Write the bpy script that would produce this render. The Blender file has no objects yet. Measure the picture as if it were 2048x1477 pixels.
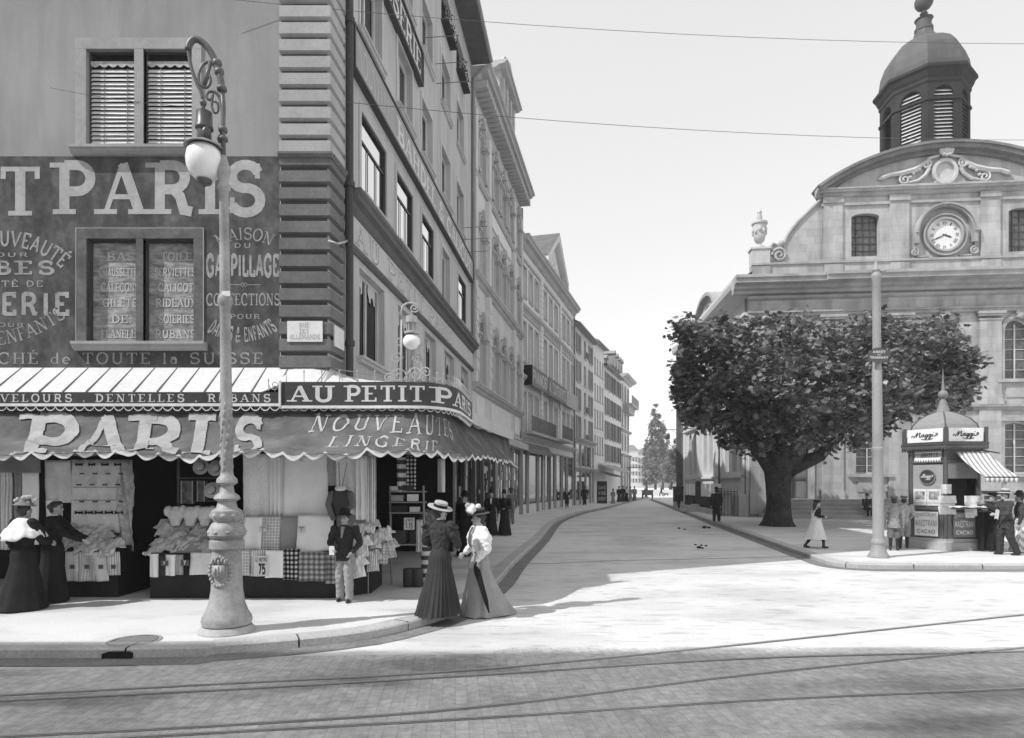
import bpy, math, random
from mathutils import Vector, Matrix, noise as mnoise
random.seed(7)
PI = math.pi
SC = bpy.context.scene
COL = SC.collection
# ------------------------------------------------------------------ camera
FPX, HCAM, CX, HY = 1300.0, 2.0, 1024.0, 968.0
cd = bpy.data.cameras.new('camera')
cam = bpy.data.objects.new('camera', cd)
COL.objects.link(cam)
cam.location = (0, 0, HCAM)
cam.rotation_euler = (PI / 2, 0, 0)
cd.sensor_fit = 'HORIZONTAL'
cd.sensor_width = 36.0
cd.lens = 36.0 * FPX / 2048.0
cd.shift_y = (HY - 738.5) / 2048.0
cd.clip_start = 0.05
cd.clip_end = 3000
SC.camera = cam
# ------------------------------------------------------------------ light
SUN_EL = math.radians(48)
SUN_H = Vector((0.893, 0.45, 0)).normalized()          # way the light travels on the ground
SKY_STRENGTH, SUN_STRENGTH, EXPOSURE = 0.15, 3.6, 0.22
w = bpy.data.worlds.new('World')
SC.world = w
w.use_nodes = True
nt = w.node_tree
bg = nt.nodes['Background']
sky = nt.nodes.new('ShaderNodeTexSky')
sky.sky_type = 'NISHITA'
sky.sun_disc = False
sky.sun_elevation = SUN_EL
sky.sun_rotation = math.atan2(-SUN_H.x, -SUN_H.y)
sky.air_density = 1.0
sky.dust_density = 1.0
sky.ozone_density = 1.0
sp = nt.nodes.new('ShaderNodeRGBToBW')                  # monochrome plate: the sky as a grey
nt.links.new(sky.outputs[0], sp.inputs[0])
pw = nt.nodes.new('ShaderNodeMath')                     # the plate's soft shoulder for bright skies
pw.operation = 'POWER'
pw.inputs[1].default_value = .3
ml = nt.nodes.new('ShaderNodeMath')
ml.operation = 'MULTIPLY'
ml.inputs[1].default_value = 4.1
nt.links.new(sp.outputs[0], pw.inputs[0])
nt.links.new(pw.outputs[0], ml.inputs[0])
nt.links.new(ml.outputs[0], bg.inputs[0])
bg.inputs[1].default_value = SKY_STRENGTH
sl = bpy.data.lights.new('sun', 'SUN')
sl.energy = SUN_STRENGTH
sl.angle = math.radians(0.55)
sun = bpy.data.objects.new('sun', sl)
COL.objects.link(sun)
sdir = Vector((SUN_H.x * math.cos(SUN_EL), SUN_H.y * math.cos(SUN_EL), -math.sin(SUN_EL)))
sun.rotation_euler = sdir.to_track_quat('-Z', 'Y').to_euler()
sun.location = (-20, -10, 40)
SC.view_settings.view_transform = 'Standard'
SC.view_settings.look = 'None'
SC.view_settings.exposure = EXPOSURE
SC.view_settings.gamma = 1.0
SC.cycles.use_denoising = True
SC.cycles.max_bounces = 6
SC.cycles.diffuse_bounces = 3
SC.cycles.glossy_bounces = 3
SC.cycles.transmission_bounces = 3
SC.cycles.volume_bounces = 1
SC.cycles.caustics_reflective = False
SC.cycles.caustics_refractive = False


def gp(px, py, z=0.0):
    """ground point (x, y) seen at a pixel of the photograph"""
    Y = FPX * (HCAM - z) / (py - HY)
    return (px - CX) / FPX * Y, Y


def zat(py, Y):
    return HCAM + (HY - py) * Y / FPX


def xat(px, Y):
    return (px - CX) / FPX * Y


# ------------------------------------------------------------------ objects
def tag(o, label, cat=None, group=None, kind=None):
    if label:
        o['label'] = label
    if cat:
        o['category'] = cat
    if group:
        o['group'] = group
    if kind:
        o['kind'] = kind
    return o


def empty(name, loc, label, cat, group=None, rz=0):
    o = bpy.data.objects.new(name, None)
    o.empty_display_size = 0.3
    COL.objects.link(o)
    o.location = loc
    o.rotation_euler = (0, 0, rz)
    return tag(o, label, cat, group)


LOCALS = set()


class MB:
    """collects faces, builds one mesh object; T maps local (a, b, c) to space"""

    def __init__(s, T=None):
        s.v, s.f, s.T = [], [], T

    def p(s, *q):
        q = q[0] if len(q) == 1 else q
        s.v.append(tuple(s.T(*q)) if s.T else tuple(q))
        return len(s.v) - 1

    def poly(s, pts):
        s.f.append([s.p(*q) for q in pts])

    def box(s, a0, a1, b0, b1, c0, c1):
        i = [s.p(a, b, c) for c in (c0, c1) for b in (b0, b1) for a in (a0, a1)]
        for q in ((0, 1, 3, 2), (4, 6, 7, 5), (0, 4, 5, 1), (2, 3, 7, 6), (0, 2, 6, 4), (1, 5, 7, 3)):
            s.f.append([i[k] for k in q])

    def prism(s, pts, b0, b1, axis=1):
        """polygon in (a, c), pulled along b from b0 to b1"""
        n = len(pts)
        lo = [s.p(a, b0, c) for a, c in pts]
        hi = [s.p(a, b1, c) for a, c in pts]
        s.f.append(lo)
        s.f.append(hi[::-1])
        for k in range(n):
            j = (k + 1) % n
            s.f.append([lo[k], hi[k], hi[j], lo[j]])

    def sweep(s, prof, path, closed_ends=True):
        """profile [(w, z)] carried along a path [(u, ...)] -> straight moulding between two u values"""
        rows = [[s.p(u, ww, z) for ww, z in prof] for u in path]
        n = len(prof)
        for r0, r1 in zip(rows, rows[1:]):
            for k in range(n):
                j = (k + 1) % n
                s.f.append([r0[k], r0[j], r1[j], r1[k]])
        if closed_ends:
            s.f.append(rows[0][::-1])
            s.f.append(rows[-1])

    def tube(s, pts, r, n=8, cap=True):
        pts = [Vector(p) for p in pts]
        rs = r if isinstance(r, (list, tuple)) else [r] * len(pts)
        up = None
        rings = []
        for k, p in enumerate(pts):
            d = (pts[min(k + 1, len(pts) - 1)] - pts[max(k - 1, 0)])
            if d.length < 1e-9:
                d = Vector((0, 0, 1))
            d.normalize()
            if up is None:
                up = Vector((0, 0, 1)) if abs(d.z) < .9 else Vector((1, 0, 0))
            a = d.cross(up)
            if a.length < 1e-6:
                a = d.cross(Vector((0, 1, 0)))
            a.normalize()
            b = a.cross(d)
            up = b
            rings.append([s.p(*(p + (a * math.cos(2 * PI * i / n) + b * math.sin(2 * PI * i / n)) * rs[k])) for i in range(n)])
        for r0, r1 in zip(rings, rings[1:]):
            for i in range(n):
                j = (i + 1) % n
                s.f.append([r0[i], r0[j], r1[j], r1[i]])
        if cap:
            s.f.append(rings[0][::-1])
            s.f.append(rings[-1])

    def lathe(s, prof, c=(0, 0, 0), n=24, axis=None, cap=True, a0=0, a1=2 * PI):
        """profile [(r, z)]; axis: optional (X, Y, Z) basis vectors"""
        ex, ey, ez = axis or (Vector((1, 0, 0)), Vector((0, 1, 0)), Vector((0, 0, 1)))
        c = Vector(c)
        full = abs(a1 - a0 - 2 * PI) < 1e-6
        m = n if full else n + 1
        rows = []
        for r, z in prof:
            r = max(r, 1e-4)
            rows.append([s.p(*(c + ex * (r * math.cos(a0 + (a1 - a0) * i / n)) + ey * (r * math.sin(a0 + (a1 - a0) * i / n)) + ez * z)) for i in range(m)])
        for r0, r1 in zip(rows, rows[1:]):
            for i in range(m if full else m - 1):
                j = (i + 1) % m
                s.f.append([r0[i], r0[j], r1[j], r1[i]])
        if cap and full:
            s.f.append(rows[0][::-1])
            s.f.append(rows[-1])

    def ell(s, c, r, n=12, m=8):
        prof = [(math.sin(PI * k / m), -math.cos(PI * k / m)) for k in range(m + 1)]
        s.lathe(prof, c, n, (Vector((r[0], 0, 0)), Vector((0, r[1], 0)), Vector((0, 0, r[2]))))

    def loft(s, rings, n=16):
        """closed loft of horizontal ellipses [(z, rx, ry, cx, cy)]"""
        rows = [[s.p(cx + rx * math.cos(2 * PI * i / n), cy + ry * math.sin(2 * PI * i / n), z) for i in range(n)] for z, rx, ry, cx, cy in rings]
        for r0, r1 in zip(rows, rows[1:]):
            for i in range(n):
                j = (i + 1) % n
                s.f.append([r0[i], r0[j], r1[j], r1[i]])
        s.f.append(rows[0][::-1])
        s.f.append(rows[-1])

    def grid(s, fn, nu, nv):
        """sheet fn(i/nu, j/nv)"""
        rows = [[s.p(*fn(i / nu, j / nv)) for i in range(nu + 1)] for j in range(nv + 1)]
        for r0, r1 in zip(rows, rows[1:]):
            for i in range(nu):
                s.f.append([r0[i], r0[i + 1], r1[i + 1], r1[i]])

    def chain(s, pts):
        """tapered limb through [(point, radius)]: overlapping closed pieces, meant for a voxel remesh"""
        for (p, r), (q, t) in zip(pts, pts[1:]):
            s.tube([p, q], [r, t], 10)
        for p, r in pts:
            s.ell(p, (r, r, r), 10, 6)

    def build(s, name, m, parent=None, smooth=False, remesh=0, sub=0, solid=0):
        me = bpy.data.meshes.new(name)
        me.from_pydata(s.v, [], s.f)
        me.update()
        if m:
            me.materials.append(m)
        o = bpy.data.objects.new(name, me)
        COL.objects.link(o)
        if smooth and not remesh:
            me.polygons.foreach_set('use_smooth', [True] * len(me.polygons))
            if smooth is not True:
                try:
                    me.set_sharp_from_angle(angle=math.radians(smooth))
                except Exception:
                    pass
        if remesh:
            md = o.modifiers.new('fuse', 'REMESH')
            md.mode = 'VOXEL'
            md.voxel_size = remesh
            md.use_smooth_shade = True
            sm = o.modifiers.new('soften', 'SMOOTH')
            sm.factor = .5
            sm.iterations = 3
        if solid:
            md = o.modifiers.new('thick', 'SOLIDIFY')
            md.thickness = solid
            md.offset = 0
        if parent is not None:
            o.parent = parent
            if parent.type == 'EMPTY' and parent.name not in LOCALS:
                o.matrix_parent_inverse = Matrix.Translation(-Vector(parent.location))
        return o


def frame(ox, oy, dx, dy, flip=1):
    """facade frame: u along the wall, w outward, z up"""
    n = math.hypot(dx, dy)
    dx, dy = dx / n, dy / n
    nx, ny = dy * flip, -dx * flip
    return lambda u, ww, z: (ox + dx * u + nx * ww, oy + dy * u + ny * ww, z)


# ------------------------------------------------------------------ materials (greys, as on the plate)
MATS = {}


def mat(key, v, rough=.85, amp=.12, scale=1.5, fine=14., famp=.08, spec=.15, metal=0, bump=0., stretch=(1, 1, 1), clear=0, trans=0):
    if key in MATS:
        return MATS[key]
    m = bpy.data.materials.new(key)
    m.use_nodes = True
    t = m.node_tree
    b = t.nodes['Principled BSDF']
    b.inputs['Roughness'].default_value = rough
    b.inputs['Specular IOR Level'].default_value = spec
    b.inputs['Metallic'].default_value = metal
    tc = t.nodes.new('ShaderNodeTexCoord')
    mp = t.nodes.new('ShaderNodeMapping')
    mp.inputs['Scale'].default_value = stretch
    t.links.new(tc.outputs['Object'], mp.inputs[0])

    def nz(sc, det, lo, hi):
        n = t.nodes.new('ShaderNodeTexNoise')
        n.inputs['Scale'].default_value = sc
        n.inputs['Detail'].default_value = det
        n.inputs['Roughness'].default_value = .6
        t.links.new(mp.outputs[0], n.inputs['Vector'])
        r = t.nodes.new('ShaderNodeMapRange')
        r.inputs[1].default_value, r.inputs[2].default_value = .3, .7
        r.inputs[3].default_value, r.inputs[4].default_value = lo, hi
        t.links.new(n.outputs['Fac'], r.inputs[0])
        return n, r.outputs[0]
    n1, a = nz(scale, 5, v * (1 - amp), v * (1 + amp))
    n2, c = nz(fine, 3, 1 - famp, 1 + famp)
    mu = t.nodes.new('ShaderNodeMath')
    mu.operation = 'MULTIPLY'
    t.links.new(a, mu.inputs[0])
    t.links.new(c, mu.inputs[1])
    t.links.new(mu.outputs[0], b.inputs['Base Color'])
    if bump:
        bn = t.nodes.new('ShaderNodeBump')
        bn.inputs['Strength'].default_value = bump
        bn.inputs['Distance'].default_value = .02
        t.links.new(n2.outputs['Fac'], bn.inputs['Height'])
        t.links.new(bn.outputs[0], b.inputs['Normal'])
    if trans:
        b.inputs['Transmission Weight'].default_value = trans
    m['out'] = 1
    MATS[key] = m
    m_nodes[key] = (t, b, mu, mp)
    return m


m_nodes = {}


def mul_pattern(key, make):
    """multiply a grey pattern (value socket) into an existing material's colour"""
    t, b, mu, mp = m_nodes[key]
    out = make(t)
    m2 = t.nodes.new('ShaderNodeMath')
    m2.operation = 'MULTIPLY'
    src = b.inputs['Base Color'].links[0].from_socket
    t.links.new(src, m2.inputs[0])
    t.links.new(out, m2.inputs[1])
    t.links.new(m2.outputs[0], b.inputs['Base Color'])


def bricks(ax, bw, bh, mortar, dark, var, offset=.5, rot=0, bias=0):
    """masonry joints: ax = 'xz', 'yz', 'xy', 'yx' picks the plane"""
    def make(t):
        tc = t.nodes.new('ShaderNodeTexCoord')
        sx = t.nodes.new('ShaderNodeSeparateXYZ')
        mp = t.nodes.new('ShaderNodeMapping')
        mp.inputs['Rotation'].default_value = (0, 0, rot)
        t.links.new(tc.outputs['Object'], mp.inputs[0])
        t.links.new(mp.outputs[0], sx.inputs[0])
        cb = t.nodes.new('ShaderNodeCombineXYZ')
        t.links.new(sx.outputs['xyz'.index(ax[0])], cb.inputs[0])
        t.links.new(sx.outputs['xyz'.index(ax[1])], cb.inputs[1])
        bk = t.nodes.new('ShaderNodeTexBrick')
        bk.offset = offset
        t.links.new(cb.outputs[0], bk.inputs['Vector'])
        bk.inputs['Color1'].default_value = (1 - var, 1 - var, 1 - var, 1)
        bk.inputs['Color2'].default_value = (1 + var, 1 + var, 1 + var, 1)
        bk.inputs['Mortar'].default_value = (dark, dark, dark, 1)
        bk.inputs['Scale'].default_value = 1
        bk.inputs['Mortar Size'].default_value = mortar
        bk.inputs['Mortar Smooth'].default_value = .3
        bk.inputs['Bias'].default_value = bias
        bk.inputs['Brick Width'].default_value = bw
        bk.inputs['Row Height'].default_value = bh
        s2 = t.nodes.new('ShaderNodeSeparateColor')
        t.links.new(bk.outputs['Color'], s2.inputs[0])
        return s2.outputs[0]
    return make


def waves(ax, period, lo, hi, sharp=.1, rot=0, off=0):
    """stripes along an axis"""
    def make(t):
        tc = t.nodes.new('ShaderNodeTexCoord')
        mp = t.nodes.new('ShaderNodeMapping')
        mp.inputs['Rotation'].default_value = (0, 0, rot)
        t.links.new(tc.outputs['Object'], mp.inputs[0])
        sx = t.nodes.new('ShaderNodeSeparateXYZ')
        t.links.new(mp.outputs[0], sx.inputs[0])
        m1 = t.nodes.new('ShaderNodeMath')
        m1.operation = 'MULTIPLY_ADD'
        m1.inputs[1].default_value = 1 / period
        m1.inputs[2].default_value = off
        t.links.new(sx.outputs['xyz'.index(ax)], m1.inputs[0])
        m2 = t.nodes.new('ShaderNodeMath')
        m2.operation = 'PINGPONG'
        m2.inputs[1].default_value = .5
        t.links.new(m1.outputs[0], m2.inputs[0])
        r = t.nodes.new('ShaderNodeMapRange')
        r.inputs[1].default_value, r.inputs[2].default_value = .25 - sharp, .25 + sharp
        r.inputs[3].default_value, r.inputs[4].default_value = lo, hi
        t.links.new(m2.outputs[0], r.inputs[0])
        return r.outputs[0]
    return make


def blotch(scale, lo, hi, a=.45, b=.55, stretch=(1, 1, 1), detail=4):
    def make(t):
        tc = t.nodes.new('ShaderNodeTexCoord')
        mp = t.nodes.new('ShaderNodeMapping')
        mp.inputs['Scale'].default_value = stretch
        t.links.new(tc.outputs['Object'], mp.inputs[0])
        n = t.nodes.new('ShaderNodeTexNoise')
        n.inputs['Scale'].default_value = scale
        n.inputs['Detail'].default_value = detail
        t.links.new(mp.outputs[0], n.inputs['Vector'])
        r = t.nodes.new('ShaderNodeMapRange')
        r.inputs[1].default_value, r.inputs[2].default_value = a, b
        r.inputs[3].default_value, r.inputs[4].default_value = lo, hi
        t.links.new(n.outputs['Fac'], r.inputs[0])
        return r.outputs[0]
    return make


PLASTER = mat('grey plaster', .30, amp=.12, scale=.5, fine=30, famp=.05, bump=.15)
mul_pattern('grey plaster', blotch(1.2, .93, 1.04, .4, .6, (3, 3, .5)))
PAINTED = mat('painted sign wall', .085, amp=.35, scale=1.2, fine=9, famp=.22, bump=.1)
mul_pattern('painted sign wall', blotch(2.6, .85, 1.45, .4, .68, (1.6, 1.6, .8), 8))
STONE = mat('dressed stone', .46, amp=.12, scale=.8, fine=22, famp=.08, bump=.2)
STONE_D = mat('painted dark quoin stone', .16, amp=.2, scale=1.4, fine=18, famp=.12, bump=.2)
PLASTER_ST = mat('street side plaster', .47, amp=.08, scale=.5, fine=30, famp=.05, bump=.1)
mul_pattern('street side plaster', blotch(.9, .9, 1.05, .4, .62, (2.5, 2.5, .5)))
LETTER = mat('faded cream letter paint', .40, amp=.15, scale=2, fine=12, famp=.12)
LETTER_W = mat('white letter paint', .62, amp=.08, scale=3, fine=14, famp=.08)
LETTER_D = mat('dark letter paint', .05)
GLASS = mat('dark window glass', .02, rough=.12, amp=.3, spec=.12)
GLASS_M = mat('sky reflecting glass', .82, rough=.03, amp=.03, famp=.0, spec=.5, metal=1)
FRAME_W = mat('white window paint', .55)
FRAME_D = mat('dark window paint', .07, rough=.5)
TRIM = mat('moulding stone', .45, amp=.12, scale=1.1, fine=18, famp=.08, bump=.15)
TRIM_D = mat('dark moulding', .13, amp=.15)
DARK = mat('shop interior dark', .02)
ROOF = mat('roof tiles', .14, amp=.2, scale=2, fine=20, famp=.2, bump=.4)
ROOF_L = mat('pale zinc roof', .40, amp=.12)
IRON = mat('black iron', .035, rough=.45, spec=.4)
IRON_L = mat('grey painted iron', .42, rough=.5, amp=.1, scale=2.2, fine=20, famp=.12, spec=.35)
IRON_M = mat('weathered iron', .16, rough=.5, amp=.2, spec=.35)
ZINC = mat('canopy glass roof', .62, rough=.5, amp=.05)
FASCIA = mat('dark signboard paint', .055, rough=.5, amp=.25, scale=3, spec=.3)
STRIP = mat('white painted strip', .7)
AWN = mat('grey awning canvas', .17, rough=.9, amp=.4, scale=1.8, fine=40, famp=.1, bump=.3)
AWN_W = mat('white awning canvas', .34, rough=.9, amp=.2, scale=2.5)


def translucent(key, k):
    """thin cloth lets some daylight through"""
    t, b, mu, mp = m_nodes[key]
    tr = t.nodes.new('ShaderNodeBsdfTranslucent')
    mx = t.nodes.new('ShaderNodeMixShader')
    mx.inputs[0].default_value = k
    t.links.new(b.inputs['Base Color'].links[0].from_socket, tr.inputs[0])
    t.links.new(b.outputs[0], mx.inputs[1])
    t.links.new(tr.outputs[0], mx.inputs[2])
    t.links.new(mx.outputs[0], t.nodes['Material Output'].inputs[0])


def per_island(key, lo, hi):
    """every leaf its own tone"""
    def make(t):
        g = t.nodes.new('ShaderNodeNewGeometry')
        r = t.nodes.new('ShaderNodeMapRange')
        r.inputs[3].default_value, r.inputs[4].default_value = lo, hi
        t.links.new(g.outputs['Random Per Island'], r.inputs[0])
        return r.outputs[0]
    mul_pattern(key, make)


translucent('grey awning canvas', .3)
# ------------------------------------------------------------------ lettering: a stroke alphabet with slab serifs
def arc(cx, cy, rx, ry, a0, a1, n=9):
    return [(cx + rx * math.cos(math.radians(a0 + (a1 - a0) * k / n)), cy + ry * math.sin(math.radians(a0 + (a1 - a0) * k / n))) for k in range(n + 1)]


def rr(x0, x1, y0, y1, side):
    """bowl on the right of a stem"""
    r = (y1 - y0) / 2
    rx = min(r * 1.0, (x1 - x0) * .75)
    return [(x0, y1), (x1 - rx, y1)] + arc(x1 - rx, (y0 + y1) / 2, rx, r, 90, -90, 10)[1:-1] + [(x1 - rx, y0), (x0, y0)]


# char: (advance, [(weight, points)], [serif centres])   weights: h heavy, t thin
O_ = arc(.42, .5, .36, .5, 90, 450, 22)
C_ = arc(.44, .5, .38, .5, 42, 318, 16)
GL = {
    'A': (.84, [('t', [(.08, 0), (.42, 1)]), ('h', [(.42, 1), (.76, 0)]), ('t', [(.2, .33), (.64, .33)])], [(.08, 0), (.76, 0)]),
    'B': (.74, [('h', [(.16, 0), (.16, 1)]), ('t', rr(.16, .6, .53, .97, 1)), ('h', rr(.16, .66, .03, .53, 1))], [(.1, 0), (.1, 1)]),
    'C': (.82, [('h', C_), ('t', [(.72, .62), (.72, .98)])], []),
    'D': (.82, [('h', [(.16, 0), (.16, 1)]), ('h', rr(.16, .74, .03, .97, 1))], [(.1, 0), (.1, 1)]),
    'E': (.7, [('h', [(.16, 0), (.16, 1)]), ('t', [(.16, .97), (.62, .97), (.62, .78)]), ('t', [(.16, .5), (.48, .5)]), ('t', [(.16, .03), (.64, .03), (.64, .24)])], [(.1, 0), (.1, 1)]),
    'F': (.66, [('h', [(.16, 0), (.16, 1)]), ('t', [(.16, .97), (.6, .97), (.6, .78)]), ('t', [(.16, .5), (.46, .5)])], [(.16, 0), (.1, 1)]),
    'G': (.86, [('h', C_), ('t', [(.72, .68), (.72, .98)]), ('h', [(.72, .06), (.72, .42)]), ('t', [(.52, .42), (.82, .42)])], []),
    'H': (.88, [('h', [(.16, 0), (.16, 1)]), ('h', [(.72, 0), (.72, 1)]), ('t', [(.16, .5), (.72, .5)])], [(.16, 0), (.16, 1), (.72, 0), (.72, 1)]),
    'I': (.36, [('h', [(.18, 0), (.18, 1)])], [(.18, 0), (.18, 1)]),
    'J': (.56, [('h', [(.4, 1), (.4, .22)] + arc(.22, .22, .18, .2, 0, -170, 8))], [(.4, 1)]),
    'K': (.84, [('h', [(.16, 0), (.16, 1)]), ('t', [(.7, 1), (.18, .4)]), ('h', [(.34, .56), (.74, 0)])], [(.16, 0), (.16, 1), (.72, 1), (.74, 0)]),
    'L': (.66, [('h', [(.16, 0), (.16, 1)]), ('t', [(.16, .03), (.62, .03), (.62, .28)])], [(.16, 1), (.1, 0)]),
    'M': (1.04, [('t', [(.14, 0), (.16, 1)]), ('h', [(.16, 1), (.5, .12)]), ('t', [(.5, .12), (.86, 1)]), ('h', [(.86, 1), (.88, 0)])], [(.14, 0), (.12, 1), (.88, 0), (.9, 1)]),
    'N': (.9, [('t', [(.16, 0), (.16, 1)]), ('h', [(.16, 1), (.74, 0)]), ('t', [(.74, 0), (.74, 1)])], [(.16, 0), (.12, 1), (.74, 1)]),
    'O': (.84, [('h', O_)], []),
    'P': (.74, [('h', [(.16, 0), (.16, 1)]), ('h', rr(.16, .68, .44, .97, 1))], [(.16, 0), (.1, 1)]),
    'Q': (.86, [('h', O_), ('t', [(.46, .2), (.8, -.1)])], []),
    'R': (.82, [('h', [(.16, 0), (.16, 1)]), ('h', rr(.16, .66, .48, .97, 1)), ('h', [(.44, .48), (.56, .34), (.64, .06), (.8, .03)])], [(.16, 0), (.1, 1)]),
    'S': (.72, [('h', arc(.36, .74, .27, .24, 20, 180, 8) + arc(.36, .74, .27, .24, 180, 262, 4)[1:] + arc(.37, .26, .29, .25, 80, 0, 4) + arc(.37, .26, .29, .25, 0, -160, 9)[1:]), ('t', [(.6, .7), (.6, 1)]), ('t', [(.1, 0), (.1, .32)])], []),
    'T': (.76, [('h', [(.38, 0), (.38, 1)]), ('t', [(.05, .76), (.05, .97), (.71, .97), (.71, .76)])], [(.38, 0)]),
    'U': (.86, [('h', [(.16, 1), (.16, .3)] + arc(.43, .3, .27, .28, 180, 360, 10)[1:-1] + [(.7, .3), (.7, 1)])], [(.16, 1), (.7, 1)]),
    'V': (.84, [('h', [(.08, 1), (.42, 0)]), ('t', [(.42, 0), (.76, 1)])], [(.08, 1), (.76, 1)]),
    'W': (1.14, [('h', [(.06, 1), (.32, 0)]), ('t', [(.32, 0), (.56, .9)]), ('h', [(.56, .9), (.8, 0)]), ('t', [(.8, 0), (1.06, 1)])], [(.06, 1), (1.06, 1)]),
    'X': (.82, [('h', [(.1, 1), (.72, 0)]), ('t', [(.1, 0), (.72, 1)])], [(.1, 0), (.1, 1), (.72, 0), (.72, 1)]),
    'Y': (.8, [('h', [(.08, 1), (.4, .45)]), ('t', [(.4, .45), (.72, 1)]), ('h', [(.4, .45), (.4, 0)])], [(.08, 1), (.72, 1), (.4, 0)]),
    'Z': (.7, [('t', [(.1, .76), (.1, .97), (.62, .97)]), ('h', [(.62, .97), (.06, .03)]), ('t', [(.06, .03), (.64, .03), (.64, .26)])], []),
    'd': (.62, [('t', arc(.3, .3, .22, .28, 60, 300, 12)), ('h', [(.5, 0), (.5, 1)])], []),
    'e': (.58, [('t', [(.08, .32), (.48, .32)]), ('h', arc(.29, .3, .22, .28, 0, 310, 14))], []),
    'l': (.3, [('h', [(.15, 0), (.15, 1)])], [(.15, 0)]),
    'a': (.56, [('t', arc(.26, .22, .18, .2, 40, 320, 10)), ('h', [(.44, 0), (.44, .42), (.36, .56), (.2, .56), (.1, .48)])], []),
    '&': (.9, [('h', [(.82, 0), (.22, .68)] + arc(.36, .8, .16, .18, 200, -20, 8) + [(.42, .55), (.16, .36)] + arc(.34, .24, .24, .24, 150, 300, 8) + [(.7, .3), (.78, .46)])], []),
    '.': (.3, [('h', [(.15, .02), (.15, .16)])], []), '-': (.5, [('t', [(.08, .45), (.42, .45)])], []),
    "'": (.24, [('h', [(.12, .78), (.12, 1)])], []), ',': (.3, [('h', [(.16, .1), (.12, -.12)])], []),
    '7': (.66, [('h', [(.08, .96), (.58, .96), (.28, 0)])], []),
    '5': (.66, [('h', [(.56, .96), (.16, .96), (.13, .56), (.2, .6)] + arc(.3, .32, .26, .3, 80, -150, 10))], []),
    '1': (.42, [('h', [(.1, .8), (.24, 1), (.24, 0)])], []), ' ': (.42, [], []),
}
ACC = {'É': ('E', 'a'), 'È': ('E', 'g'), 'Ê': ('E', 'c'), 'Ç': ('C', 'd')}


def ribbon(mb, pts, hw, f, off):
    n = len(pts)
    L, R = [], []
    for k in range(n):
        x, y = pts[k]
        a = pts[max(k - 1, 0)]
        b = pts[min(k + 1, n - 1)]

        def nrm(p, q):
            dx, dy = q[0] - p[0], q[1] - p[1]
            d = math.hypot(dx, dy) or 1
            return -dy / d, dx / d
        if 0 < k < n - 1:
            n1, n2 = nrm(a, (x, y)), nrm((x, y), b)
            mx, my = n1[0] + n2[0], n1[1] + n2[1]
            d = math.hypot(mx, my) or 1
            mx, my = mx / d, my / d
            c = max(.45, mx * n1[0] + my * n1[1])
            mx, my = mx / c, my / c
        else:
            mx, my = nrm(a, b)
        L.append(mb.p(*f(x + mx * hw, y + my * hw, off)))
        R.append(mb.p(*f(x - mx * hw, y - my * hw, off)))
    for k in range(n - 1):
        mb.f.append([R[k], R[k + 1], L[k + 1], L[k]])


def text(mb, s, f, u0, u1, v0, v1, sw=.15, con=.45, serif=True, sp=.1, seg=0, slant=0):
    """letters between u0..u1 and v0..v1, laid on the surface f(u, v, off)"""
    H = v1 - v0
    adv = []
    for ch in s:
        g = GL[ACC[ch][0] if ch in ACC else ch]
        adv.append(g[0] + sp)
    tot = sum(adv) - sp
    k = (u1 - u0) / tot
    x = 0.0
    for ch, ad in zip(s, adv):
        base = ACC[ch][0] if ch in ACC else ch
        g = GL[base]
        st = [(wt, p) for wt, p in g[1]]
        if serif:
            for sx, sy in g[2]:
                st.append(('s', [(sx - sw * 1.15, sy + (.5 - sy) * .06), (sx + sw * 1.15, sy + (.5 - sy) * .06)]))
        if ch in ACC:
            a = ACC[ch][1]
            mx = g[0] / 2
            st.append(('t', {'a': [(mx - .06, 1.1), (mx + .12, 1.26)], 'g': [(mx + .06, 1.1), (mx - .12, 1.26)],
                             'c': [(mx - .16, 1.08), (mx, 1.24), (mx + .16, 1.08)], 'd': [(mx, -.02), (mx + .05, -.14), (mx - .08, -.24)]}[a]))
        for i, (wt, pts) in enumerate(st):
            hw = sw / 2 if wt == 'h' else sw * con / 2
            if wt == 's':
                hw = sw * con / 2
            q = []
            for p0, p1 in zip(pts, pts[1:]):
                m = max(1, int(math.hypot((p1[0] - p0[0]) * k, (p1[1] - p0[1]) * H) / seg)) if seg else 1
                q += [(p0[0] + (p1[0] - p0[0]) * j / m, p0[1] + (p1[1] - p0[1]) * j / m) for j in range(m)]
            q.append(pts[-1])
            xx = x
            ribbon(mb, q, hw, lambda a, b, o, xx=xx: f(u0 + (a + xx + slant * b) * k, v0 + b * H, o), .004 + .0005 * i)
        x += ad


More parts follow.
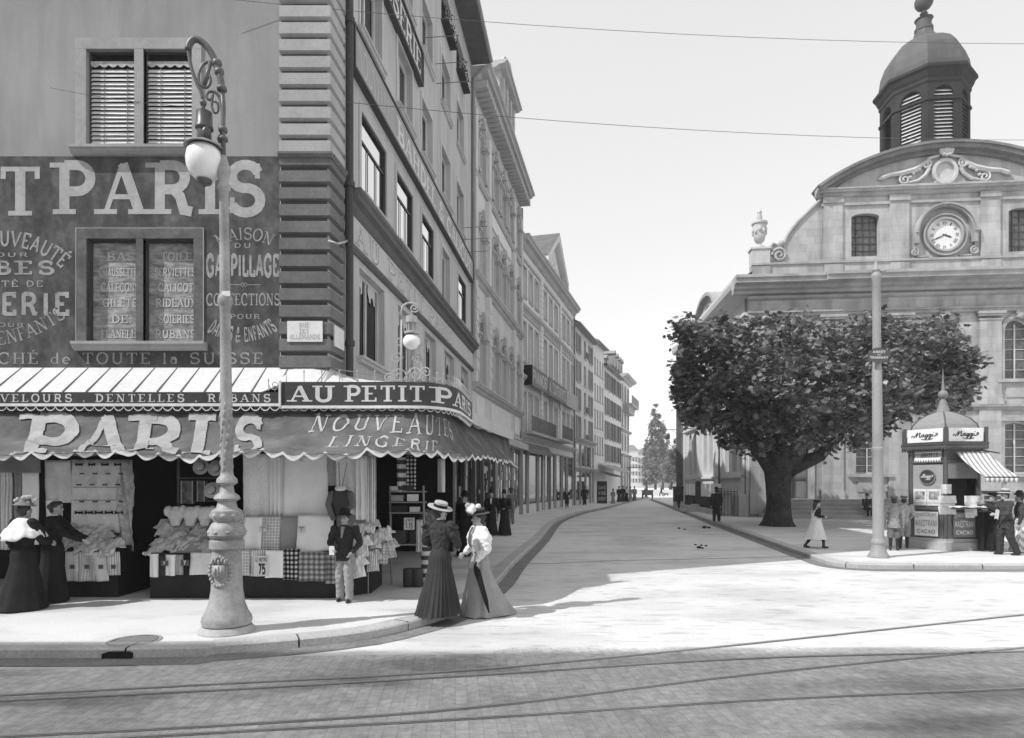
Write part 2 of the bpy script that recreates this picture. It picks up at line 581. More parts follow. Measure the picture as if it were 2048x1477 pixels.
SCRIPT = {  # flowing advertising hand: a word as a few long strokes, on a 0..1 by 0..1 field
    'Maggi': [
        (1, [(.02, .3), (.0, .42), (.05, .52), (.1, .42), (.08, .3), (.14, .5), (.2, .8), (.23, .92)]),
        (1.3, [(.23, .92), (.2, .55), (.17, .3)]), (.8, [(.18, .4), (.26, .7), (.33, .92)]), (1.3, [(.33, .92), (.31, .6), (.3, .36), (.33, .32), (.36, .4)]),
        (1.1, [(.46, .6), (.41, .6), (.38, .48), (.4, .36), (.44, .4), (.47, .6), (.46, .4), (.49, .34), (.52, .44)]),
        (1.1, [(.6, .6), (.55, .6), (.52, .48), (.55, .38), (.59, .46), (.61, .6), (.59, .3), (.55, .1), (.51, .14), (.56, .3), (.64, .4)]),
        (1.1, [(.73, .62), (.68, .62), (.65, .5), (.68, .4), (.72, .48), (.74, .62), (.72, .3), (.68, .1), (.64, .14), (.7, .3), (.78, .44)]),
        (1.1, [(.81, .66), (.79, .46), (.82, .38), (.9, .42), (.97, .54), (.96, .7), (.91, .68), (.92, .56)]), (1.2, [(.83, .82), (.845, .88)]),
        (.9, [(.36, .1), (.5, -.02), (.7, .0), (.8, .14)])]}


def smooth_pts(pts, n=5):
    P = [Vector((a, b, 0)) for a, b in pts]
    out = []
    for k in range(len(P) - 1):
        p0, p1, p2, p3 = P[max(k - 1, 0)], P[k], P[k + 1], P[min(k + 2, len(P) - 1)]
        for j in range(n):
            t = j / n
            q = .5 * ((2 * p1) + (p2 - p0) * t + (2 * p0 - 5 * p1 + 4 * p2 - p3) * t * t + (3 * p1 - p0 - 3 * p2 + p3) * t ** 3)
            out.append((q.x, q.y))
    out.append(pts[-1])
    return out


def script(mb, word, f, u0, u1, v0, v1, sw=.03):
    asp = (u1 - u0) / (v1 - v0)
    for i, (wt, pts) in enumerate(SCRIPT[word]):
        q = smooth_pts([(a * asp, b) for a, b in pts])
        ribbon(mb, q, sw * wt * asp / 2, lambda a, b, o: f(u0 + a * (v1 - v0), v0 + b * (v1 - v0), o), .003 + .0005 * i)


# ------------------------------------------------------------------ facade tools
def wall_face(mb, u0, u1, z0, z1, ops, depth=.22):
    """front skin with real openings and their reveals; ops: (ua, ub, za, zb, arch)"""
    us = sorted({u0, u1, *[o[0] for o in ops], *[o[1] for o in ops]})
    us = [u for u in us if u0 <= u <= u1]
    for a, b in zip(us, us[1:]):
        m = (a + b) / 2
        cut = sorted((o[2], o[3]) for o in ops if o[0] < m < o[1])
        z = z0
        for c0, c1 in cut:
            if c0 > z:
                mb.poly([(a, 0, z), (b, 0, z), (b, 0, c0), (a, 0, c0)])
            z = max(z, c1)
        if z < z1:
            mb.poly([(a, 0, z), (b, 0, z), (b, 0, z1), (a, 0, z1)])
    for o in ops:
        a, b, c, d = o[:4]
        arch = o[4] if len(o) > 4 else 0
        dd = depth
        if not arch:
            mb.poly([(a, 0, d), (b, 0, d), (b, -dd, d), (a, -dd, d)])
            zt = d
        else:
            h = arch if arch is not True and arch > 0 and arch < 1e3 else (b - a) / 2
            h = (b - a) / 2 if arch is True or arch == 1 else arch
            zt = d - h
            n = 10
            cr = [((a + b) / 2 + (b - a) / 2 * math.cos(PI * k / n), zt + h * math.sin(PI * k / n)) for k in range(n + 1)]
            for k in range(n):
                (x0, y0), (x1, y1) = cr[k], cr[k + 1]
                mb.poly([(x0, 0, y0), (x0, 0, d), (x1, 0, d), (x1, 0, y1)])
                mb.poly([(x0, 0, y0), (x1, 0, y1), (x1, -dd, y1), (x0, -dd, y0)])
        mb.poly([(a, 0, c), (a, 0, zt), (a, -dd, zt), (a, -dd, c)])
        mb.poly([(b, 0, c), (b, -dd, c), (b, -dd, zt), (b, 0, zt)])
        mb.poly([(a, 0, c), (a, -dd, c), (b, -dd, c), (b, 0, c)])


def arch_pts(a, b, c, d, arch, n=10):
    if not arch:
        return [(a, c), (b, c), (b, d), (a, d)]
    h = (b - a) / 2 if arch is True or arch == 1 else arch
    zt = d - h
    return [(a, c), (b, c)] + [((a + b) / 2 + (b - a) / 2 * math.cos(PI * k / n), zt + h * math.sin(PI * k / n)) for k in range(n + 1)]


def window(T, parent, a, b, c, d, arch=0, depth=.22, fm=None, gm=None, cols=2, rows=2, bar=.05, thin=.028, sill=None, label=None, casing=None, surround=0, tilt=.006):
    """window > frame bars, pane, sill"""
    fm, gm = fm or FRAME_W, gm or GLASS
    m = MB(T)
    wz = -depth
    pts = arch_pts(a, b, c, d, arch)
    cx, cz = (a + b) / 2, (c + d) / 2
    inn = []
    for x, z in pts:
        inn.append((x + (bar if x < cx - 1e-6 else -bar if x > cx + 1e-6 else 0), z + (bar if z < cz else -bar)))
    n = len(pts)
    for k in range(n):
        j = (k + 1) % n
        for w0 in (0,):
            m.poly([(pts[k][0], wz + .05, pts[k][1]), (pts[j][0], wz + .05, pts[j][1]), (inn[j][0], wz + .05, inn[j][1]), (inn[k][0], wz + .05, inn[k][1])])
            m.poly([(inn[k][0], wz + .05, inn[k][1]), (inn[j][0], wz + .05, inn[j][1]), (inn[j][0], wz, inn[j][1]), (inn[k][0], wz, inn[k][1])])
    top = d - (0 if not arch else ((b - a) / 2 if arch is True or arch == 1 else arch) * .35)
    for i in range(1, cols):
        u = a + (b - a) * i / cols
        t = bar if cols == 2 else thin
        m.box(u - t / 2, u + t / 2, wz + .003, wz + .045, c + bar, top - bar * .5)
    for i in range(1, rows):
        z = c + (d - c) * i / rows
        m.box(a + bar, b - bar, wz + .002, wz + .038, z - thin / 2, z + thin / 2)
    fr = m.build('window', fm, parent)
    if label:
        fr['label'] = label
    g = MB(T)
    dw = [random.uniform(-tilt, tilt) for _ in pts]
    g.poly([(x, wz - .012 + (dw[0] * (x - cx) + dw[1] * (z - cz)), z) for x, z in pts])
    g.build('pane', gm, fr)
    if sill:
        s = MB(T)
        e, pr = sill
        s.sweep([(-.02, c), (pr, c), (pr, c - .05), (pr * .7, c - .07), (pr * .6, c - .13), (0.004, c - .15), (-.02, c - .15)], [a - e, b + e])
        s.build('sill', TRIM, fr)
    if surround:
        s = MB(T)
        e = surround
        s.box(a - e, a, .003, .05, c, d)
        s.box(b, b + e, .003, .05, c, d)
        s.box(a - e, b + e, .003, .055, d, d + e)
        s.build('surround', casing or TRIM, fr)
    return fr


def cornice(mb, u0, u1, z, h, pr):
    """classical projecting band whose top is at z"""
    mb.sweep([(-.05, z), (pr, z), (pr, z - h * .2), (pr * .85, z - h * .3), (pr * .8, z - h * .5), (pr * .45, z - h * .6), (pr * .3, z - h * .85), (pr * .12, z - h), (-.05, z - h)], [u0, u1])
# ------------------------------------------------------------------ ground, street, pavements
ROAD = mat('macadam street', .56, rough=.9, amp=.07, scale=.35, fine=24, famp=.06, bump=.15)
mul_pattern('macadam street', blotch(.5, .84, 1.05, .36, .52, (.7, 1.3, 1), 8))
mul_pattern('macadam street', blotch(1.6, .86, 1.02, .33, .42, (.8, 2.2, 1), 6))
WOODB = mat('block paving', .47, rough=.75, amp=.2, scale=.7, fine=11, famp=.2, spec=.25, bump=.45)
mul_pattern('block paving', bricks('yx', .2, .115, .007, .84, .09, rot=math.radians(-5)))
mul_pattern('block paving', blotch(.8, .55, 1.08, .33, .5, (.45, 1.5, 1), 6))
PAVE = mat('asphalt pavement', .60, rough=.9, amp=.06, scale=.6, fine=26, famp=.06, bump=.1)
mul_pattern('asphalt pavement', blotch(1.1, .84, 1.04, .36, .5, (.6, 1.2, 1), 8))
KERB = mat('granite kerb', .44, amp=.14, scale=1.3, fine=30, famp=.16, bump=.3)
GUT = mat('gutter stones', .2, amp=.2, scale=2, fine=18, famp=.2, bump=.3)
EARTH = mat('far ground', .42, amp=.1, scale=.05)

m = MB()
m.poly([(-900, -300, -.02), (900, -300, -.02), (900, 1500, -.02), (-900, 1500, -.02)])
m.build('ground', EARTH)['kind'] = 'structure'
m = MB()
m.grid(lambda a, b: (-60 + 130 * a, 6.4 + 120 * b - (.9 * max(0, (a - .35)) * (1 - b) * 0), 0.0), 20, 20)
m.build('street', ROAD)['kind'] = 'structure'
mul_pattern('macadam street', blotch(4, .8, 1.03, .36, .43, (.5, 1.8, 1), 8))
m = MB()
Q = [gp(x, y) for x, y in ((1025, 1129), (1120, 1127), (1230, 1122), (1350, 1120), (1470, 1117), (1560, 1115), (1632, 1110))]
for a, b in zip(Q, Q[1:]):
    m.poly([(a[0], a[1], .005), (b[0], b[1], .005), (b[0], b[1] + .05, .005), (a[0], a[1] + .06, .005)])
m.build('road_seam', GUT)['kind'] = 'structure'
m = MB()
EDGE = [(70, 9.2), (12, 8.3)] + [(7 - i * .35, 7.93 + .05 * mnoise.noise((i * .9, 2, 5)) - .012 * i * (i > 20) * 1.2 - (.45 if i > 31 else 0)) for i in range(34)] + [(-60, 7.2)]
m.f.append([m.p(x, y, .004) for x, y in [(-60, -20), (70, -20)] + EDGE])
m.build('tram_road', WOODB)['kind'] = 'structure'

KH = .12
LK = [(-30, 7.43), (-12, 7.43), (-4.43, 7.43), (-3.47, 7.6), (-2.6, 7.9), (-1.85, 8.33), (-1.42, 8.85), (-1.1, 9.35), (-.86, 9.95), (-.62, 10.9), (-.42, 12), (-.24, 13.2), (.07, 16.05), (.95, 22.5), (2.37, 33.8), (4.6, 43.5), (7.6, 53), (13.5, 74), (20, 95)]
RK = [(60, 14.9), (20, 15.0), (11.9, 15.1), (9.0, 15.15), (8.14, 15.3), (7.83, 15.6), (7.76, 15.95), (7.88, 16.9), (8.5, 21.3), (9.5, 28.2), (10.3, 33.8), (12.0, 45), (13.8, 57), (17.5, 82)]


def offset_path(P, d):
    out = []
    for k, (x, y) in enumerate(P):
        a, b = P[max(k - 1, 0)], P[min(k + 1, len(P) - 1)]
        dx, dy = b[0] - a[0], b[1] - a[1]
        n = math.hypot(dx, dy)
        out.append((x - dy / n * d, y + dx / n * d))
    return out


def fine_path(P, step=.5):
    q = [Vector((a, b, 0)) for a, b in P]
    out = []
    for k in range(len(q) - 1):
        p0, p1, p2, p3 = q[max(k - 1, 0)], q[k], q[k + 1], q[min(k + 2, len(q) - 1)]
        nseg = max(2, min(8, int((p2 - p1).length / step)))
        for j in range(nseg):
            t = j / nseg
            c = .5 * ((2 * p1) + (p2 - p0) * t + (2 * p0 - 5 * p1 + 4 * p2 - p3) * t * t + (3 * p1 - p0 - 3 * p2 + p3) * t ** 3)
            out.append((c.x, c.y))
    out.append(P[-1])
    return out


def kerb_and_pavement(P, side, far, kerb_w=.3):
    P = fine_path(P)
    I = offset_path(P, kerb_w * side)
    m = MB()
    acc, last = 0, 0
    for k in range(len(P) - 1):
        a, b, c, d = P[k], P[k + 1], I[k + 1], I[k]
        L = math.hypot(b[0] - a[0], b[1] - a[1])
        acc += L
        ins = 0.022 if acc - last > 1.25 else 0
        if ins:
            last = acc
        s = ins / max(L, .05)
        a2 = (a[0] + (b[0] - a[0]) * s, a[1] + (b[1] - a[1]) * s)
        d2 = (d[0] + (c[0] - d[0]) * s, d[1] + (c[1] - d[1]) * s)
        for (p, q, r, t) in ((a2, b, c, d2),):
            bev = .02
            lift = lambda u, v: (u[0] + (v[0] - u[0]) * bev / kerb_w, u[1] + (v[1] - u[1]) * bev / kerb_w)
            pb, qb = lift(p, t), lift(q, r)
            m.poly([(p[0], p[1], -.02), (q[0], q[1], -.02), (q[0], q[1], KH - .02), (p[0], p[1], KH - .02)])
            m.poly([(p[0], p[1], KH - .02), (q[0], q[1], KH - .02), (qb[0], qb[1], KH), (pb[0], pb[1], KH)])
            m.poly([(pb[0], pb[1], KH), (qb[0], qb[1], KH), (r[0], r[1], KH), (t[0], t[1], KH)])
            if ins:
                m.poly([(p[0], p[1], -.02), (t[0], t[1], -.02), (t[0], t[1], KH), (p[0], p[1], KH - .02)])
    m.build('kerb', KERB)['kind'] = 'structure'
    m = MB()
    I2 = offset_path(P, (kerb_w - .02) * side)
    z = KH - .006
    m.f.append([m.p(x, y, z) for x, y in I2] + [m.p(x, y, z) for x, y in far])
    m.build('pavement', PAVE)['kind'] = 'structure'
    G1, G2 = offset_path(P, .01 * side), offset_path(P, -.32 * side)
    m = MB()
    for k in range(len(P) - 1):
        m.poly([(*G1[k], .008), (*G1[k + 1], .008), (*G2[k + 1], .008), (*G2[k], .008)])
    m.build('gutter', GUT)['kind'] = 'structure'


kerb_and_pavement(LK, 1, [(20, 110), (-30, 110), (-30, 20)])
kerb_and_pavement(RK, -1, [(40, 90), (60, 60)])

# tram rails: grooved metal bars set in the paving
RAIL = mat('worn rail steel', .42, rough=.4, amp=.15, metal=.25, spec=.4)
GROOVE = mat('rail groove', .012)


def rail(pix, label):
    P = [gp(x, y) for x, y in pix]
    x0, y0 = P[0]
    x1, y1 = P[1]
    P.insert(0, (x0 + (x0 - x1) * 1.2, y0 + (y0 - y1) * 1.2))
    x0, y0 = P[-1]
    x1, y1 = P[-2]
    P.append((x0 + (x0 - x1) * 1.0, y0 + (y0 - y1) * 1.0))
    P = fine_path(P, .4)
    r = None
    for (a, b, z, mm, nm) in ((-.012, .02, .011, RAIL, 'tram_rail'), (-.027, -.012, .0085, GROOVE, 'groove'), (-.042, -.027, .011, RAIL, 'check_rail')):
        A, B = offset_path(P, a), offset_path(P, b)
        m = MB()
        for k in range(len(P) - 1):
            m.poly([(*A[k], z), (*A[k + 1], z), (*B[k + 1], z), (*B[k], z)])
            if nm == 'tram_rail':
                m.poly([(*A[k], z), (*A[k + 1], z), (*A[k + 1], .004), (*A[k], .004)])
        o = m.build(nm, mm, r)
        if r is None:
            r = tag(o, label, 'tram rail', 'tram rails in the block paving')


rail([(0, 1392), (500, 1366), (960, 1340), (1500, 1288), (2048, 1230)], 'farthest tram rail, curving up to the right across the sunlit street')
rail([(100, 1398), (500, 1378), (960, 1351), (1500, 1318), (2048, 1304)], 'second tram rail from the pavement, faint, dying out towards the right')
rail([(0, 1475), (512, 1448), (960, 1415), (1500, 1350), (2048, 1296)], 'dark deep tram rail crossing the middle of the block paving')
rail([(200, 1480), (512, 1462), (960, 1437), (1500, 1402), (2048, 1378)], 'nearest tram rail, running low across the foreground blocks')

# covers and inlets in the left pavement
GR = mat('cast iron cover', .3, rough=.6, amp=.12)
gx, gy = gp(269, 1281, KH)
r = empty('manhole_cover', (gx, gy, KH), 'round iron manhole cover set in the pavement left of the lamp post', 'manhole cover')
m = MB()
m.lathe([(.3, -.004), (.3, .002), (.26, .002), (.26, -.001)], (gx, gy, KH), 28, cap=False)
m.build('rim', GR, r)
m = MB()
for i in range(-6, 7):
    for j in range(-6, 7):
        if i * i + j * j < 36:
            m.box(gx + i * .041 - .015, gx + i * .041 + .015, gy + j * .041 - .013, gy + j * .041 + .013, KH - .004, KH + .001)
m.build('grid', GR, r)
m = MB()
m.lathe([(.27, -.006), (.27, -.003)], (gx, gy, KH), 24)
m.build('base', mat('cover recess', .1), r)
dx = xat(236, 7.43)
m = MB()
m.prism([(dx - .17, -.01), (dx + .17, -.01), (dx + .17, .07), (dx + .13, .085), (dx - .1, .085), (dx - .17, .06)], 7.4, 7.436)
tag(m.build('drain_inlet', DARK), 'dark drain mouth cut into the kerb stone below the manhole cover', 'drain inlet')

# ------------------------------------------------------------------ corner building with the drapery shop
YW, XCO = 11.7, -3.32
F1 = frame(0, YW, 1, 0)                                   # u = X
S1 = frame(XCO, YW, .1108, 1)                             # u along the street
K1 = 1.00612


def su(y):
    return (y - YW) * K1


TOP = 19.2
B1 = empty('corner_building', (XCO, YW, KH), 'tall plastered corner building with painted shop advertising and a row of street windows', 'building')
SL = su(26.7)
px = lambda x: (x - 1024) * .009
pz = lambda y: 2 + (968 - y) * .009
XQ0 = px(563)
# front wall with its two double windows
fw = [(px(174), px(270), pz(295), pz(100)), (px(288), px(385), pz(295), pz(100)), (px(174), px(273), pz(686), pz(478)), (px(287), px(388), pz(686), pz(478))]
for k in range(2):                                        # one more column beyond the frame is left plain
    pass
m = MB(F1)
wall_face(m, -14, XQ0, pz(313), TOP, fw[:2], .13)
m.build('wall', PLASTER, B1)
m = MB(F1)
wall_face(m, -14, XQ0, 3.0, pz(313), fw[2:], .13)
m.build('painted_wall', PAINTED, B1)['label'] = 'weathered dark painted advertising wall between first and second floor'
LIGHTB = mat('pale blind', .68, amp=.06)
for k, (a, b, c, d) in enumerate(fw):
    fr = window(F1, B1, a, b, c, d, 0, .12, FRAME_D if k < 2 else FRAME_D, mat('inner dark pane', .03, rough=.3) if k < 2 else mat('curtained glass', .30, rough=.35, amp=.5, scale=3, fine=6, famp=.2, stretch=(1, 1, 3)), 1, 1, bar=.035)
    if k < 2:                                             # slatted blinds with scalloped pelmets
        s = MB(F1)
        nb = 19
        for i in range(nb):
            z = c + .03 + (d - .32 - c) * i / nb
            hgt = (d - .32 - c) / nb
            dz = random.uniform(-.006, .006)
            s.poly([(a + .03, -.066, z + dz), (b - .02, -.066, z + random.uniform(-.008, .008)), (b - .02, -.1, z + hgt * .92), (a + .03, -.1, z + hgt * .92)])
        bl = s.build('blind', LIGHTB, fr)
        s = MB(F1)
        for u in (a + .27, b - .17):
            s.box(u - .006, u + .006, -.064, -.058, c + .03, d - .3)
        s.build('blind_cord', IRON_M, bl)
        s = MB(F1)
        n = 20
        top = [(a + .03 + (b - a - .05) * i / n, d - .17) for i in range(n + 1)]
        bot = [(u, d - .235 - .05 * abs(math.sin(i * PI / 4))) for i, (u, z) in enumerate(top)]
        for i in range(n):
            s.poly([(bot[i][0], -.056, bot[i][1]), (bot[i + 1][0], -.056, bot[i + 1][1]), (top[i + 1][0], -.06, top[i + 1][1]), (top[i][0], -.06, top[i][1])])
        s.build('pelmet', mat('pelmet cloth', .45, amp=.3, scale=9), fr)
for (a, b, y0, nm) in ((px(148), px(400), 297, 0), (px(152), px(415), 686, 1)):
    s = MB(F1)
    z = pz(y0)
    s.sweep([(-.1, z), (.16, z), (.16, z - .05), (.13, z - .06), (.12, z - .1), (.07, z - .14), (-.02, z - .15)], [a, b])
    s.build('sill', mat('sill stone', .36, amp=.15), B1)
m = MB(F1)                                                # plaster casing round the upper pair, painted one round the lower
for (a, b, c, d) in ((px(152), px(404), pz(297), pz(78)),):
    m.box(a, px(174), .003, .03, c, pz(100))
    m.box(px(385), b, .003, .03, c, pz(100))
    m.box(a, b, .003, .032, pz(100), d)
    m.box(px(270), px(288), -.11, .03, c, pz(100) - .002)
m.build('casing', mat('casing plaster', .35, amp=.14), B1)
m = MB(F1)
a, b = px(154), px(407)
m.box(a, px(174), .003, .02, pz(686), pz(478))
m.box(px(388), b, .003, .02, pz(686), pz(478))
m.box(a, b, .003, .022, pz(478), pz(458))
m.box(px(273), px(287), -.11, .02, pz(686), pz(478) - .002)
m.build('casing', mat('casing painted', .13, amp=.3, scale=2.5, fine=9, famp=.2), B1)
m = MB(F1)
for (u0, u1, z0, z1) in ((a - .012, a, pz(686), pz(457)), (b, b + .012, pz(686), pz(457)), (a, b, pz(458), pz(458) + .012), (px(561), px(562.5), pz(735), pz(313))):
    m.box(u0, u1, .003, .024, z0, z1)
m.build('painted_line', mat('pale painted line', .4), B1)


def f1(u, v, o):
    return F1(u, o, v)


def arc_f(cx, cy, R, sgn=1):
    """letters on an arc: u is arc length from the crown, v height"""
    def f(u, v, o):
        t = u / R
        r = R + v if sgn > 0 else R - v
        return F1(cx + r * math.sin(t), o, (cy - R + r * math.cos(t)) if sgn > 0 else (cy + R - r * math.cos(t)))
    return f


def word(s, f, u0, u1, v0, v1, mm, parent, name='painted_lettering', **k):
    q = MB()
    text(q, s, f, u0, u1, v0, v1, **k)
    return q.build(name, mm, parent)


def sign(s, x0, x1, y0, y1, m=None, **k):
    word(s, f1, px(x0), px(x1), pz(y1), pz(y0), m or LET, B1, **k)


LET = LETTER


sign('PETIT', -345, 80, 336, 430, sw=.2, con=.5, sp=.2)
sign('PARIS', 113, 527, 328, 427, sw=.2, con=.5, sp=.16)
LET = mat('faded small lettering', .33, amp=.2, scale=3, fine=12, famp=.15)
o = dict(sw=.13, con=.5)
word('NOUVEAUTÉ', arc_f(px(10), pz(462), 1.75), -.55, 1.32, -.27, 0, serif=False, sw=.17, con=.8, mm=LET, parent=B1)
sign('ROBES', -105, 108, 523, 549, sw=.2, con=.6, sp=.3)
sign('SPÉCIALITÉ DE', -130, 86, 562, 574, serif=False, sw=.16, con=.8, sp=.2)
sign('LINGERIE', -150, 138, 587, 630, serif=False, sw=.2, con=.9, sp=.2)
word('DAMES & ENFANTS', arc_f(px(-35), pz(693), 2.4, -1), -1.2, 1.63, 0, .24, sw=.13, mm=LET, parent=B1)
sign('POUR', -30, 56, 506, 514, serif=False, sw=.14, con=.8, sp=.25)
sign('POUR', -20, 48, 646, 654, serif=False, sw=.14, con=.8, sp=.25)
sign("SPÉCIALITÉ D'ARTICLES de BLANC", 157, 404, 461, 475, sw=.13, con=.6, m=None)
word('MAISON', arc_f(px(490), pz(456), 1.15), -.6, .58, -.21, 0, sw=.12, mm=LET, parent=B1)
sign('DU', 468, 502, 487, 496, serif=False, sw=.14, sp=.3)
sign('GASPILLAGE', 413, 558, 511, 552, serif=False, sw=.24, con=.8, sp=.1)
sign('CONFECTIONS', 413, 560, 588, 611, sw=.15, con=.5)
sign('POUR', 460, 520, 629, 638, sw=.14, sp=.25)
word('DAMES & ENFANTS', arc_f(px(483), pz(684), 1.1, -1), -.66, .7, 0, .25, serif=False, sw=.2, con=.75, mm=LET, parent=B1)
sign('MEILLEUR MARCHÉ de TOUTE la SUISSE', -330, 526, 706, 728, sw=.13, con=.5, sp=.22)
LT = MB()
ribbon(LT, [(px(456), pz(570)), (px(482), pz(570))], .006, f1, .004)
ribbon(LT, [(px(494), pz(570)), (px(521), pz(570))], .006, f1, .004)
for cxx in (485, 491):
    ribbon(LT, [(px(cxx - 4), pz(570)), (px(cxx), pz(566)), (px(cxx + 4), pz(570)), (px(cxx), pz(574)), (px(cxx - 4), pz(570))], .005, f1, .0045)
LT.build('painted_flourish', LET, B1)
for ws in ((('BAS', 205, 262), ('CHAUSSETTES', 190, 273), ('CALEÇONS', 194, 270), ('GILETS', 197, 268), ('.DE.', 206, 256), ('FLANELLE', 194, 272)), (('TOILE', 314, 376), ('SERVIETTES', 302, 384), ('CALICOT', 309, 380), ('RIDEAUX', 304, 386), ('SOIERIES', 310, 382), ('RUBANS', 303, 385))):
    for k, (s, x0, x1) in enumerate(ws):
        y0 = (501, 532, 563, 594, 627, 657)[k]
        word(s, lambda u, v, o: F1(u, -.128 + o, v), px(x0), px(x1), pz(y0 + 16), pz(y0), mat('pane lettering', .55, amp=.15), B1, 'pane_lettering', sw=.15, con=.55, serif=k not in (1,))

# rusticated quoins, wrapped round the corner
XQ1, UR = XCO, su(12.37)
pitch = 33.6
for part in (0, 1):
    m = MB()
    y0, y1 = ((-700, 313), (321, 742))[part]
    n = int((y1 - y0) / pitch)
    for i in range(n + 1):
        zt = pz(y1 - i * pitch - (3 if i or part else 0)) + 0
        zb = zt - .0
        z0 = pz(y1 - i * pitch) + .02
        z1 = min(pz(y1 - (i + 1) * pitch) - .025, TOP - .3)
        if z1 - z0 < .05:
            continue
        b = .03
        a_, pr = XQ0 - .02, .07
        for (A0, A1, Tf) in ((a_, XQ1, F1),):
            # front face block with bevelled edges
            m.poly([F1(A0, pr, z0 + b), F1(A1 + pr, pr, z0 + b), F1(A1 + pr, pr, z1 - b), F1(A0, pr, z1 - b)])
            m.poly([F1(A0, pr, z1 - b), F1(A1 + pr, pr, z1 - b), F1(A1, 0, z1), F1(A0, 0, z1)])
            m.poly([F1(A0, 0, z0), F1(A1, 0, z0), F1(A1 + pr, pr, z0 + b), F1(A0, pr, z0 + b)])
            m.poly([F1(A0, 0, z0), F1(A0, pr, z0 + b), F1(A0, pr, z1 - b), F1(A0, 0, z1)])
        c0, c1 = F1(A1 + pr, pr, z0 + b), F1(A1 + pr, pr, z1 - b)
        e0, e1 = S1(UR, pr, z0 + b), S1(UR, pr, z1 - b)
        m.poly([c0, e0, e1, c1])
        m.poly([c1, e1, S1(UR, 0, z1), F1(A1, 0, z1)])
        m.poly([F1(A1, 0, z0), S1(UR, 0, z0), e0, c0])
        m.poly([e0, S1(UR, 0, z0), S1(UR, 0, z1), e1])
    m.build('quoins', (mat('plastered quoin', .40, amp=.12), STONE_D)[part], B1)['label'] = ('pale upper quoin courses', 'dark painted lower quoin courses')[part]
m = MB()
m.box(XQ0, XCO, YW + .002, YW + .03, 3.3, TOP)
m.T = S1
m.box(0, UR, -.03, -.002, 3.3, TOP)
m.build('quoin_back', mat('quoin joint', .1), B1)
m = MB()
m.T = F1
m.sweep([(-.02, pz(310)), (.13, pz(310)), (.13, pz(314)), (.09, pz(320)), (-.02, pz(320))], [XQ0 - .03, XCO + .11])
m.T = S1
m.sweep([(-.02, pz(310)), (.13, pz(310)), (.13, pz(314)), (.09, pz(320)), (-.02, pz(320))], [-.0, UR])
m.build('quoin_band', STONE_D, B1)
# street name plates on the quoin
PL = mat('white enamel', .72, rough=.3, amp=.04, spec=.4)
m = MB(F1)
m.box(px(578), px(648), .075, .095, pz(686), pz(645))
o = m.build('street_plate', PL, B1)
LT = MB()
for s, x0, x1, y0 in (('RUE', 602, 622, 649), ('DES', 603, 621, 661), ('ALLEMANDS', 583, 643, 672)):
    text(LT, s, lambda u, v, q: F1(u, .095 + q, v), px(x0), px(x1), pz(y0 + 9), pz(y0), sw=.14, con=.7)
LT.build('plate_lettering', mat('faded plate lettering', .4), o)
m = MB(S1)
m.box(.1, UR - .1, .075, .095, pz(690), pz(648))
m.build('street_plate', PL, B1)

# street side: wall, five floors of windows
cents = [13.4 + .8, 16.95, 19.55, 22.3, 25.2]
hw1 = [.84, .8, .72, .78, .75]
ops, wins = [], []
for c, h in zip(cents, hw1):
    a, b = su(c - h), su(c + h)
    ops.append((a, b, 4.62, 6.45))
    wins.append((a, b, 4.62, 6.45, 1))
for k, (c, h) in enumerate(zip([14.3, 16.75, 19.2, 21.7, 24.6], [.85, .75, .72, .62, .78])):
    a, b = su(c - h), su(c + h)
    ops.append((a, b, 8.0, 9.72))
    wins.append((a, b, 8.0, 9.72, 2 if k != 3 else 3))
for z0, z1, kind in ((11.4, 13.0, 3), (14.4, 15.95, 3), (17.0, 18.35, 4)):
    for c, h in zip([14.1, 16.75, 19.1, 21.7, 24.2], [.7, .68, .64, .68, .68]):
        a, b = su(c - h), su(c + h)
        ops.append((a, b, z0, z1))
        wins.append((a, b, z0, z1, kind))
m = MB(S1)
wall_face(m, 0, SL, 3.2, TOP, ops, .22)
m.build('wall', PLASTER_ST, B1)
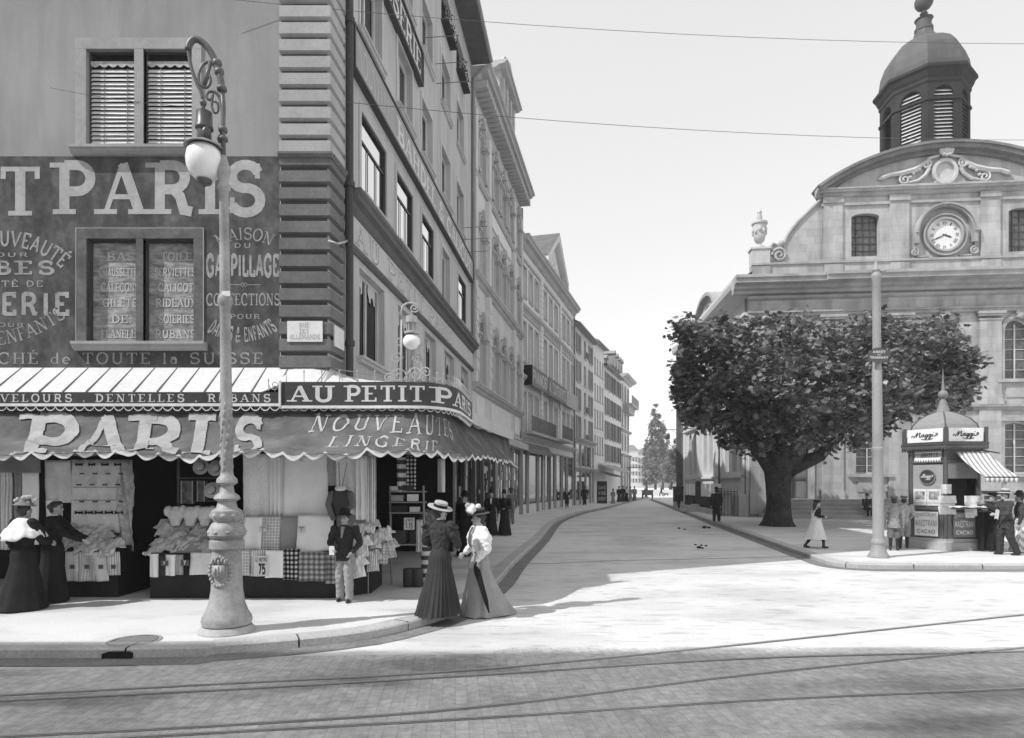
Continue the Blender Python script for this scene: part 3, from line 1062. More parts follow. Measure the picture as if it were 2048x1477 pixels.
for (a, b, c, d, k) in wins:
    if k == 1:
        fr = window(S1, B1, a, b, c, d, 0, .2, FRAME_W, GLASS, 2, 1, .07, sill=(.12, .14), surround=.0)
        for q in (0, 1):
            s = MB(S1)
            ua = a + .1 + (b - a) / 2 * q
            for i in range(5):
                s.poly([(ua + i * .1, -.15, d - .07), (ua + i * .1 + .1, -.15, d - .07), (ua + i * .1 + .1, -.15, d - .28 - .16 * ((i * 7 + q) % 3) / 2), (ua + i * .1, -.15, d - .25 - .16 * ((i * 5) % 3) / 2)])
            s.build('curtain', mat('net curtain', .5), fr)
    elif k == 2:
        fr = window(S1, B1, a, b, c, d, 0, .06, FRAME_D, GLASS_M, 1, 1, .04, sill=(.14, .16), tilt=.002)
        s = MB(S1)
        zt = d - .52
        s.box(a + .05, b - .05, -.059, -.048, zt - .03, zt + .03)
        for i in (1, 2):
            u = a + (b - a) * i / 3
            s.box(u - .018, u + .018, -.059, -.049, c + .05, zt - .03)
        s.build('glazing_bar', FRAME_D, fr)
        s = MB(S1)
        for (e0, e1, g0, g1) in ((a - .14, a - .002, c, d + .12), (b + .002, b + .14, c, d + .12), (a - .002, b + .002, d + .002, d + .12)):
            s.box(e0, e1, .002, .02, g0, g1)
        s.build('surround', PLASTER_ST, fr)
    else:
        fr = window(S1, B1, a, b, c, d, 0, .2, FRAME_W if k == 3 else FRAME_D, mat('shaded glass', .05, rough=.15, amp=.4, spec=.12), 2, 1, .09, sill=(.1, .12) if k == 3 else None)
        if k == 3:
            s = MB(S1)
            for (e0, e1, g0, g1) in ((a - .1, a - .002, c, d + .1), (b + .002, b + .1, c, d + .1), (a - .002, b + .002, d + .002, d + .1)):
                s.box(e0, e1, .002, .025, g0, g1)
            s.build('surround', mat('pale casing', .52, amp=.06), fr)
        else:                                             # flower boxes on the top floor
            s = MB(S1)
            s.box(a - .05, b + .05, .0, .26, c - .06, c)
            for i in range(160):
                u, ww, z = random.uniform(a, b), random.uniform(.02, .3), c + random.uniform(0, .55)
                q = [(u + random.uniform(-.08, .08), ww + random.uniform(-.05, .05), z + random.uniform(-.08, .08)) for _ in range(3)]
                s.poly(q)
            s.build('flower_box', mat('pot plants', .05, amp=.4), fr)
# bands, cornice and signboards of the street side
m = MB(S1)
cornice(m, UR + .2, SL, 7.72, .4, .32)
m.build('cornice', TRIM_D, B1)['label'] = 'dark moulded cornice over the shop band'
m = MB(S1)
m.box(UR + .2, SL, .003, .06, 6.72, 7.3)
o = m.build('shop_band', mat('pale sign band', .5, amp=.07, scale=1.2), B1)
LT = MB()
text(LT, 'AU PETIT PARIS', lambda u, v, q: S1(u, .06 + q, v), su(13.0), su(22.5), 6.8, 7.25, sw=.16, con=.35, sp=.25)
LT.build('band_lettering', mat('band letter grey', .24), o)
LT = MB()
text(LT, 'AU PETIT PARIS', lambda u, v, q: S1(u - .03, .064 + q, v + .015), su(13.0), su(22.5), 6.8, 7.25, sw=.11, con=.3, sp=.25)
LT.build('band_lettering', mat('band letter light', .58), o)
m = MB(S1)
m.sweep([(-.02, 6.72), (.1, 6.72), (.1, 6.66), (.05, 6.6), (-.02, 6.6)], [UR + .2, SL])
m.build('band_moulding', TRIM_D, B1)


def board(u0, u1, z0, z1, m_, out=.1, fr=None, edge=.05):
    q = MB(S1)
    q.box(u0, u1, .03, out, z0, z1)
    o = q.build('signboard', m_, B1)
    q = MB(S1)
    for (a, b, c, d) in ((u0 - edge, u1 + edge, z1, z1 + edge), (u0 - edge, u1 + edge, z0 - edge, z0), (u0 - edge, u0, z0, z1), (u1, u1 + edge, z0, z1)):
        q.box(a, b, .0, out + .035, c, d)
    q.build('board_frame', fr or FRAME_D, o)
    return o


o = board(su(12.75), su(26.3), 10.2, 10.98, mat('grey signboard', .36, amp=.1), .12)
o['label'] = 'long grey signboard with outlined white letters'
LT = MB()
text(LT, 'NOUVELLE', lambda u, v, q: S1(u, .12 + q, v), su(12.95), su(15.1), 10.32, 10.84, sw=.12, serif=False)
LT.build('board_lettering', mat('board letter pale', .5), o)
LT = MB()
text(LT, 'BAHDEL & CALICOT', lambda u, v, q: S1(u, .12 + q, v), su(15.7), su(25.8), 10.32, 10.84, sw=.2, con=.5)
LT.build('board_lettering', LETTER_W, o)
o = board(su(12.6), su(18.1), 13.12, 13.95, mat('charcoal signboard', .08, amp=.2), .12)
o['label'] = 'dark upper signboard with white letters'
LT = MB()
text(LT, 'BROSSERIE', lambda u, v, q: S1(u, .12 + q, v), su(12.8), su(17.9), 13.24, 13.83, sw=.18, con=.5)
LT.build('board_lettering', LETTER_W, o)
# drainpipe, eaves, roof, the sides nobody sees
m = MB(S1)
m.tube([(UR + .14, .11, 3.6), (UR + .14, .11, TOP - .2)], .075, 10)
for z in (4.7, 7.75, 10.9, 14.0):
    m.lathe([(.1, -.05), (.1, .05)], (UR + .14, .11, z), 10)
m.build('drainpipe', mat('drainpipe zinc', .07, rough=.6), B1, smooth=35)
m = MB(S1)
m.tube([(SL - .12, .1, 7.9), (SL - .12, .1, 18.6), (SL - .12, .5, 19.0)], .06, 8)
m.build('drainpipe', mat('drainpipe grey', .25), B1, smooth=35)
m = MB(S1)
m.sweep([(-.3, TOP), (.75, TOP), (.75, TOP + .12), (-.3, TOP + .14)], [-.75, SL])
m.build('eaves', mat('eaves boards', .12, amp=.2), B1)
m = MB(S1)
m.tube([(-.75, .8, TOP + .1), (SL, .8, TOP + .1)], .09, 8)
m.build('gutter_pipe', mat('eaves gutter', .3), B1)
m = MB(F1)
m.sweep([(-.3, TOP), (.75, TOP), (.75, TOP + .12), (-.3, TOP + .14)], [-14, XCO - .02])
m.build('eaves', mat('eaves boards', .12), B1)
m = MB()
a, b = S1(-.75, .75, TOP + .15), S1(SL, .75, TOP + .15)
m.poly([(-14, YW - .75, TOP + .15), (a[0], YW - .75, TOP + .15), (-7.5, YW + 4, TOP + 2.6), (-14, YW + 4, TOP + 2.6)])
m.poly([(a[0], YW - .75, TOP + .15), b, (-6.5, b[1], TOP + 2.6), (-7.5, YW + 4, TOP + 2.6)])
m.poly([(-14, YW + 4, TOP + 2.6), (-7.5, YW + 4, TOP + 2.6), (-6.5, b[1], TOP + 2.6), (-14, b[1], TOP + 2.6)])
m.build('roof', ROOF, B1)
m = MB()
e = S1(SL, 0, 0)
m.poly([(-14, YW, 0), (-14, e[1], 0), (-14, e[1], TOP + 2.6), (-14, YW, TOP + 2.6)])
m.poly([(-14, e[1], 0), (e[0], e[1], 0), (e[0], e[1], TOP + 2.6), (-14, e[1], TOP + 2.6)])
m.build('rear_wall', PLASTER, B1)
# rods and a wire bracket standing out from the facade
for y, z in ((18.8, 14.9), (20.2, 15.05), (20.3, 14.5), (24.4, 11.6), (24.5, 11.2), (24.6, 10.75)):
    m = MB(S1)
    m.tube([(su(y), 0, z), (su(y) + .1, 1.0, z + .06)], .012, 5)
    m.build('wire_bracket', IRON_M, B1)
# ------------------------------------------------------------------ shop front: canopy, awning, goods
class Path:
    """a curve on the ground plan, measured along its length"""

    def __init__(s, P):
        s.P = P
        s.L = [0]
        for a, b in zip(P, P[1:]):
            s.L.append(s.L[-1] + math.hypot(b[0] - a[0], b[1] - a[1]))

    def at(s, d):
        k = 0
        d = max(0, min(d, s.L[-1]))
        while k < len(s.P) - 2 and s.L[k + 1] < d:
            k += 1
        a, b = s.P[k], s.P[k + 1]
        t = (d - s.L[k]) / (s.L[k + 1] - s.L[k])
        # smoothed direction
        def dr(i):
            i = max(0, min(len(s.P) - 2, i))
            q, r = s.P[i], s.P[i + 1]
            n = math.hypot(r[0] - q[0], r[1] - q[1])
            return (r[0] - q[0]) / n, (r[1] - q[1]) / n
        d0, d1 = dr(k - 1 if t < .5 else k), dr(k if t < .5 else k + 1)
        w_ = t + .5 if t < .5 else t - .5
        dx, dy = d0[0] * (1 - w_) + d1[0] * w_, d0[1] * (1 - w_) + d1[1] * w_
        n = math.hypot(dx, dy)
        return a[0] + (b[0] - a[0]) * t, a[1] + (b[1] - a[1]) * t, dy / n, -dx / n


YF = 11.0
lin = [(-13 + i * .5, YF) for i in range(22)]
FPATH = Path(lin + fine_path([(-1.95, YF - .02), (-1.5, 11.06), (-1.2, 11.4), (-1.03, 12.0), (-.97, 13.0), (-.91, 14.4), (-.55, 17), (.05, 20.3)], .25))
XS = -3.92                                                # where the plain fascia gives way to the big sign
SS = XS + 13
SE = next(FPATH.L[i] for i, q in enumerate(FPATH.P) if q[1] > 14.35)
CAN = empty('shop_canopy', (-3.3, YF, 3.3), 'zinc and glass shop canopy wrapping the corner, with dark lettered fascia and scalloped edge', 'canopy')


def fz(s):
    """fascia bottom and top"""
    k = max(0, (s - SS - 2.2) / 3.5)
    if s < SS - 1e-6:
        return 3.36, 3.55
    if s > SE:
        return 3.42, 3.62
    return 3.32 + .08 * min(k, 1), 3.72 + .08 * min(k, 1)


def strip(m, s0, s1, lo, hi, out, step=.12, back=None):
    n = max(2, int((s1 - s0) / step))
    pr = None
    for i in range(n + 1):
        s = s0 + (s1 - s0) * i / n
        x, y, nx, ny = FPATH.at(s)
        a, b = lo(s), hi(s)
        r = [m.p(x + nx * out, y + ny * out, a), m.p(x + nx * out, y + ny * out, b), m.p(x - nx * .03, y - ny * .03, b), m.p(x - nx * .03, y - ny * .03, a)]
        if pr:
            for j in range(4):
                m.f.append([pr[j], r[j], r[(j + 1) % 4], pr[(j + 1) % 4]])
        pr = r


m = MB()
strip(m, 0, SS, lambda s: 3.36, lambda s: 3.55, 0)
m.build('fascia', FASCIA, CAN)
m = MB()
strip(m, SS + .03, SE, lambda s: fz(s)[0], lambda s: fz(s)[1], .03)
m.build('sign_fascia', FASCIA, CAN)
m = MB()
strip(m, SE + .001, FPATH.L[-1], lambda s: 3.36, lambda s: 3.64, 0)
m.build('fascia', mat('pale fascia', .5), CAN)
m = MB()
strip(m, 0, SS, lambda s: 3.31, lambda s: 3.358, .02)
strip(m, SS + .001, SE, lambda s: fz(s)[0] - .05, lambda s: fz(s)[0] - .002, .05)
m.build('white_edge', STRIP, CAN)
m = MB()
x, y, nx, ny = FPATH.at(SE)
m.box(x - .05, x + .02, y - .02, y + .04, 3.3, 3.84)
m.build('sign_end', STRIP, CAN)
m = MB()
m.box(XS - .01, XS + .025, YF - .06, YF - .02, 3.3, 3.74)
m.build('sign_end', STRIP, CAN)
word('VELOURS . DENTELLES . RUBANS', lambda u, v, q: (u, YF - q, v), xat(2, YF), xat(541, YF), 3.385, 3.515, LETTER_W, CAN, 'fascia_lettering', sw=.15, con=.45, sp=.34)


def fas(u, v, q):
    x, y, nx, ny = FPATH.at(SS + u)
    return x + nx * (.03 + q), y + ny * (.03 + q), fz(SS + u)[0] + v


def s_px(P_, xx):
    best = min(range(400), key=lambda i: abs((lambda q: 1024 + 1300 * q[0] / q[1])(P_.at(P_.L[-1] * i / 399)) - xx) + (1e3 if P_.at(P_.L[-1] * i / 399)[0] < -6 else 0))
    return P_.L[-1] * best / 399


for s_, a_, b_ in (('AU', 581, 666), ('PETIT', 694, 848), ('PARIS', 864, 938)):
    word(s_, fas, s_px(FPATH, a_) - SS, min(s_px(FPATH, b_), SE - .1) - SS, .07, .33, LETTER_W, CAN, 'sign_lettering', sw=.19, con=.5, sp=.2, seg=.06)
# roof with raised seams, falling from the wall to the fascia
m = MB()
WT = 4.08
rw = [(x, YW - .01, WT) for x, y in lin] + [(XCO, YW - .01, WT)]
n = 60
pr = None
for i in range(n + 1):
    s = FPATH.L[-1] * i / n
    x, y, nx, ny = FPATH.at(s)
    if x < XCO and s < SS + .7:
        q = (x, YW, WT)
    else:
        k = min(1, max(0, (s - SS - .6) / (FPATH.L[-1] - SS - .6)))
        q = S1(k * su(20.3), .01, WT if k < 1 else WT)
    top = fz(s)[1] if s < SS or s > SE else fz(s)[1] - .03
    r = (m.p(x - nx * .04, y - ny * .04, top), m.p(*q))
    if pr:
        m.f.append([pr[0], r[0], r[1], pr[1]])
    pr = r
m.build('canopy_roof', ZINC, CAN, solid=.02)
m = MB()
for i in range(34):
    X = XS - .1 - i * .4
    if X < -13:
        break
    m = MB()
    m.tube([(X, YF + .02, 3.565), (X, YW, WT + .012)], .012, 5)
    m.build('roof_seam', mat('seam lead', .2), CAN)
for (a, b) in (((XCO, YW, WT), (-2.6, YF, 3.74)), ((XCO, YW, WT), (-1.25, 11.35, 3.74)), ((XCO, YW, WT), (-3.3, YF, 3.72))):
    m = MB()
    m.tube([a, b], .01, 5)
    m.build('roof_seam', mat('seam lead', .2), CAN)
# hanging scalloped fringe of the fascia
m = MB()
s, i = 0.0, 0
per = .165
while s < SE - .2:
    for j in range(8):
        a, b = s + per * j / 8, s + per * (j + 1) / 8
        za = 3.31 - .075 * math.sin(PI * j / 8) ** .6
        zb = 3.31 - .075 * math.sin(PI * (j + 1) / 8) ** .6
        xa, ya, na, ma = FPATH.at(a)
        xb, yb, nb, mb_ = FPATH.at(b)
        m.poly([(xa, ya - .0, 3.315), (xb, yb, 3.315), (xb, yb, zb), (xa, ya, za)])
    s += per
m.build('fringe', mat('fringe board', .06), CAN)
m = MB()
s = 0.0
while s < SE - .2:
    P = []
    for j in range(9):
        a = s + per * j / 8
        x, y, nx, ny = FPATH.at(a)
        P.append((x + nx * .012, y + ny * .012, 3.31 - .075 * math.sin(PI * j / 8) ** .6))
    m.tube(P, .008, 4)
    s += per
m.build('fringe_piping', STRIP, CAN)
# iron cresting of scrolls above the sign, and the arc lamp bracket standing on it
def scroll(c, r, ax, turns=1.6, a0=0, sgn=1, n=26, k=.88):
    """spiral in the plane of ax (horizontal unit) and z"""
    P = []
    for i in range(n + 1):
        t = i / n
        a = a0 + sgn * turns * 2 * PI * t
        rr_ = r * (1 - k * t)
        P.append((c[0] + ax[0] * rr_ * math.cos(a), c[1] + ax[1] * rr_ * math.cos(a), c[2] + rr_ * math.sin(a)))
    return P


m = MB()
s = SS - .2
while s < SE:
    x, y, nx, ny = FPATH.at(s)
    t = (-ny, nx)
    z = fz(max(s, SS))[1] - (.0 if s > SS else .15)
    m.tube([(x, y, z), (x, y, z + .17)], .007, 4)
    m.ell((x, y, z + .18), (.015, .015, .03), 6, 4)
    if s > SS + 2.1:
        for sg in (1, -1):
            m.tube(scroll((x + t[0] * .06 * sg, y + t[1] * .06 * sg, z + .07), .055, (t[0] * sg, t[1] * sg), 1.3, PI, 1, 14), .009, 4)
    elif s < SS + .1:
        m.tube(scroll((x + t[0] * .1, y + t[1] * .1, z + .1), .09, t, 1.4, PI, 1, 16), .008, 4)
    s += .3 if s < SS + 2.1 else .17
m.build('cresting', mat('pale cresting iron', .42, rough=.5), CAN)
xl, yl, nx, ny = FPATH.at(SS + 2.12)
xl, yl = xat(812, 11.3), 11.3
LB = empty('corner_arc_lamp', (xl, yl, 3.7), 'small arc lamp with white globe on a scrolled iron bracket above the shop sign', 'lamp')
m = MB()
ax = (1, 0)
zt = zat(612, yl)
xr = xat(803, yl)
m.tube([(xr, yl, 3.6), (xr, yl, zat(640, yl))], .018, 6)
P = [(xr, yl, zat(640, yl))]
for k in range(9):
    a = PI - k * PI / 8
    P.append((xr + .15 + .15 * math.cos(a), yl, zat(620, yl) + .12 * math.sin(a)))
m.tube(P, .016, 6)
m.tube(scroll((xr + .22, yl, zat(617, yl)), .08, ax, 1.5, 0, -1), .012, 5)
m.build('lamp_bracket', IRON_L, LB, smooth=True)
m = MB()
for (cx, cz, r, a0, sg) in ((-.14, .2, .14, 0, 1), (.16, .22, .14, PI, -1), (-.17, .5, .11, 0, 1), (.2, .48, .1, PI, -1), (-.1, .78, .09, 0, 1), (.24, .72, .08, PI, -1), (.34, .26, .1, PI, -1), (-.3, .16, .1, 0, 1)):
    m.tube(scroll((xr + .08 + cx, yl + .02, 3.68 + cz), r, ax, 1.5, a0, sg), .013, 5)
for q in (-.12, .0, .16, .3):
    m.tube([(xr + .08 + q, yl + .02, 3.62), (xr + .08 + q * .7, yl + .02, 4.6)], .01, 5)
m.build('scrollwork', IRON_L, LB)
xg = xat(823, yl)
m = MB()
m.ell((xg, yl, zat(684, yl)), (.15, .15, .135), 20, 14)
GLOBE = mat('opal glass globe', .86, rough=.25, amp=.06, scale=6, fine=30, famp=.03, spec=.4)
m.build('globe', GLOBE, LB, smooth=True)
m = MB()
z0 = zat(668, yl)
m.lathe([(.13, 0), (.13, .03), (.1, .04)], (xg, yl, z0), 16)
for k in range(6):
    a = k * PI / 3
    m.tube([(xg + .075 * math.cos(a), yl + .075 * math.sin(a), z0 + .03), (xg + .075 * math.cos(a), yl + .075 * math.sin(a), z0 + .2)], .009, 4)
m.lathe([(.1, .19), (.1, .3), (.03, .31)], (xg, yl, z0), 16)
m.tube([(xg, yl, z0 + .3), (xg, yl, zat(617, yl) - .05)], .01, 5)
m.build('lamp_housing', IRON_L, LB, smooth=40)

# canvas awning let down from under the canopy
tp = [(-13 + i * .5, 11.3) for i in range(22)] + fine_path([(-2.1, 11.27), (-1.75, 11.3), (-1.45, 11.5), (-1.25, 12.1), (-1.2, 13.0), (-1.15, 14.4), (-.8, 17), (-.1, 20.3)], .3)
bp = [(-13 + i * .5, 9.62) for i in range(22)] + fine_path([(-1.9, 9.63), (-1.5, 9.8), (-1.15, 10.3), (-.75, 11.2), (-.3, 13), (-.02, 15), (.1, 17), (.2, 20.3)], .3)
n = min(len(tp), len(bp))
TP, BP = Path(tp), Path(bp)
NTOP, NBOT, SBK = 3.42, 2.46, BP.L[21]


def awn(s, t, o=0.0):
    """s: length along the lower edge, t: 0 at the roller, 1 at the hem"""
    if s <= SBK:
        a, b = (s - 13, 11.3), (s - 13, 9.62)
        nx, ny = 0, -1
    else:
        k = (s - SBK) / (BP.L[-1] - SBK)
        q = TP.at(TP.L[21] + k * (TP.L[-1] - TP.L[21]))
        r = BP.at(s)
        a, b, nx, ny = q, r, r[2], r[3]
    X, Y = a[0] + (b[0] - a[0]) * t, a[1] + (b[1] - a[1]) * t
    sag = -.24 * math.sin(PI * t) ** .8 * (1 + .15 * math.sin(s * 1.1))
    wr = .05 * mnoise.noise((s * 1.1, t * 5, 1.3)) + .045 * mnoise.noise((s * 2.5 + t * 5, t * 9 - s * 1.5, 4.1)) + .025 * mnoise.noise((s * 6 + t * 9, t * 14 - s * 4, 2.1)) + .04 * t * mnoise.noise((s * 2.0 + t * 4, 3, 7))
    big = -.07 * math.exp(-((s - 8.0 - (1 - t) * 1.0) / .55) ** 2) * t - .05 * math.exp(-((s - 5.6) / .8) ** 2) * t * t
    z = NTOP + (NBOT - NTOP) * t + sag + wr + big + o * .8
    return X + nx * o * .6, Y + ny * o * .6, z


AW = empty('shop_awning', (-3.3, 9.7, 2.4), 'large lettered canvas shop awning sagging round the corner above the stalls', 'awning')
m = MB()
m.grid(lambda a, b: awn(a * BP.L[-1], b), 420, 26)
m.build('canvas', AWN, AW, smooth=True)
m = MB()
m.grid(lambda a, b: awn(a * BP.L[-1] * .68, .86 + .14 * b, .006), 240, 3)
m.build('hem_band', mat('awning hem', .12, amp=.3), AW, smooth=True)
m = MB()
q = MB()
s, per = 0.0, .31
while s < BP.L[-1] - per:
    w8 = 1 if s < SBK + 2.5 else .7
    for j in range(10):
        a, b = s + per * j / 10, s + per * (j + 1) / 10
        P, R = awn(a, 1), awn(b, 1)
        ha, hb = (.055 + .075 * math.sin(PI * (j + .0) / 10)) * w8, (.055 + .075 * math.sin(PI * (j + 1) / 10)) * w8
        sw_ = .02 * math.sin(a * 5) + .01
        A1, B1_ = (P[0], P[1] + sw_, P[2] - ha + .05), (R[0], R[1] + .02 * math.sin(b * 5) + .01, R[2] - hb + .05)
        A0, B0 = (P[0], P[1], P[2]), (R[0], R[1], R[2])
        m.poly([A0, B0, (B1_[0], B1_[1], B1_[2] + .045), (A1[0], A1[1], A1[2] + .045)])
        q.poly([(A1[0], A1[1], A1[2] + .045), (B1_[0], B1_[1], B1_[2] + .045), B1_, A1])
    s += per
m.build('valance', mat('awning valance', .42), AW, smooth=True)
q.build('valance_binding', mat('white valance binding', .7), AW, smooth=True)
for ch, x0, x1 in (('P', 30, 132), ('A', 138, 244), ('R', 252, 352), ('I', 366, 408), ('S', 458, 514)):
    word(ch, lambda u, v, o: awn(u + .5 * (u - 13) * (v - .3) * .26, 1 - v, o + .022), xat(x0, 10.0) + 13, xat(x1, 10.0) + 13, .2, .84, AWN_W, AW, 'awning_lettering', sw=.21, con=.5, seg=.03)
word('NOUVEAUTÉS', lambda u, v, o: awn(u, 1 - v, o + .006), xat(606, 10.4) + 13, SBK + 2.4, 
     .62, .86, mat('awning grey lettering', .42), AW, 'awning_lettering', sw=.13, con=.45, sp=.3, seg=.05)
word('LINGERIE', lambda u, v, o: awn(u, 1 - v, o + .006), xat(640, 9.8) + 13, SBK + 1.6, .3, .52, mat('awning grey lettering', .42), AW, 'awning_lettering', sw=.14, con=.45, sp=.35, seg=.05)

# ground floor of the shop: stone pier, dark openings, window posts
XP, YP = -2.46, 11.15
SF = frame(XP, YP, .118, 1)
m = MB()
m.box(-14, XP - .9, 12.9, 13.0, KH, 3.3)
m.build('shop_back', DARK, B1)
m = MB()
m.box(-14, XP - .02, YP + .25, 12.9, 3.32, 3.4)
m.T = SF
m.box(.5, 15.2, -2.6, -.0, 3.3, 3.4)
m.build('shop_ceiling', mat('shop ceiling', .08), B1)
m = MB()
z = KH
for i in range(9):
    h = .36
    m.box(XP - .55, XP, YP, YP + .55, z + .006, z + h - .006)
    z += h
m.build('corner_pier', STONE, B1)
for (u, a) in ((6.9, .3), (8.6, .16), (10.4, .16), (12.1, .16), (13.8, .16), (15.1, .3)):
    m = MB(SF)
    m.box(u, u + a, -.2, .02, KH, 3.3)
    m.build('shop_post', mat('shop post paint', .09, rough=.4), B1)
m = MB(SF)
m.box(7.0, 15.3, -.18, .0, KH, .55)
m.build('stall_riser', mat('riser stone', .3), B1)
m = MB(SF)
m.poly([(7.2, -.12, .55), (15.1, -.12, .55), (15.1, -.1, 3.2), (7.2, -.1, 3.2)])
m.build('shop_glass', GLASS, B1)
m = MB(SF)
for i in range(34):                                       # things standing in the lit shop window
    u, z = random.uniform(7.3, 14.8), random.uniform(.6, 2.6)
    m.box(u, u + random.uniform(.15, .5), -.1, -.09, z, z + random.uniform(.1, .5))
m.build('window_display', mat('display cards', .35, amp=.5, scale=3), B1)
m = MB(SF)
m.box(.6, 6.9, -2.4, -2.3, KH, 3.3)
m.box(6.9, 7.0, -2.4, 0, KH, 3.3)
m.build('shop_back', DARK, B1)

# ---- goods
LINEN = mat('white linen', .82, rough=.95, amp=.07, scale=2, fine=60, famp=.05)
LINEN_G = mat('grey linen', .33, rough=.95, amp=.12, scale=2)
DOTTED = mat('dotted muslin', .76, rough=.95, amp=.05, fine=70, famp=.25)
BLACKC = mat('black cloth', .018, rough=.9)
DARKC = mat('dark grey wool', .04, rough=.95, amp=.2)
NAVY = mat('charcoal wool', .06, rough=.95, amp=.15, scale=6)


def plaid(key, v, px_, pz_, lo=.45, lo2=.45, sharp=.05):
    m_ = mat(key, v, rough=.95, amp=.05)
    mul_pattern(key, waves('x', px_, lo, 1, sharp))
    mul_pattern(key, waves('z', pz_, lo2, 1, sharp))
    return m_


PL1 = plaid('fine check cotton', .66, .05, .05, .75, .75)
PL2 = plaid('bold dark check cotton', .62, .07, .075, .12, .12, .1)
PL3 = plaid('tartan cotton', .48, .09, .085, .42, .38, .16)
STRP = mat('striped ticking', .74, rough=.95)
mul_pattern('striped ticking', waves('x', .035, .5, 1, .1))
STRZ = mat('banded cloth', .6, rough=.95)
mul_pattern('banded cloth', waves('z', .16, .1, 1, .04))


def hang(x0, x1, y0, y1, Y, mm, label, cat='cloth', name='hanging_cloth', folds=3, amp=.018, lean=0.0, corner=None, group='lengths of cloth hung out in front of the shop'):
    X0, X1, Z0, Z1 = xat(x0, Y), xat(x1, Y), zat(y1, Y), zat(y0, Y)
    ph = random.uniform(0, 9)

    def f(a, b):
        x = X0 + (X1 - X0) * a
        z = Z0 + (Z1 - Z0) * b
        if corner:
            z += corner[0] * (1 - b) * a + corner[1] * (1 - b) * (1 - a)
        d = amp * math.sin(a * folds * 2 * PI + ph + 1.2 * b) * (1.15 - .5 * b) + .02 * mnoise.noise((x * 4, z * 4, ph))
        x += .008 * mnoise.noise((z * 6, ph, a * 2)) * (1 - b)
        return x, Y + d - lean * (1 - b), z
    q = MB()
    q.grid(f, max(8, int(folds * 8)), 12)
    return tag(q.build(name, mm, smooth=True, solid=.006), label, cat, group)


def card(x0, x1, y0, y1, Y, lines, label, par=None, name='price_card', mm=None, ink=None):
    q = MB()
    X0, X1, Z0, Z1 = xat(x0, Y), xat(x1, Y), zat(y1, Y), zat(y0, Y)
    q.box(X0, X1, Y - .004, Y + .004, Z0, Z1)
    o = q.build(name, mm or mat('card board', .6), par)
    if label:
        tag(o, label, 'price card')
    for (s, a, b, c, d, k) in lines:
        word(s, lambda u, v, e: (u, Y - .004 - e, v), X0 + (X1 - X0) * a, X0 + (X1 - X0) * b, Z0 + (Z1 - Z0) * c, Z0 + (Z1 - Z0) * d, ink or LETTER_D, o, 'card_lettering', serif=False, sw=k, con=.85)
    return o


YB = 10.95
hang(486, 546, 908, 1036, YB, DOTTED, 'white dotted muslin sheet hung just right of the lamp post', folds=2)
hang(541, 566, 910, 1034, YB - .04, LINEN, 'narrow white cloth gathered in tight vertical folds between two sheets', folds=3, amp=.03)
hang(563, 656, 908, 1034, YB, LINEN, 'widest plain white sheet hanging in the middle of the shop front', folds=1.5, amp=.01)
hang(654, 676, 908, 972, YB, LINEN_G, 'short pale cloth hung above the dark jacket and bag', folds=1)
hang(672, 718, 910, 1030, YB, DOTTED, 'dotted white cloth hung behind the boy, right of the jacket', folds=2)
hang(712, 734, 912, 1040, YB - .03, LINEN, 'slim folded white drape next to the stone pier', folds=2, amp=.025)
hang(730, 752, 912, 1045, YB + .05, STRP, 'pale striped drape nearest the stone pier', folds=2, amp=.02)
Y2 = 10.82
G2 = 'lengths of cloth pinned in the middle row'
hang(474, 492, 1030, 1100, Y2, PL1, 'sliver of checked cloth showing beside the lamp post in the middle row', folds=1, lean=.06, group=G2)
hang(489, 526, 1034, 1100, Y2 - .01, LINEN, 'pale cloth length with a small tag, first whole one right of the lamp post', folds=1, lean=.06, group=G2)
hang(522, 562, 1032, 1103, Y2, PL1, 'finely checked cloth in the middle row under the folded drape', folds=1, lean=.06, group=G2)
hang(558, 602, 1034, 1101, Y2 + .02, mat('mid grey cloth', .3, amp=.08), 'plain mid grey cloth length in the middle row', folds=1, lean=.06, group=G2)
hang(596, 668, 1031, 1110, Y2 - .03, LINEN, 'large pale cloth pulled aside to a slanting corner behind the boy', folds=1.5, lean=.1, corner=(.09, 0), group=G2)
Y3 = 10.66
G3 = 'lengths of cloth in the lowest row'
hang(474, 500, 1100, 1152, Y3, PL1, 'grey checked cloth in the lowest row against the lamp post', folds=1, group=G3)
hang(498, 534, 1100, 1153, Y3 + .01, STRP, 'striped cloth in the lowest row behind the LE METRE 75 card', folds=1, group=G3)
hang(531, 567, 1101, 1156, Y3 - .02, LINEN, 'plain white cloth in the lowest row right of the price card', folds=1, group=G3)
hang(566, 600, 1098, 1160, Y3, PL2, 'bold dark and white checked cloth in the lowest row', folds=1, group=G3)
hang(598, 654, 1104, 1163, Y3 - .02, PL3, 'wide grey tartan cloth in the lowest row', folds=1, group=G3)
hang(651, 686, 1106, 1168, Y3, PL3, 'narrower tartan cloth in the lowest row partly behind the boy', folds=1, group=G3)
hang(424, 476, 1044, 1148, Y3 + .02, LINEN_G, 'grey cloth hanging over the counter behind the lamp post base', folds=2, group=G3)
card(508, 537, 1112, 1152, Y3 - .05, [('LE METRE', .1, .9, .72, .9, .16), ('75', .3, .8, .1, .58, .24)], 'square price card reading LE METRE 75 on the lowest row')
card(519, 532, 1052, 1064, Y2 - .1, [('LE METRE', .1, .9, .6, .85, .2), ('7', .4, .6, .1, .5, .2)], 'small price tag on the pale cloth nearest the lamp post')
card(596, 610, 1052, 1064, Y2 - .12, [('LE METRE', .1, .9, .6, .85, .2), ('7', .4, .6, .1, .5, .2)], 'small price tag on the slanting pale cloth')
card(598, 606, 914, 924, YB - .04, [('1', .4, .6, .2, .8, .24)], 'tiny tag pinned at the top of the widest white sheet')

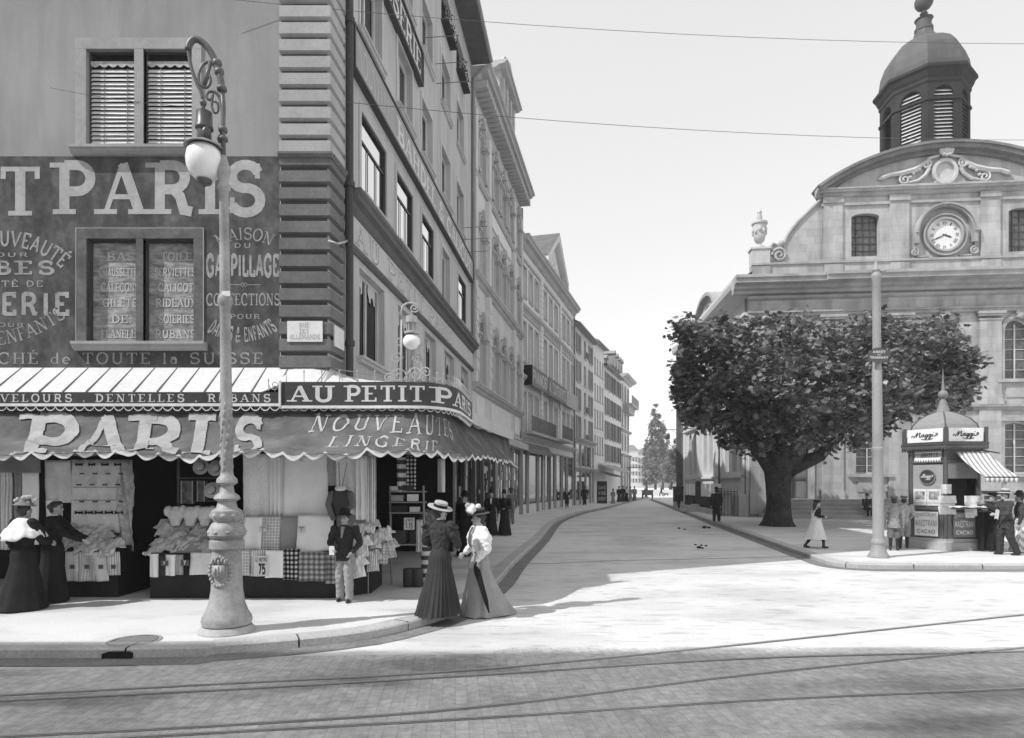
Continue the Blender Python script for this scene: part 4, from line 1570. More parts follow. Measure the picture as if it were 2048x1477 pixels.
CTR = mat('counter paint', .025, rough=.6, amp=.3)


def slab(name, pts, z0, z1, mm, label, cat):
    q = MB()
    n_ = len(pts)
    lo = [q.p(x, y, z0) for x, y in pts]
    hi = [q.p(x, y, z1) for x, y in pts]
    q.f += [lo[::-1], hi] + [[lo[k], lo[(k + 1) % n_], hi[(k + 1) % n_], hi[k]] for k in range(n_)]
    return tag(q.build(name, mm), label, cat)


Xa = xat(300, 10.7)
slab('shop_counter', [(Xa, 10.7), (-2.95, 10.7), (-2.42, 11.2), (-2.42, 12.1), (Xa, 12.1)], KH, .86, CTR, 'long dark counter with a cut-off corner carrying the cloth display', 'counter')
slab('shop_counter', [(xat(118, 10.8), 10.8), (xat(236, 10.8), 10.8), (xat(236, 10.8), 12.0), (xat(118, 10.8), 12.0)], KH, .95, CTR, 'short dark counter under the pile of shirts behind the clerk', 'counter')


def garment(c, wd, ht, tilt, rot, mm, label, cat='blouse', group=None, name='blouse', sl=.35, seed=0):
    """soft garment laid on a slope: one crumpled sheet with two short sleeves"""
    q = MB()
    cr, sr = math.cos(rot), math.sin(rot)
    ct, st = math.cos(tilt), math.sin(tilt)

    def put(x, y):
        n_ = .06 * mnoise.noise((x * 4 + seed * 3.1, y * 4, seed)) + .045 * mnoise.noise((x * 9, y * 3 + seed, seed)) + .03 * mnoise.noise((x * 17, y * 17 + seed, seed))
        n_ = n_ * 1.3 + .06 * (1 - min(1, 1.6 * abs(x))) - .05 * max(0, abs(x) - .4)
        x, y, n_ = x * wd, y * ht, n_ * wd * 1.8
        x, y = x * cr - y * sr, x * sr + y * cr
        return c[0] + x, c[1] + y * ct - n_ * st, c[2] + y * st + n_ * ct

    def edge(b):                                          # half width, hem to shoulder, with sleeves standing out
        if b < .52:
            return .40 - .06 * b
        if b < .62:
            return .37 + (b - .52) * 3.6
        return .73 - (b - .62) * .75
    q.grid(lambda a, b: put((a - .5) * 2 * edge(b) * (1 + .06 * mnoise.noise((b * 5, seed, a))), b - .5 - (.1 * max(0, 1 - abs(a - .5) * 6) if b > .95 else 0) - .22 * max(0, abs((a - .5) * 2 * edge(b)) - .36)), 22, 16)
    o = q.build(name, mm, smooth=True, solid=.014)
    return tag(o, label, cat, group) if label else o


SH1 = mat('cream shirting', .66, rough=.95, amp=.12, scale=4)
SH2 = mat('striped shirting', .58, rough=.95, amp=.15, scale=4)
mul_pattern('striped shirting', waves('x', .03, .75, 1.05, .1, rot=.4))
GB = 'blouses heaped on the counter left of the lamp post'
bl = [(318, 1098, SH2), (345, 1080, SH2), (372, 1094, SH1), (398, 1078, SH2), (420, 1098, SH1), (335, 1056, SH1), (366, 1058, SH2), (400, 1052, SH1)]
bn = ['striped blouse at the lower left end of the heap', 'striped blouse second from the left in the heap', 'pale blouse low in the middle of the heap', 'striped blouse in the middle of the heap near the lamp post', 'pale blouse nearest the lamp post base', 'pale blouse at the back left of the heap', 'striped blouse at the back middle of the heap', 'pale blouse at the back right of the heap']
for k, (x, y, mm) in enumerate(bl):
    Y = 10.85 + (1100 - y) * .011
    garment((xat(x, Y), Y, zat(y, Y)), .36, .42, .7, random.uniform(-.5, .5), mm, bn[k], group=GB, seed=k + 1)
for k, (x, lab) in enumerate(((352, 'leftmost'), (381, 'middle'), (410, 'rightmost'))):   # stuffed blouses on stands
    Y = 11.25
    q = MB()
    X, Z = xat(x, Y), zat(1032, Y)
    q.loft([(Z - .18, .07, .06, X, Y), (Z - .1, .09, .08, X, Y), (Z, .14, .1, X, Y), (Z + .1, .12, .09, X, Y), (Z + .16, .05, .05, X, Y)], 14)
    q.ell((X - .13, Y, Z + .08), (.08, .07, .1), 10, 8)
    q.ell((X + .13, Y, Z + .08), (.08, .07, .1), 10, 8)
    o = q.build('stuffed_blouse', SH1, None, remesh=.018)
    o.modifiers.new('rumple', 'DISPLACE').strength = .03
    tx = bpy.data.textures.get('rumple') or bpy.data.textures.new('rumple', 'CLOUDS')
    tx.noise_scale = .05
    o.modifiers['rumple'].texture = tx
    tag(o, lab + ' of the three puffed blouses standing on the counter under the straw hats', 'blouse', 'puffed blouses on stands')
hang(299, 316, 1108, 1155, 10.66, LINEN, 'white apron end hanging at the left corner of the long counter', 'apron', 'apron', 1, group='aprons over the counter front')
hang(316, 330, 1112, 1153, 10.65, DARKC, 'dark apron strip beside the white one at the counter corner', 'apron', 'apron', 1, group='aprons over the counter front')
hang(330, 350, 1110, 1152, 10.66, LINEN, 'white apron with a dark tag over the left counter front', 'apron', 'apron', 1, group='aprons over the counter front')
hang(350, 366, 1110, 1150, 10.65, LINEN_G, 'grey apron in the middle of the left counter front', 'apron', 'apron', 1, group='aprons over the counter front')
hang(366, 382, 1110, 1150, 10.66, BLACKC, 'black apron next to the plain grey cloth', 'apron', 'apron', 1, group='aprons over the counter front')
hang(381, 426, 1106, 1150, 10.65, SH1, 'broad plain cloth over the counter left of the lamp base', 'apron', 'apron', 1, group='aprons over the counter front')
card(322, 336, 1122, 1132, 10.6, [('7', .3, .6, .2, .8, .24)], 'dark price tag on the left counter aprons', mm=mat('dark card', .1), ink=LETTER_W)
card(362, 378, 1120, 1132, 10.6, [('7', .3, .6, .2, .8, .24)], 'dark price tag over the black apron', mm=mat('dark card', .1), ink=LETTER_W)
for a_, b_, c_, lb in ((-5.95, -4.85, 11.3, 'mound of folded stuff under the blouses left of the lamp post'), (-7.55, -6.75, 11.4, 'mound of folded stuff under the shirts on the short counter')):
    q = MB()
    q.loft([(.84, (b_ - a_) / 2, .6, (a_ + b_) / 2, c_), (1.1, (b_ - a_) / 2 - .08, .4, (a_ + b_) / 2, c_ + .15), (1.28, (b_ - a_) / 2 - .2, .2, (a_ + b_) / 2, c_ + .3)], 20)
    tag(q.build('clothes_heap', LINEN_G, smooth=True), lb, 'linen heap')
# rack above the heap: straw hats and boxes
STRAW = mat('pale straw', .42, amp=.15, fine=60, famp=.2)


def straw_hat(x, y, Y, label, r=.14):
    c = (xat(x, Y), Y, zat(y, Y))
    ax = (Vector((1, 0, 0)), Vector((0, .25, .97)), Vector((0, -.97, .25)))
    h = empty('straw_hat', c, label, 'straw hat', 'straw hats hung on the rack')
    q = MB()
    q.lathe([(r, .0), (r, .008), (r * .55, .012), (r * .52, .07), (r * .4, .08), (.001, .08)], c, 22, ax, cap=False)
    q.build('hat_body', STRAW, h, smooth=40)
    q = MB()
    q.lathe([(r * .56, .014), (r * .55, .04)], c, 22, ax, cap=False)
    q.build('ribbon', BLACKC, h, smooth=True)


straw_hat(402, 934, 11.2, 'straw boater hung highest on the dark rack left of the lamp post')
straw_hat(432, 937, 11.15, 'straw boater half hidden behind the lamp post, upper of that pair')
straw_hat(424, 981, 11.1, 'straw boater hung low against the lamp post')
for x0, x1, y0, y1, lb in ((362, 386, 962, 1008, 'framed dark pattern box left on the hat rack'), (394, 410, 962, 1004, 'narrow dark pattern box beside the low straw boater')):
    q = MB()
    Y = 11.3
    q.box(xat(x0, Y), xat(x1, Y), Y, Y + .1, zat(y1, Y), zat(y0, Y))
    o = tag(q.build('pattern_box', mat('box lid', .12, amp=.6, scale=9)), lb, 'box', 'boxes on the hat rack')
    q = MB()
    for (a, b, c, d) in ((x0, x0 + 2, y0, y1), (x1 - 2, x1, y0, y1)):
        q.box(xat(a, Y), xat(b, Y), Y - .01, Y - .001, zat(d, Y), zat(c, Y))
    q.build('box_edge', mat('box edge', .35), o)
q = MB()
for x in (357, 440):
    q.tube([(xat(x, 11.35), 11.35, .86), (xat(x, 11.35), 11.35, 2.7)], .025, 6)
for z in (1.7, 2.1, 2.5):
    q.tube([(xat(357, 11.35), 11.35, z), (xat(440, 11.35), 11.35, z)], .015, 6)
tag(q.build('hat_rack', mat('rack wood', .08)), 'dark wooden rack holding straw hats and boxes behind the lamp post', 'rack')
# display panel of shirt fronts with black bows
YD = 11.15
DP = empty('tie_display', (xat(190, YD), YD, KH), 'leaning white display panel with rows of shirt fronts and black bow ties', 'display panel')
q = MB()


def dp(x, y, o=0.0):
    Y = YD + (1100 - y) * -.0004 + .25 - (y - 920) / 180 * .25 - o
    return xat(x, Y), Y, zat(y, Y)


q.grid(lambda a, b: (lambda p_: (p_[0], p_[1] + .015 * math.sin(a * 25 + b * 3), p_[2]))(dp(142 + 98 * a, 1066 - 146 * b)), 20, 10)
q.build('cloth_panel', SH1, DP, smooth=True, solid=.01)
q = MB()
q.grid(lambda a, b: (lambda p_: (p_[0] + .01 * math.sin(b * 40), p_[1] + .04 * math.sin(a * 9 + b * 8), p_[2] + (-.05 if int(a * 11) % 2 and b < .02 else 0)))(dp(236 + 30 * a, 1098 - 178 * b)), 12, 16)
q.build('lace_fringe', mat('lace', .45, amp=.3, scale=14), DP, smooth=True, solid=.01)
for row, (y, n_, big) in enumerate(((930, 4, 1.3), (948, 4, .8), (970, 4, .8), (1004, 4, .8), (1026, 5, 1.5))):
    for i in range(n_):
        x = 158 + i * (26 if n_ == 4 else 20) + (6 if row % 2 else 0)
        c = Vector(dp(x, y, .03))
        q = MB()
        sz = .035 * big
        for sg in (1, -1):
            q.poly([tuple(c), tuple(c + Vector((sg * sz * 1.3, -.01, sz * .8))), tuple(c + Vector((sg * sz * 1.4, 0, -sz * .6)))])
        q.ell(c, (sz * .45, sz * .3, sz * .45), 6, 4)
        q.build('bow_tie', BLACKC, DP)
q = MB()
for k in range(3):
    for i in range(9):
        a_, b_ = dp(146, 975 + k * 26, .02), dp(236, 975 + k * 26, .02)
    q.tube([a_, b_], .004, 4)
q.build('wire', IRON, DP)
hang(90, 142, 921, 1006, 11.3, SH1, 'cream shirt front hanging left of the tie display', 'shirt', 'hanging_shirt', 2, group='garments hung at the left end')
hang(92, 124, 1000, 1050, 11.28, LINEN, 'lower white shirt hanging behind the clerk', 'shirt', 'hanging_shirt', 2, group='garments hung at the left end')
hang(-40, 26, 934, 1100, 11.2, STRP, 'striped curtain cloth at the left edge of the photograph', 'cloth', 'hanging_cloth', 4, .03, group='garments hung at the left end')
hang(20, 50, 938, 1100, 11.25, LINEN_G, 'grey figured drape second from the left edge', 'cloth', 'hanging_cloth', 3, .03, group='garments hung at the left end')
hang(46, 78, 940, 1090, 11.2, LINEN, 'plain pale drape behind the lady in the white cape', 'cloth', 'hanging_cloth', 1, .01, group='garments hung at the left end')
hang(-40, 84, 912, 946, 10.9, mat('rolled blind cloth', .2), 'rolled grey cloth bulging under the awning at the left edge', 'cloth', 'rolled_cloth', 1.5, .05, group='garments hung at the left end')
GS = 'shirts piled on the short counter'
sn = ['shirt nearest the clerk on the short counter', 'shirt lying second on the short counter with open collar', 'big pale shirt at the front of the short counter', 'striped shirt in the middle of the short counter', 'crumpled shirt at the right of the short counter', 'shirt at the back left of the short counter', 'shirt at the back right of the short counter']
for k, (x, y, mm) in enumerate(((130, 1086, SH1), (158, 1076, SH1), (178, 1094, SH1), (200, 1082, SH2), (220, 1096, SH2), (150, 1060, SH2), (205, 1062, SH1))):
    Y = 10.75 + (1096 - y) * .011
    garment((xat(x, Y), Y, zat(y, Y)), .34, .42, .7, random.uniform(-.9, .9), mm, sn[k], 'shirt', GS, 'shirt', seed=k + 20)
for k, (a, b) in enumerate(((131, 158), (158, 190), (188, 216), (214, 240))):
    o = hang(a, b, 1104, 1163 - (k > 2) * 12, 10.7, (SH1, SH2, SH1, STRP)[k], ('first', 'second', 'third', 'fourth and last')[k] + ' skirt length from the left, hanging over the short counter front', 'cloth', 'hanging_cloth', 1, .02, group='skirt lengths over the short counter')
    card((a + b) / 2 - 5, (a + b) / 2 + 4, 1130, 1138, 10.64, [], ('first', 'second', 'third', 'fourth and last')[k] + ' dark tag from the left along the short counter front', mm=mat('dark card', .1))
# child's clothes right of the boy, on the cut-off corner of the counter
GC = "children's clothes heaped on the counter corner"
cn = ['white baby frock at the left of the corner heap', 'striped frock low on the corner heap', 'white bib lying highest on the corner heap', 'pale frock in the middle of the corner heap', 'white sleeve garment at the right of the corner heap', 'checked frock low at the right of the corner heap', 'small pale jacket at the far right of the corner heap', 'white cap shaped garment on top of the corner heap', 'white collar garment low at the left of the corner heap']
for k, (x, y, Y, mm, tl) in enumerate(((722, 1094, 10.78, LINEN, 1.15), (742, 1122, 10.85, STRP, 1.35), (716, 1062, 11.0, LINEN, .7), (748, 1082, 11.05, SH1, .8), (768, 1070, 11.3, LINEN, .6), (762, 1108, 11.08, PL1, 1.3), (776, 1098, 11.3, SH1, 1.1), (738, 1054, 11.2, LINEN, .6), (714, 1134, 10.68, LINEN, 1.35))):
    garment((xat(x, Y) + .02, Y, zat(y, Y)), .26, .36, tl, random.uniform(-.25, .25) + .1, mm, cn[k], 'frock', GC, 'child_frock', seed=k + 40)
q = MB()
q.poly([(-2.95, 10.85, .84), (-2.4, 11.25, .84), (-2.4, 11.9, .84), (-3.2, 11.9, .84)])
q.loft([(.8, .5, .55, -2.85, 11.4), (1.0, .46, .5, -2.85, 11.42), (1.2, .33, .4, -2.85, 11.5), (1.32, .2, .25, -2.85, 11.5)], 16)
tag(q.build('clothes_heap', LINEN_G, smooth=True), 'grey mound of folded linen under the frocks on the counter corner', 'linen heap')
# jacket and bag hung behind the boy
YJ = 10.75
JB = empty('hanging_jacket', (xat(678, YJ), YJ, 1.6), "dark child's jacket hung on a ribbon above the boy with a pale cap on top", 'jacket')
q = MB()
X, Z = xat(682, YJ), zat(998, YJ)
q.loft([(Z - .26, .13, .07, X + .03, YJ), (Z - .1, .15, .08, X + .01, YJ), (Z + .06, .17, .08, X, YJ), (Z + .14, .12, .07, X, YJ), (Z + .18, .05, .05, X, YJ)], 14)
q.build('jacket_body', NAVY, JB, remesh=.015)
for sg, e in ((-1, -.32), (1, -.18)):
    q = MB()
    q.chain([((X + sg * .15, YJ, Z + .08), .06), ((X + sg * .2, YJ - .03, Z - .1), .055), ((X + sg * .12, YJ - .04, Z + e), .045)])
    q.build('sleeve', mat('jacket sleeve', .14), JB, remesh=.015)
q = MB()
q.ell((X, YJ - .03, Z + .17), (.1, .06, .06), 12, 8)
q.build('cap', SH1, JB, remesh=.015)
q = MB()
q.tube([(X - .02, YJ, Z + .2), (X - .04, YJ, Z + .6)], .012, 5)
q.tube([(X + .02, YJ, Z + .2), (X + .1, YJ, Z + .6)], .012, 5)
q.build('ribbon', LINEN_G, JB)
# things in the doorway on the street side
YR = 12.1
RK_ = empty('shelf_stand', (xat(815, YR), YR, KH), 'rickety shelf stand of folded goods in the dark shop doorway', 'stand')
q = MB()
for x in (783, 850):
    q.tube([(xat(x, YR), YR, KH), (xat(x - 3, YR), YR, zat(972, YR))], .02, 6)
for y in (985, 1006, 1027, 1090):
    q.box(xat(780, YR), xat(852, YR), YR - .12, YR + .12, zat(y, YR), zat(y, YR) + .02)
q.build('shelf_frame', mat('stand wood', .3), RK_)
for i, (x, y, wd, h, mm) in enumerate(((792, 984, 18, 9, SH2), (818, 984, 24, 11, NAVY), (796, 1005, 24, 12, LINEN_G), (826, 1005, 20, 14, SH1), (800, 1026, 28, 12, DARKC), (830, 1026, 18, 10, SH2), (800, 1089, 26, 26, NAVY), (832, 1089, 22, 24, DARKC))):
    q = MB()
    q.box(xat(x - wd / 2, YR), xat(x + wd / 2, YR), YR - .11, YR + .08, zat(y, YR) + .022, zat(y - h, YR) + .02)
    tag(q.build('folded_goods', mm), 'folded bundle, ' + ('first', 'second', 'third', 'fourth', 'fifth', 'sixth', 'seventh', 'last')[i] + ' counting down the doorway shelf stand', 'bundle', 'folded goods on the shelf stand')
card(808, 829, 1036, 1060, YR - .16, [('LE METRE', .1, .9, .7, .9, .18), ('1.15', .15, .85, .12, .58, .18)], 'white price card reading LE METRE 1.15 on the doorway stand')
hang(794, 812, 915, 985, 12.0, STRZ, 'dark cloth with white bands hanging in the shop doorway', folds=1, group='cloth hung in the doorway')
hang(813, 832, 913, 978, 12.0, PL2, 'dark checked shawl hanging in the shop doorway', folds=1, group='cloth hung in the doorway')
hang(875, 890, 918, 985, 13.6, LINEN, 'pale scarf hanging at the right of the dark doorway', folds=1, group='cloth hung in the doorway')
hang(832, 845, 1040, 1105, 11.95, SH2, 'long striped ribbon lengths hanging from the shelf stand', folds=2, group='cloth hung in the doorway')
for k, (x, r_) in enumerate(((848, .09),)):
    q = MB()
    X, Y = xat(x + 4, 12.0), 12.0
    q.tube([(X, Y, KH), (X, Y, zat(1068, Y))], r_, 16)
    tag(q.build('cloth_roll', STRZ, smooth=40), 'upright roll of boldly banded cloth on the pavement behind the lady in grey', 'cloth roll')
for x, lb in ((818, 'dark round tin on the pavement under the shelf stand'), (834, 'second dark tin beside the banded roll')):
    q = MB()
    X, Y = xat(x, 11.9), 11.9
    q.lathe([(.1, 0), (.11, .02), (.11, .3), (.1, .33)], (X, Y, KH), 16)
    tag(q.build('tin', mat('dark tin', .05, rough=.4), smooth=40), lb, 'tin', 'tins in the doorway')
q = MB()
q.ell((xat(858, 12.4), 12.4, zat(1036, 12.4)), (.2, .12, .16), 14, 10)
o = q.build('bouquet', mat('dried flowers', .2, amp=.8, scale=12, fine=30, famp=.5), None, smooth=True)
o.modifiers.new('rumple', 'DISPLACE').strength = .1
o.modifiers['rumple'].texture = bpy.data.textures['rumple']
tag(o, 'mottled bunch of trimmings between the shelf stand and the lady in grey', 'trimmings')
# ------------------------------------------------------------------ the street row behind the corner building
SHOPGLASS = mat('shop window glass', .05, rough=.05, amp=.8, scale=1.2, spec=.6)
STONE_ST = mat('street front stone', .58, amp=.1, scale=.6, fine=20, famp=.07, bump=.15)
STONE_ST2 = mat('pale street front', .7, amp=.08, scale=.6, fine=20, famp=.06, bump=.1)
STONE_ST3 = mat('weathered street front', .58, amp=.14, scale=.5, fine=20, famp=.08, bump=.1)
SHUT = mat('grey louvred shutter', .28, amp=.12)
SHUT_D = mat('dark louvred shutter', .14, amp=.15)


class House:
    def __init__(s, name, label, y0, X0, slope, y1, top, mm, depth=14, roof=3.0, over=.5, dk=.22):
        s.X0, s.y0, s.sl, s.y1 = X0, y0, slope, y1
        s.k = math.hypot(slope, 1)
        s.T = frame(X0, y0, slope, 1)
        s.L = (y1 - y0) * s.k
        s.root = empty(name, (X0, y0, KH), label, 'building')
        s.mm, s.top, s.ops, s.dk = mm, top, [], dk
        s.depth, s.rf, s.over = depth, roof, over

    def u(s, Y):
        return (Y - s.y0) * s.k

    def part(s, nm, mm, fn, **k):
        q = MB(s.T)
        fn(q)
        return q.build(nm, mm, s.root, **k)

    def win(s, Y, w_, z0, z1, arch=0, **k):
        u = s.u(Y)
        a, b = u - w_ / 2, u + w_ / 2
        s.ops.append((a, b, z0, z1, arch))
        k.setdefault('fm', FRAME_W)
        k.setdefault('gm', mat('street window glass', .035, rough=.15, amp=.5, scale=.7, spec=.12))
        if k['gm'] is None or random.random() < .28:
            k['gm'] = random.choice((mat('drawn white curtain', .42, rough=.6, amp=.3, scale=3), mat('blotchy grey curtain', .2, rough=.5, amp=.6, scale=2)))
        sh = k.pop('shutter', None)
        fr = window(s.T, s.root, a, b, z0, z1, arch, s.dk, **k)
        if sh:
            for sd in (0, 1):
                q = MB(s.T)
                wd = (b - a) / 2
                x0 = a - wd - .02 if sd == 0 else b + .02
                q.box(x0, x0 + wd, .01, .06, z0, z1)
                n = int((z1 - z0) / .11)
                for i in range(n):
                    z = z0 + .06 + (z1 - z0 - .1) * i / n
                    q.box(x0 + .06, x0 + wd - .06, .061, .08, z, z + .05)
                q.build('shutter', sh, fr)
        return fr

    def wall(s, z0=0.1):
        s.part('wall', s.mm, lambda q: wall_face(q, 0, s.L, z0, s.top, s.ops, s.dk))
        q = MB(s.T)
        d, t = s.depth, s.top
        for u in (0, s.L):
            q.poly([(u, -.01, z0), (u, -d, z0), (u, -d, t), (u, -.01, t)])
        q.poly([(0, -d, z0), (s.L, -d, z0), (s.L, -d, t), (0, -d, t)])
        q.build('side_wall', s.mm, s.root)
        q = MB(s.T)
        o = s.over
        r = t + s.rf
        q.poly([(-.05, o, t + .02), (s.L + .05, o, t + .02), (s.L + .05, -d * .45, r), (-.05, -d * .45, r)])
        q.poly([(-.05, -d, t + .02), (s.L + .05, -d, t + .02), (s.L + .05, -d * .45, r), (-.05, -d * .45, r)])
        for u in (0, s.L):
            q.poly([(u, 0, t), (u, -d, t), (u, -d * .45, r)])
        q.build('roof', ROOF, s.root)


# --- ornate arcaded house
A = House('arcaded_house', 'ornate stone house with rows of round-arched windows and a heavy bracketed cornice', 26.72, -1.64, .183, 38.35, 18.3, STONE_ST, over=.0, roof=2.2, dk=.4)
YA = [28.05, 30.85, 32.75, 34.75, 37.0]
for z0, z1 in ((6.25, 8.95), (10.95, 13.35), (15.15, 17.3)):
    for Y in YA:
        A.win(Y, 1.15 if Y not in (28.05, 37.0) else 1.2, z0, z1, 1, cols=2, rows=2, gm=mat('grey blind glass', .05, rough=.3, amp=.6, scale=.8, spec=.1))
A.wall()


def f(q):
    for z in (6.2, 10.8):
        cornice(q, -.02, A.L + .1, z, .34, .3)
    q.sweep([(0, 14.95), (.16, 14.95), (.16, 14.85), (.08, 14.75), (0, 14.75)], [0, A.L])
    q.sweep([(0, 17.75), (.12, 17.75), (.12, 17.6), (.06, 17.5), (0, 17.5)], [0, A.L])
    q.sweep([(0, 4.62), (.14, 4.62), (.14, 4.5), (.05, 4.42), (0, 4.42)], [0, A.L])


A.part('string_course', TRIM, f)


def f(q):
    cornice(q, -.1, A.L + .2, 19.1, .5, .85)
    q.box(0, A.L, -.3, .05, 18.3, 18.62)
    n = 30
    for i in range(n):
        u = .2 + (A.L - .4) * i / (n - 1)
        q.box(u - .11, u + .11, .05, .62, 18.3, 18.6)


A.part('main_cornice', TRIM, f)


for z0, z1 in ((6.21, 10.4), (10.81, 14.7), (14.96, 17.5)):
    for Y in (26.85, 29.46, 35.8, 38.2):
        def f(q):
            u = A.u(Y)
            q.box(max(u - .24, 0), min(u + .24, A.L), .002, .18, z0, z1)
            zz = z0 + .5
            while zz < z1 - .5 and z0 < 7:
                q.box(max(u - .25, 0), min(u + .25, A.L), .18, .21, zz, zz + .34)
                zz += .5
        A.part('pilaster', STONE_ST, f)
for z0, z1 in ((6.25, 8.95), (10.95, 13.35), (15.15, 17.3)):
    for Y in YA:
        u, hw = A.u(Y), .58

        def f(q):
            zs = z1 - hw
            for sg in (-1, 1):
                c = u + sg * (hw + .12)
                q.box(c - .1, c + .1, .002, .16, z0 + .12, zs - .2)
                q.box(c - .15, c + .15, .002, .2, z0, z0 + .12)
                q.box(c - .14, c + .14, .002, .2, zs - .2, zs - .1)
                q.box(c - .2, c + .2, .002, .26, zs - .1, zs)
            n = 10
            for i in range(n):
                a, b = PI * i / n, PI * (i + 1) / n
                for r0, r1, d in ((hw, hw + .14, .1), (hw + .14, hw + .2, .16)):
                    P = [(u + r0 * math.cos(a), zs + r0 * math.sin(a)), (u + r1 * math.cos(a), zs + r1 * math.sin(a)), (u + r1 * math.cos(b), zs + r1 * math.sin(b)), (u + r0 * math.cos(b), zs + r0 * math.sin(b))]
                    q.prism(P, .002, d)
            q.prism([(u - .07, z1 - .05), (u + .07, z1 - .05), (u + .13, z1 + .3), (u - .13, z1 + .3)], .003, .28)
            q.ell((u, .2, z1 + .34), (.16, .1, .12), 8, 6)
        A.part('arch_surround', TRIM, f)
for Y, wd, z0, z1 in ((28.05, 1.5, 4.8, 5.75), (32.7, 4.9, 4.8, 5.75), (37.0, 1.5, 4.8, 5.75), (32.7, 4.8, 14.0, 14.65)):
    A.part('sign_panel', mat('white sign panel', .68, amp=.05), lambda q: q.box(A.u(Y) - wd / 2, A.u(Y) + wd / 2, .002, .06, z0, z1))


def f(q):                                                 # attic: parapet, central dormer with broken pediment, end dies
    q.box(.1, A.L - .1, -.5, -.1, 19.1, 19.7)
    for Y, h in ((27.3, 22.6), (29.5, 20.9), (35.8, 20.6), (37.9, 21.1)):
        u = A.u(Y)
        q.box(u - .4, u + .4, -.55, -.05, 19.1, h - .3)
        q.box(u - .5, u + .5, -.6, .05, h - .3, h - .15)
        q.prism([(u - .45, h - .15), (u + .45, h - .15), (u, h + .2)], -.55, 0)
    u = A.u(32.6)
    q.box(u - 2.4, u + 2.4, -.9, .25, 19.1, 20.6)
    q.box(u - 1.8, u + 1.8, -.6, .3, 19.1, 21.6)
    for e in (-1.35, -.5, .5, 1.35):
        q.box(u + e - .16, u + e + .16, .3, .46, 19.2, 21.4)
    cornice(q, u - 2.1, u + 2.1, 21.9, .35, .75)
    q.prism([(u - 2.0, 21.9), (u + 2.0, 21.9), (u + 1.4, 22.5), (u, 23.0), (u - 1.4, 22.5)], -.5, .5)
    q.ell((u, -.1, 22.85), (.16, .16, .3), 8, 6)


A.part('attic', TRIM, f)
A.part('attic_window', GLASS, lambda q: q.box(A.u(32.6) - .36, A.u(32.6) + .36, .301, .312, 19.4, 21.1))


def f(q):
    for u0, u1 in ((.3, 2.2), (2.6, 4.4), (4.8, 6.6), (7.0, 8.8), (9.2, 11.4)):
        q.box(u0, u1, -.16, -.1, .7, 3.9)


A.ops = []
for u0, u1 in ((.3, 2.2), (2.6, 4.4), (4.8, 6.6), (7.0, 8.8), (9.2, 11.4)):
    A.part('shop_glass', SHOPGLASS, lambda q: q.box(u0, u1, .004, .02, .7, 4.0))
    A.part('shop_frame', mat('shop frame grey', .36), lambda q: [q.box(u0 - .06, u0, .002, .1, .2, 4.1), q.box(u1, u1 + .06, .002, .1, .2, 4.1), q.box(u0, u1, .002, .08, 4.0, 4.1), q.box((u0 + u1) / 2 - .03, (u0 + u1) / 2 + .03, .021, .06, .7, 4.0)])
    A.part('window_display', mat('display cards', .35, amp=.5), lambda q: [q.box(u, u + .35, .022, .03, z, z + .4) for u, z in ((u0 + .2, .8), (u0 + .9, 1.1), (u0 + .5, 1.8), (u0 + 1.2, 2.2))])
A.part('shop_sign', mat('long pale sign', .45), lambda q: q.box(.1, A.L - .1, .05, .5, 3.95, 4.3))
A.part('drainpipe', IRON_L, lambda q: q.tube([(A.L - .08, .12, .2), (A.L - .08, .12, 18.2)], .07, 8), smooth=True)

# --- piano dealer's house with the pediment
P3 = House('pediment_house', 'long pale classical house with triangular pediment and a piano dealer board across it', 38.4, .47, .288, 54.8, 16.1, STONE_ST2, over=.0, roof=2.8, dk=.3)
Y3C = [39.3, 40.8, 42.3, 44.6, 46.3, 48.0, 50.8, 52.4, 54.1]
for z0, z1 in ((13.35, 15.1), (9.4, 11.8), (5.2, 7.55)):
    for Y in Y3C:
        ar = 1 if (z0 == 5.2 and Y == 46.3) else 0
        P3.win(Y, .82, z0, z1 + (.3 if ar else 0), ar, cols=2, rows=3, surround=.13, sill=(.1, .1) if z0 > 9 else None, gm=GLASS if z0 < 12 else None)
P3.wall()


def f(q):
    cornice(q, -.05, P3.L + .1, 16.75, .65, .6)
    q.sweep([(0, 15.6), (.1, 15.6), (.1, 15.45), (0, 15.4)], [0, P3.L])
    cornice(q, 0, P3.L, 12.75, .4, .22)
    q.sweep([(0, 12.3), (.08, 12.3), (.08, 12.15), (0, 12.1)], [0, P3.L])
    cornice(q, 0, P3.L, 8.5, .4, .26)
    cornice(q, 0, P3.L, 4.95, .35, .35)


P3.part('cornice', TRIM, f)


def f(q):
    u0, u1 = P3.u(43.4), P3.u(49.4)
    um = (u0 + u1) / 2
    q.prism([(u0, 16.75), (u1, 16.75), (um, 19.2)], -.4, .2)
    for a, b in ((u0 - .4, um), (u1 + .4, um)):
        q.prism([(a, 16.76), (b, 19.25), (b, 19.74), (a, 17.1)], -.4, .62)
    for i in range(9):
        q.ell((um + random.uniform(-1.4, 1.4), .2, 17.3 + random.uniform(0, .8)), (.3, .12, .22), 8, 6)


P3.part('pediment', STONE_ST2, f)
P3.part('pediment_roof', ROOF, lambda q: (q.poly([(P3.u(43.4) - .45, .63, 17.12), (P3.u(46.4), .63, 19.84), (P3.u(46.4), -6, 19.84), (P3.u(43.4) - .45, -6, 17.12)]), q.poly([(P3.u(49.4) + .45, .63, 17.12), (P3.u(46.4), .63, 19.84), (P3.u(46.4), -6, 19.84), (P3.u(49.4) + .45, -6, 17.12)])))
for Y in (43.45, 49.4):
    def f(q):
        z = 5.0
        while z < 15.3:
            q.box(P3.u(Y) - .3, P3.u(Y) + .3, .002, .12, z, z + .34)
            z += .38
    P3.part('pilaster', STONE_ST2, f)


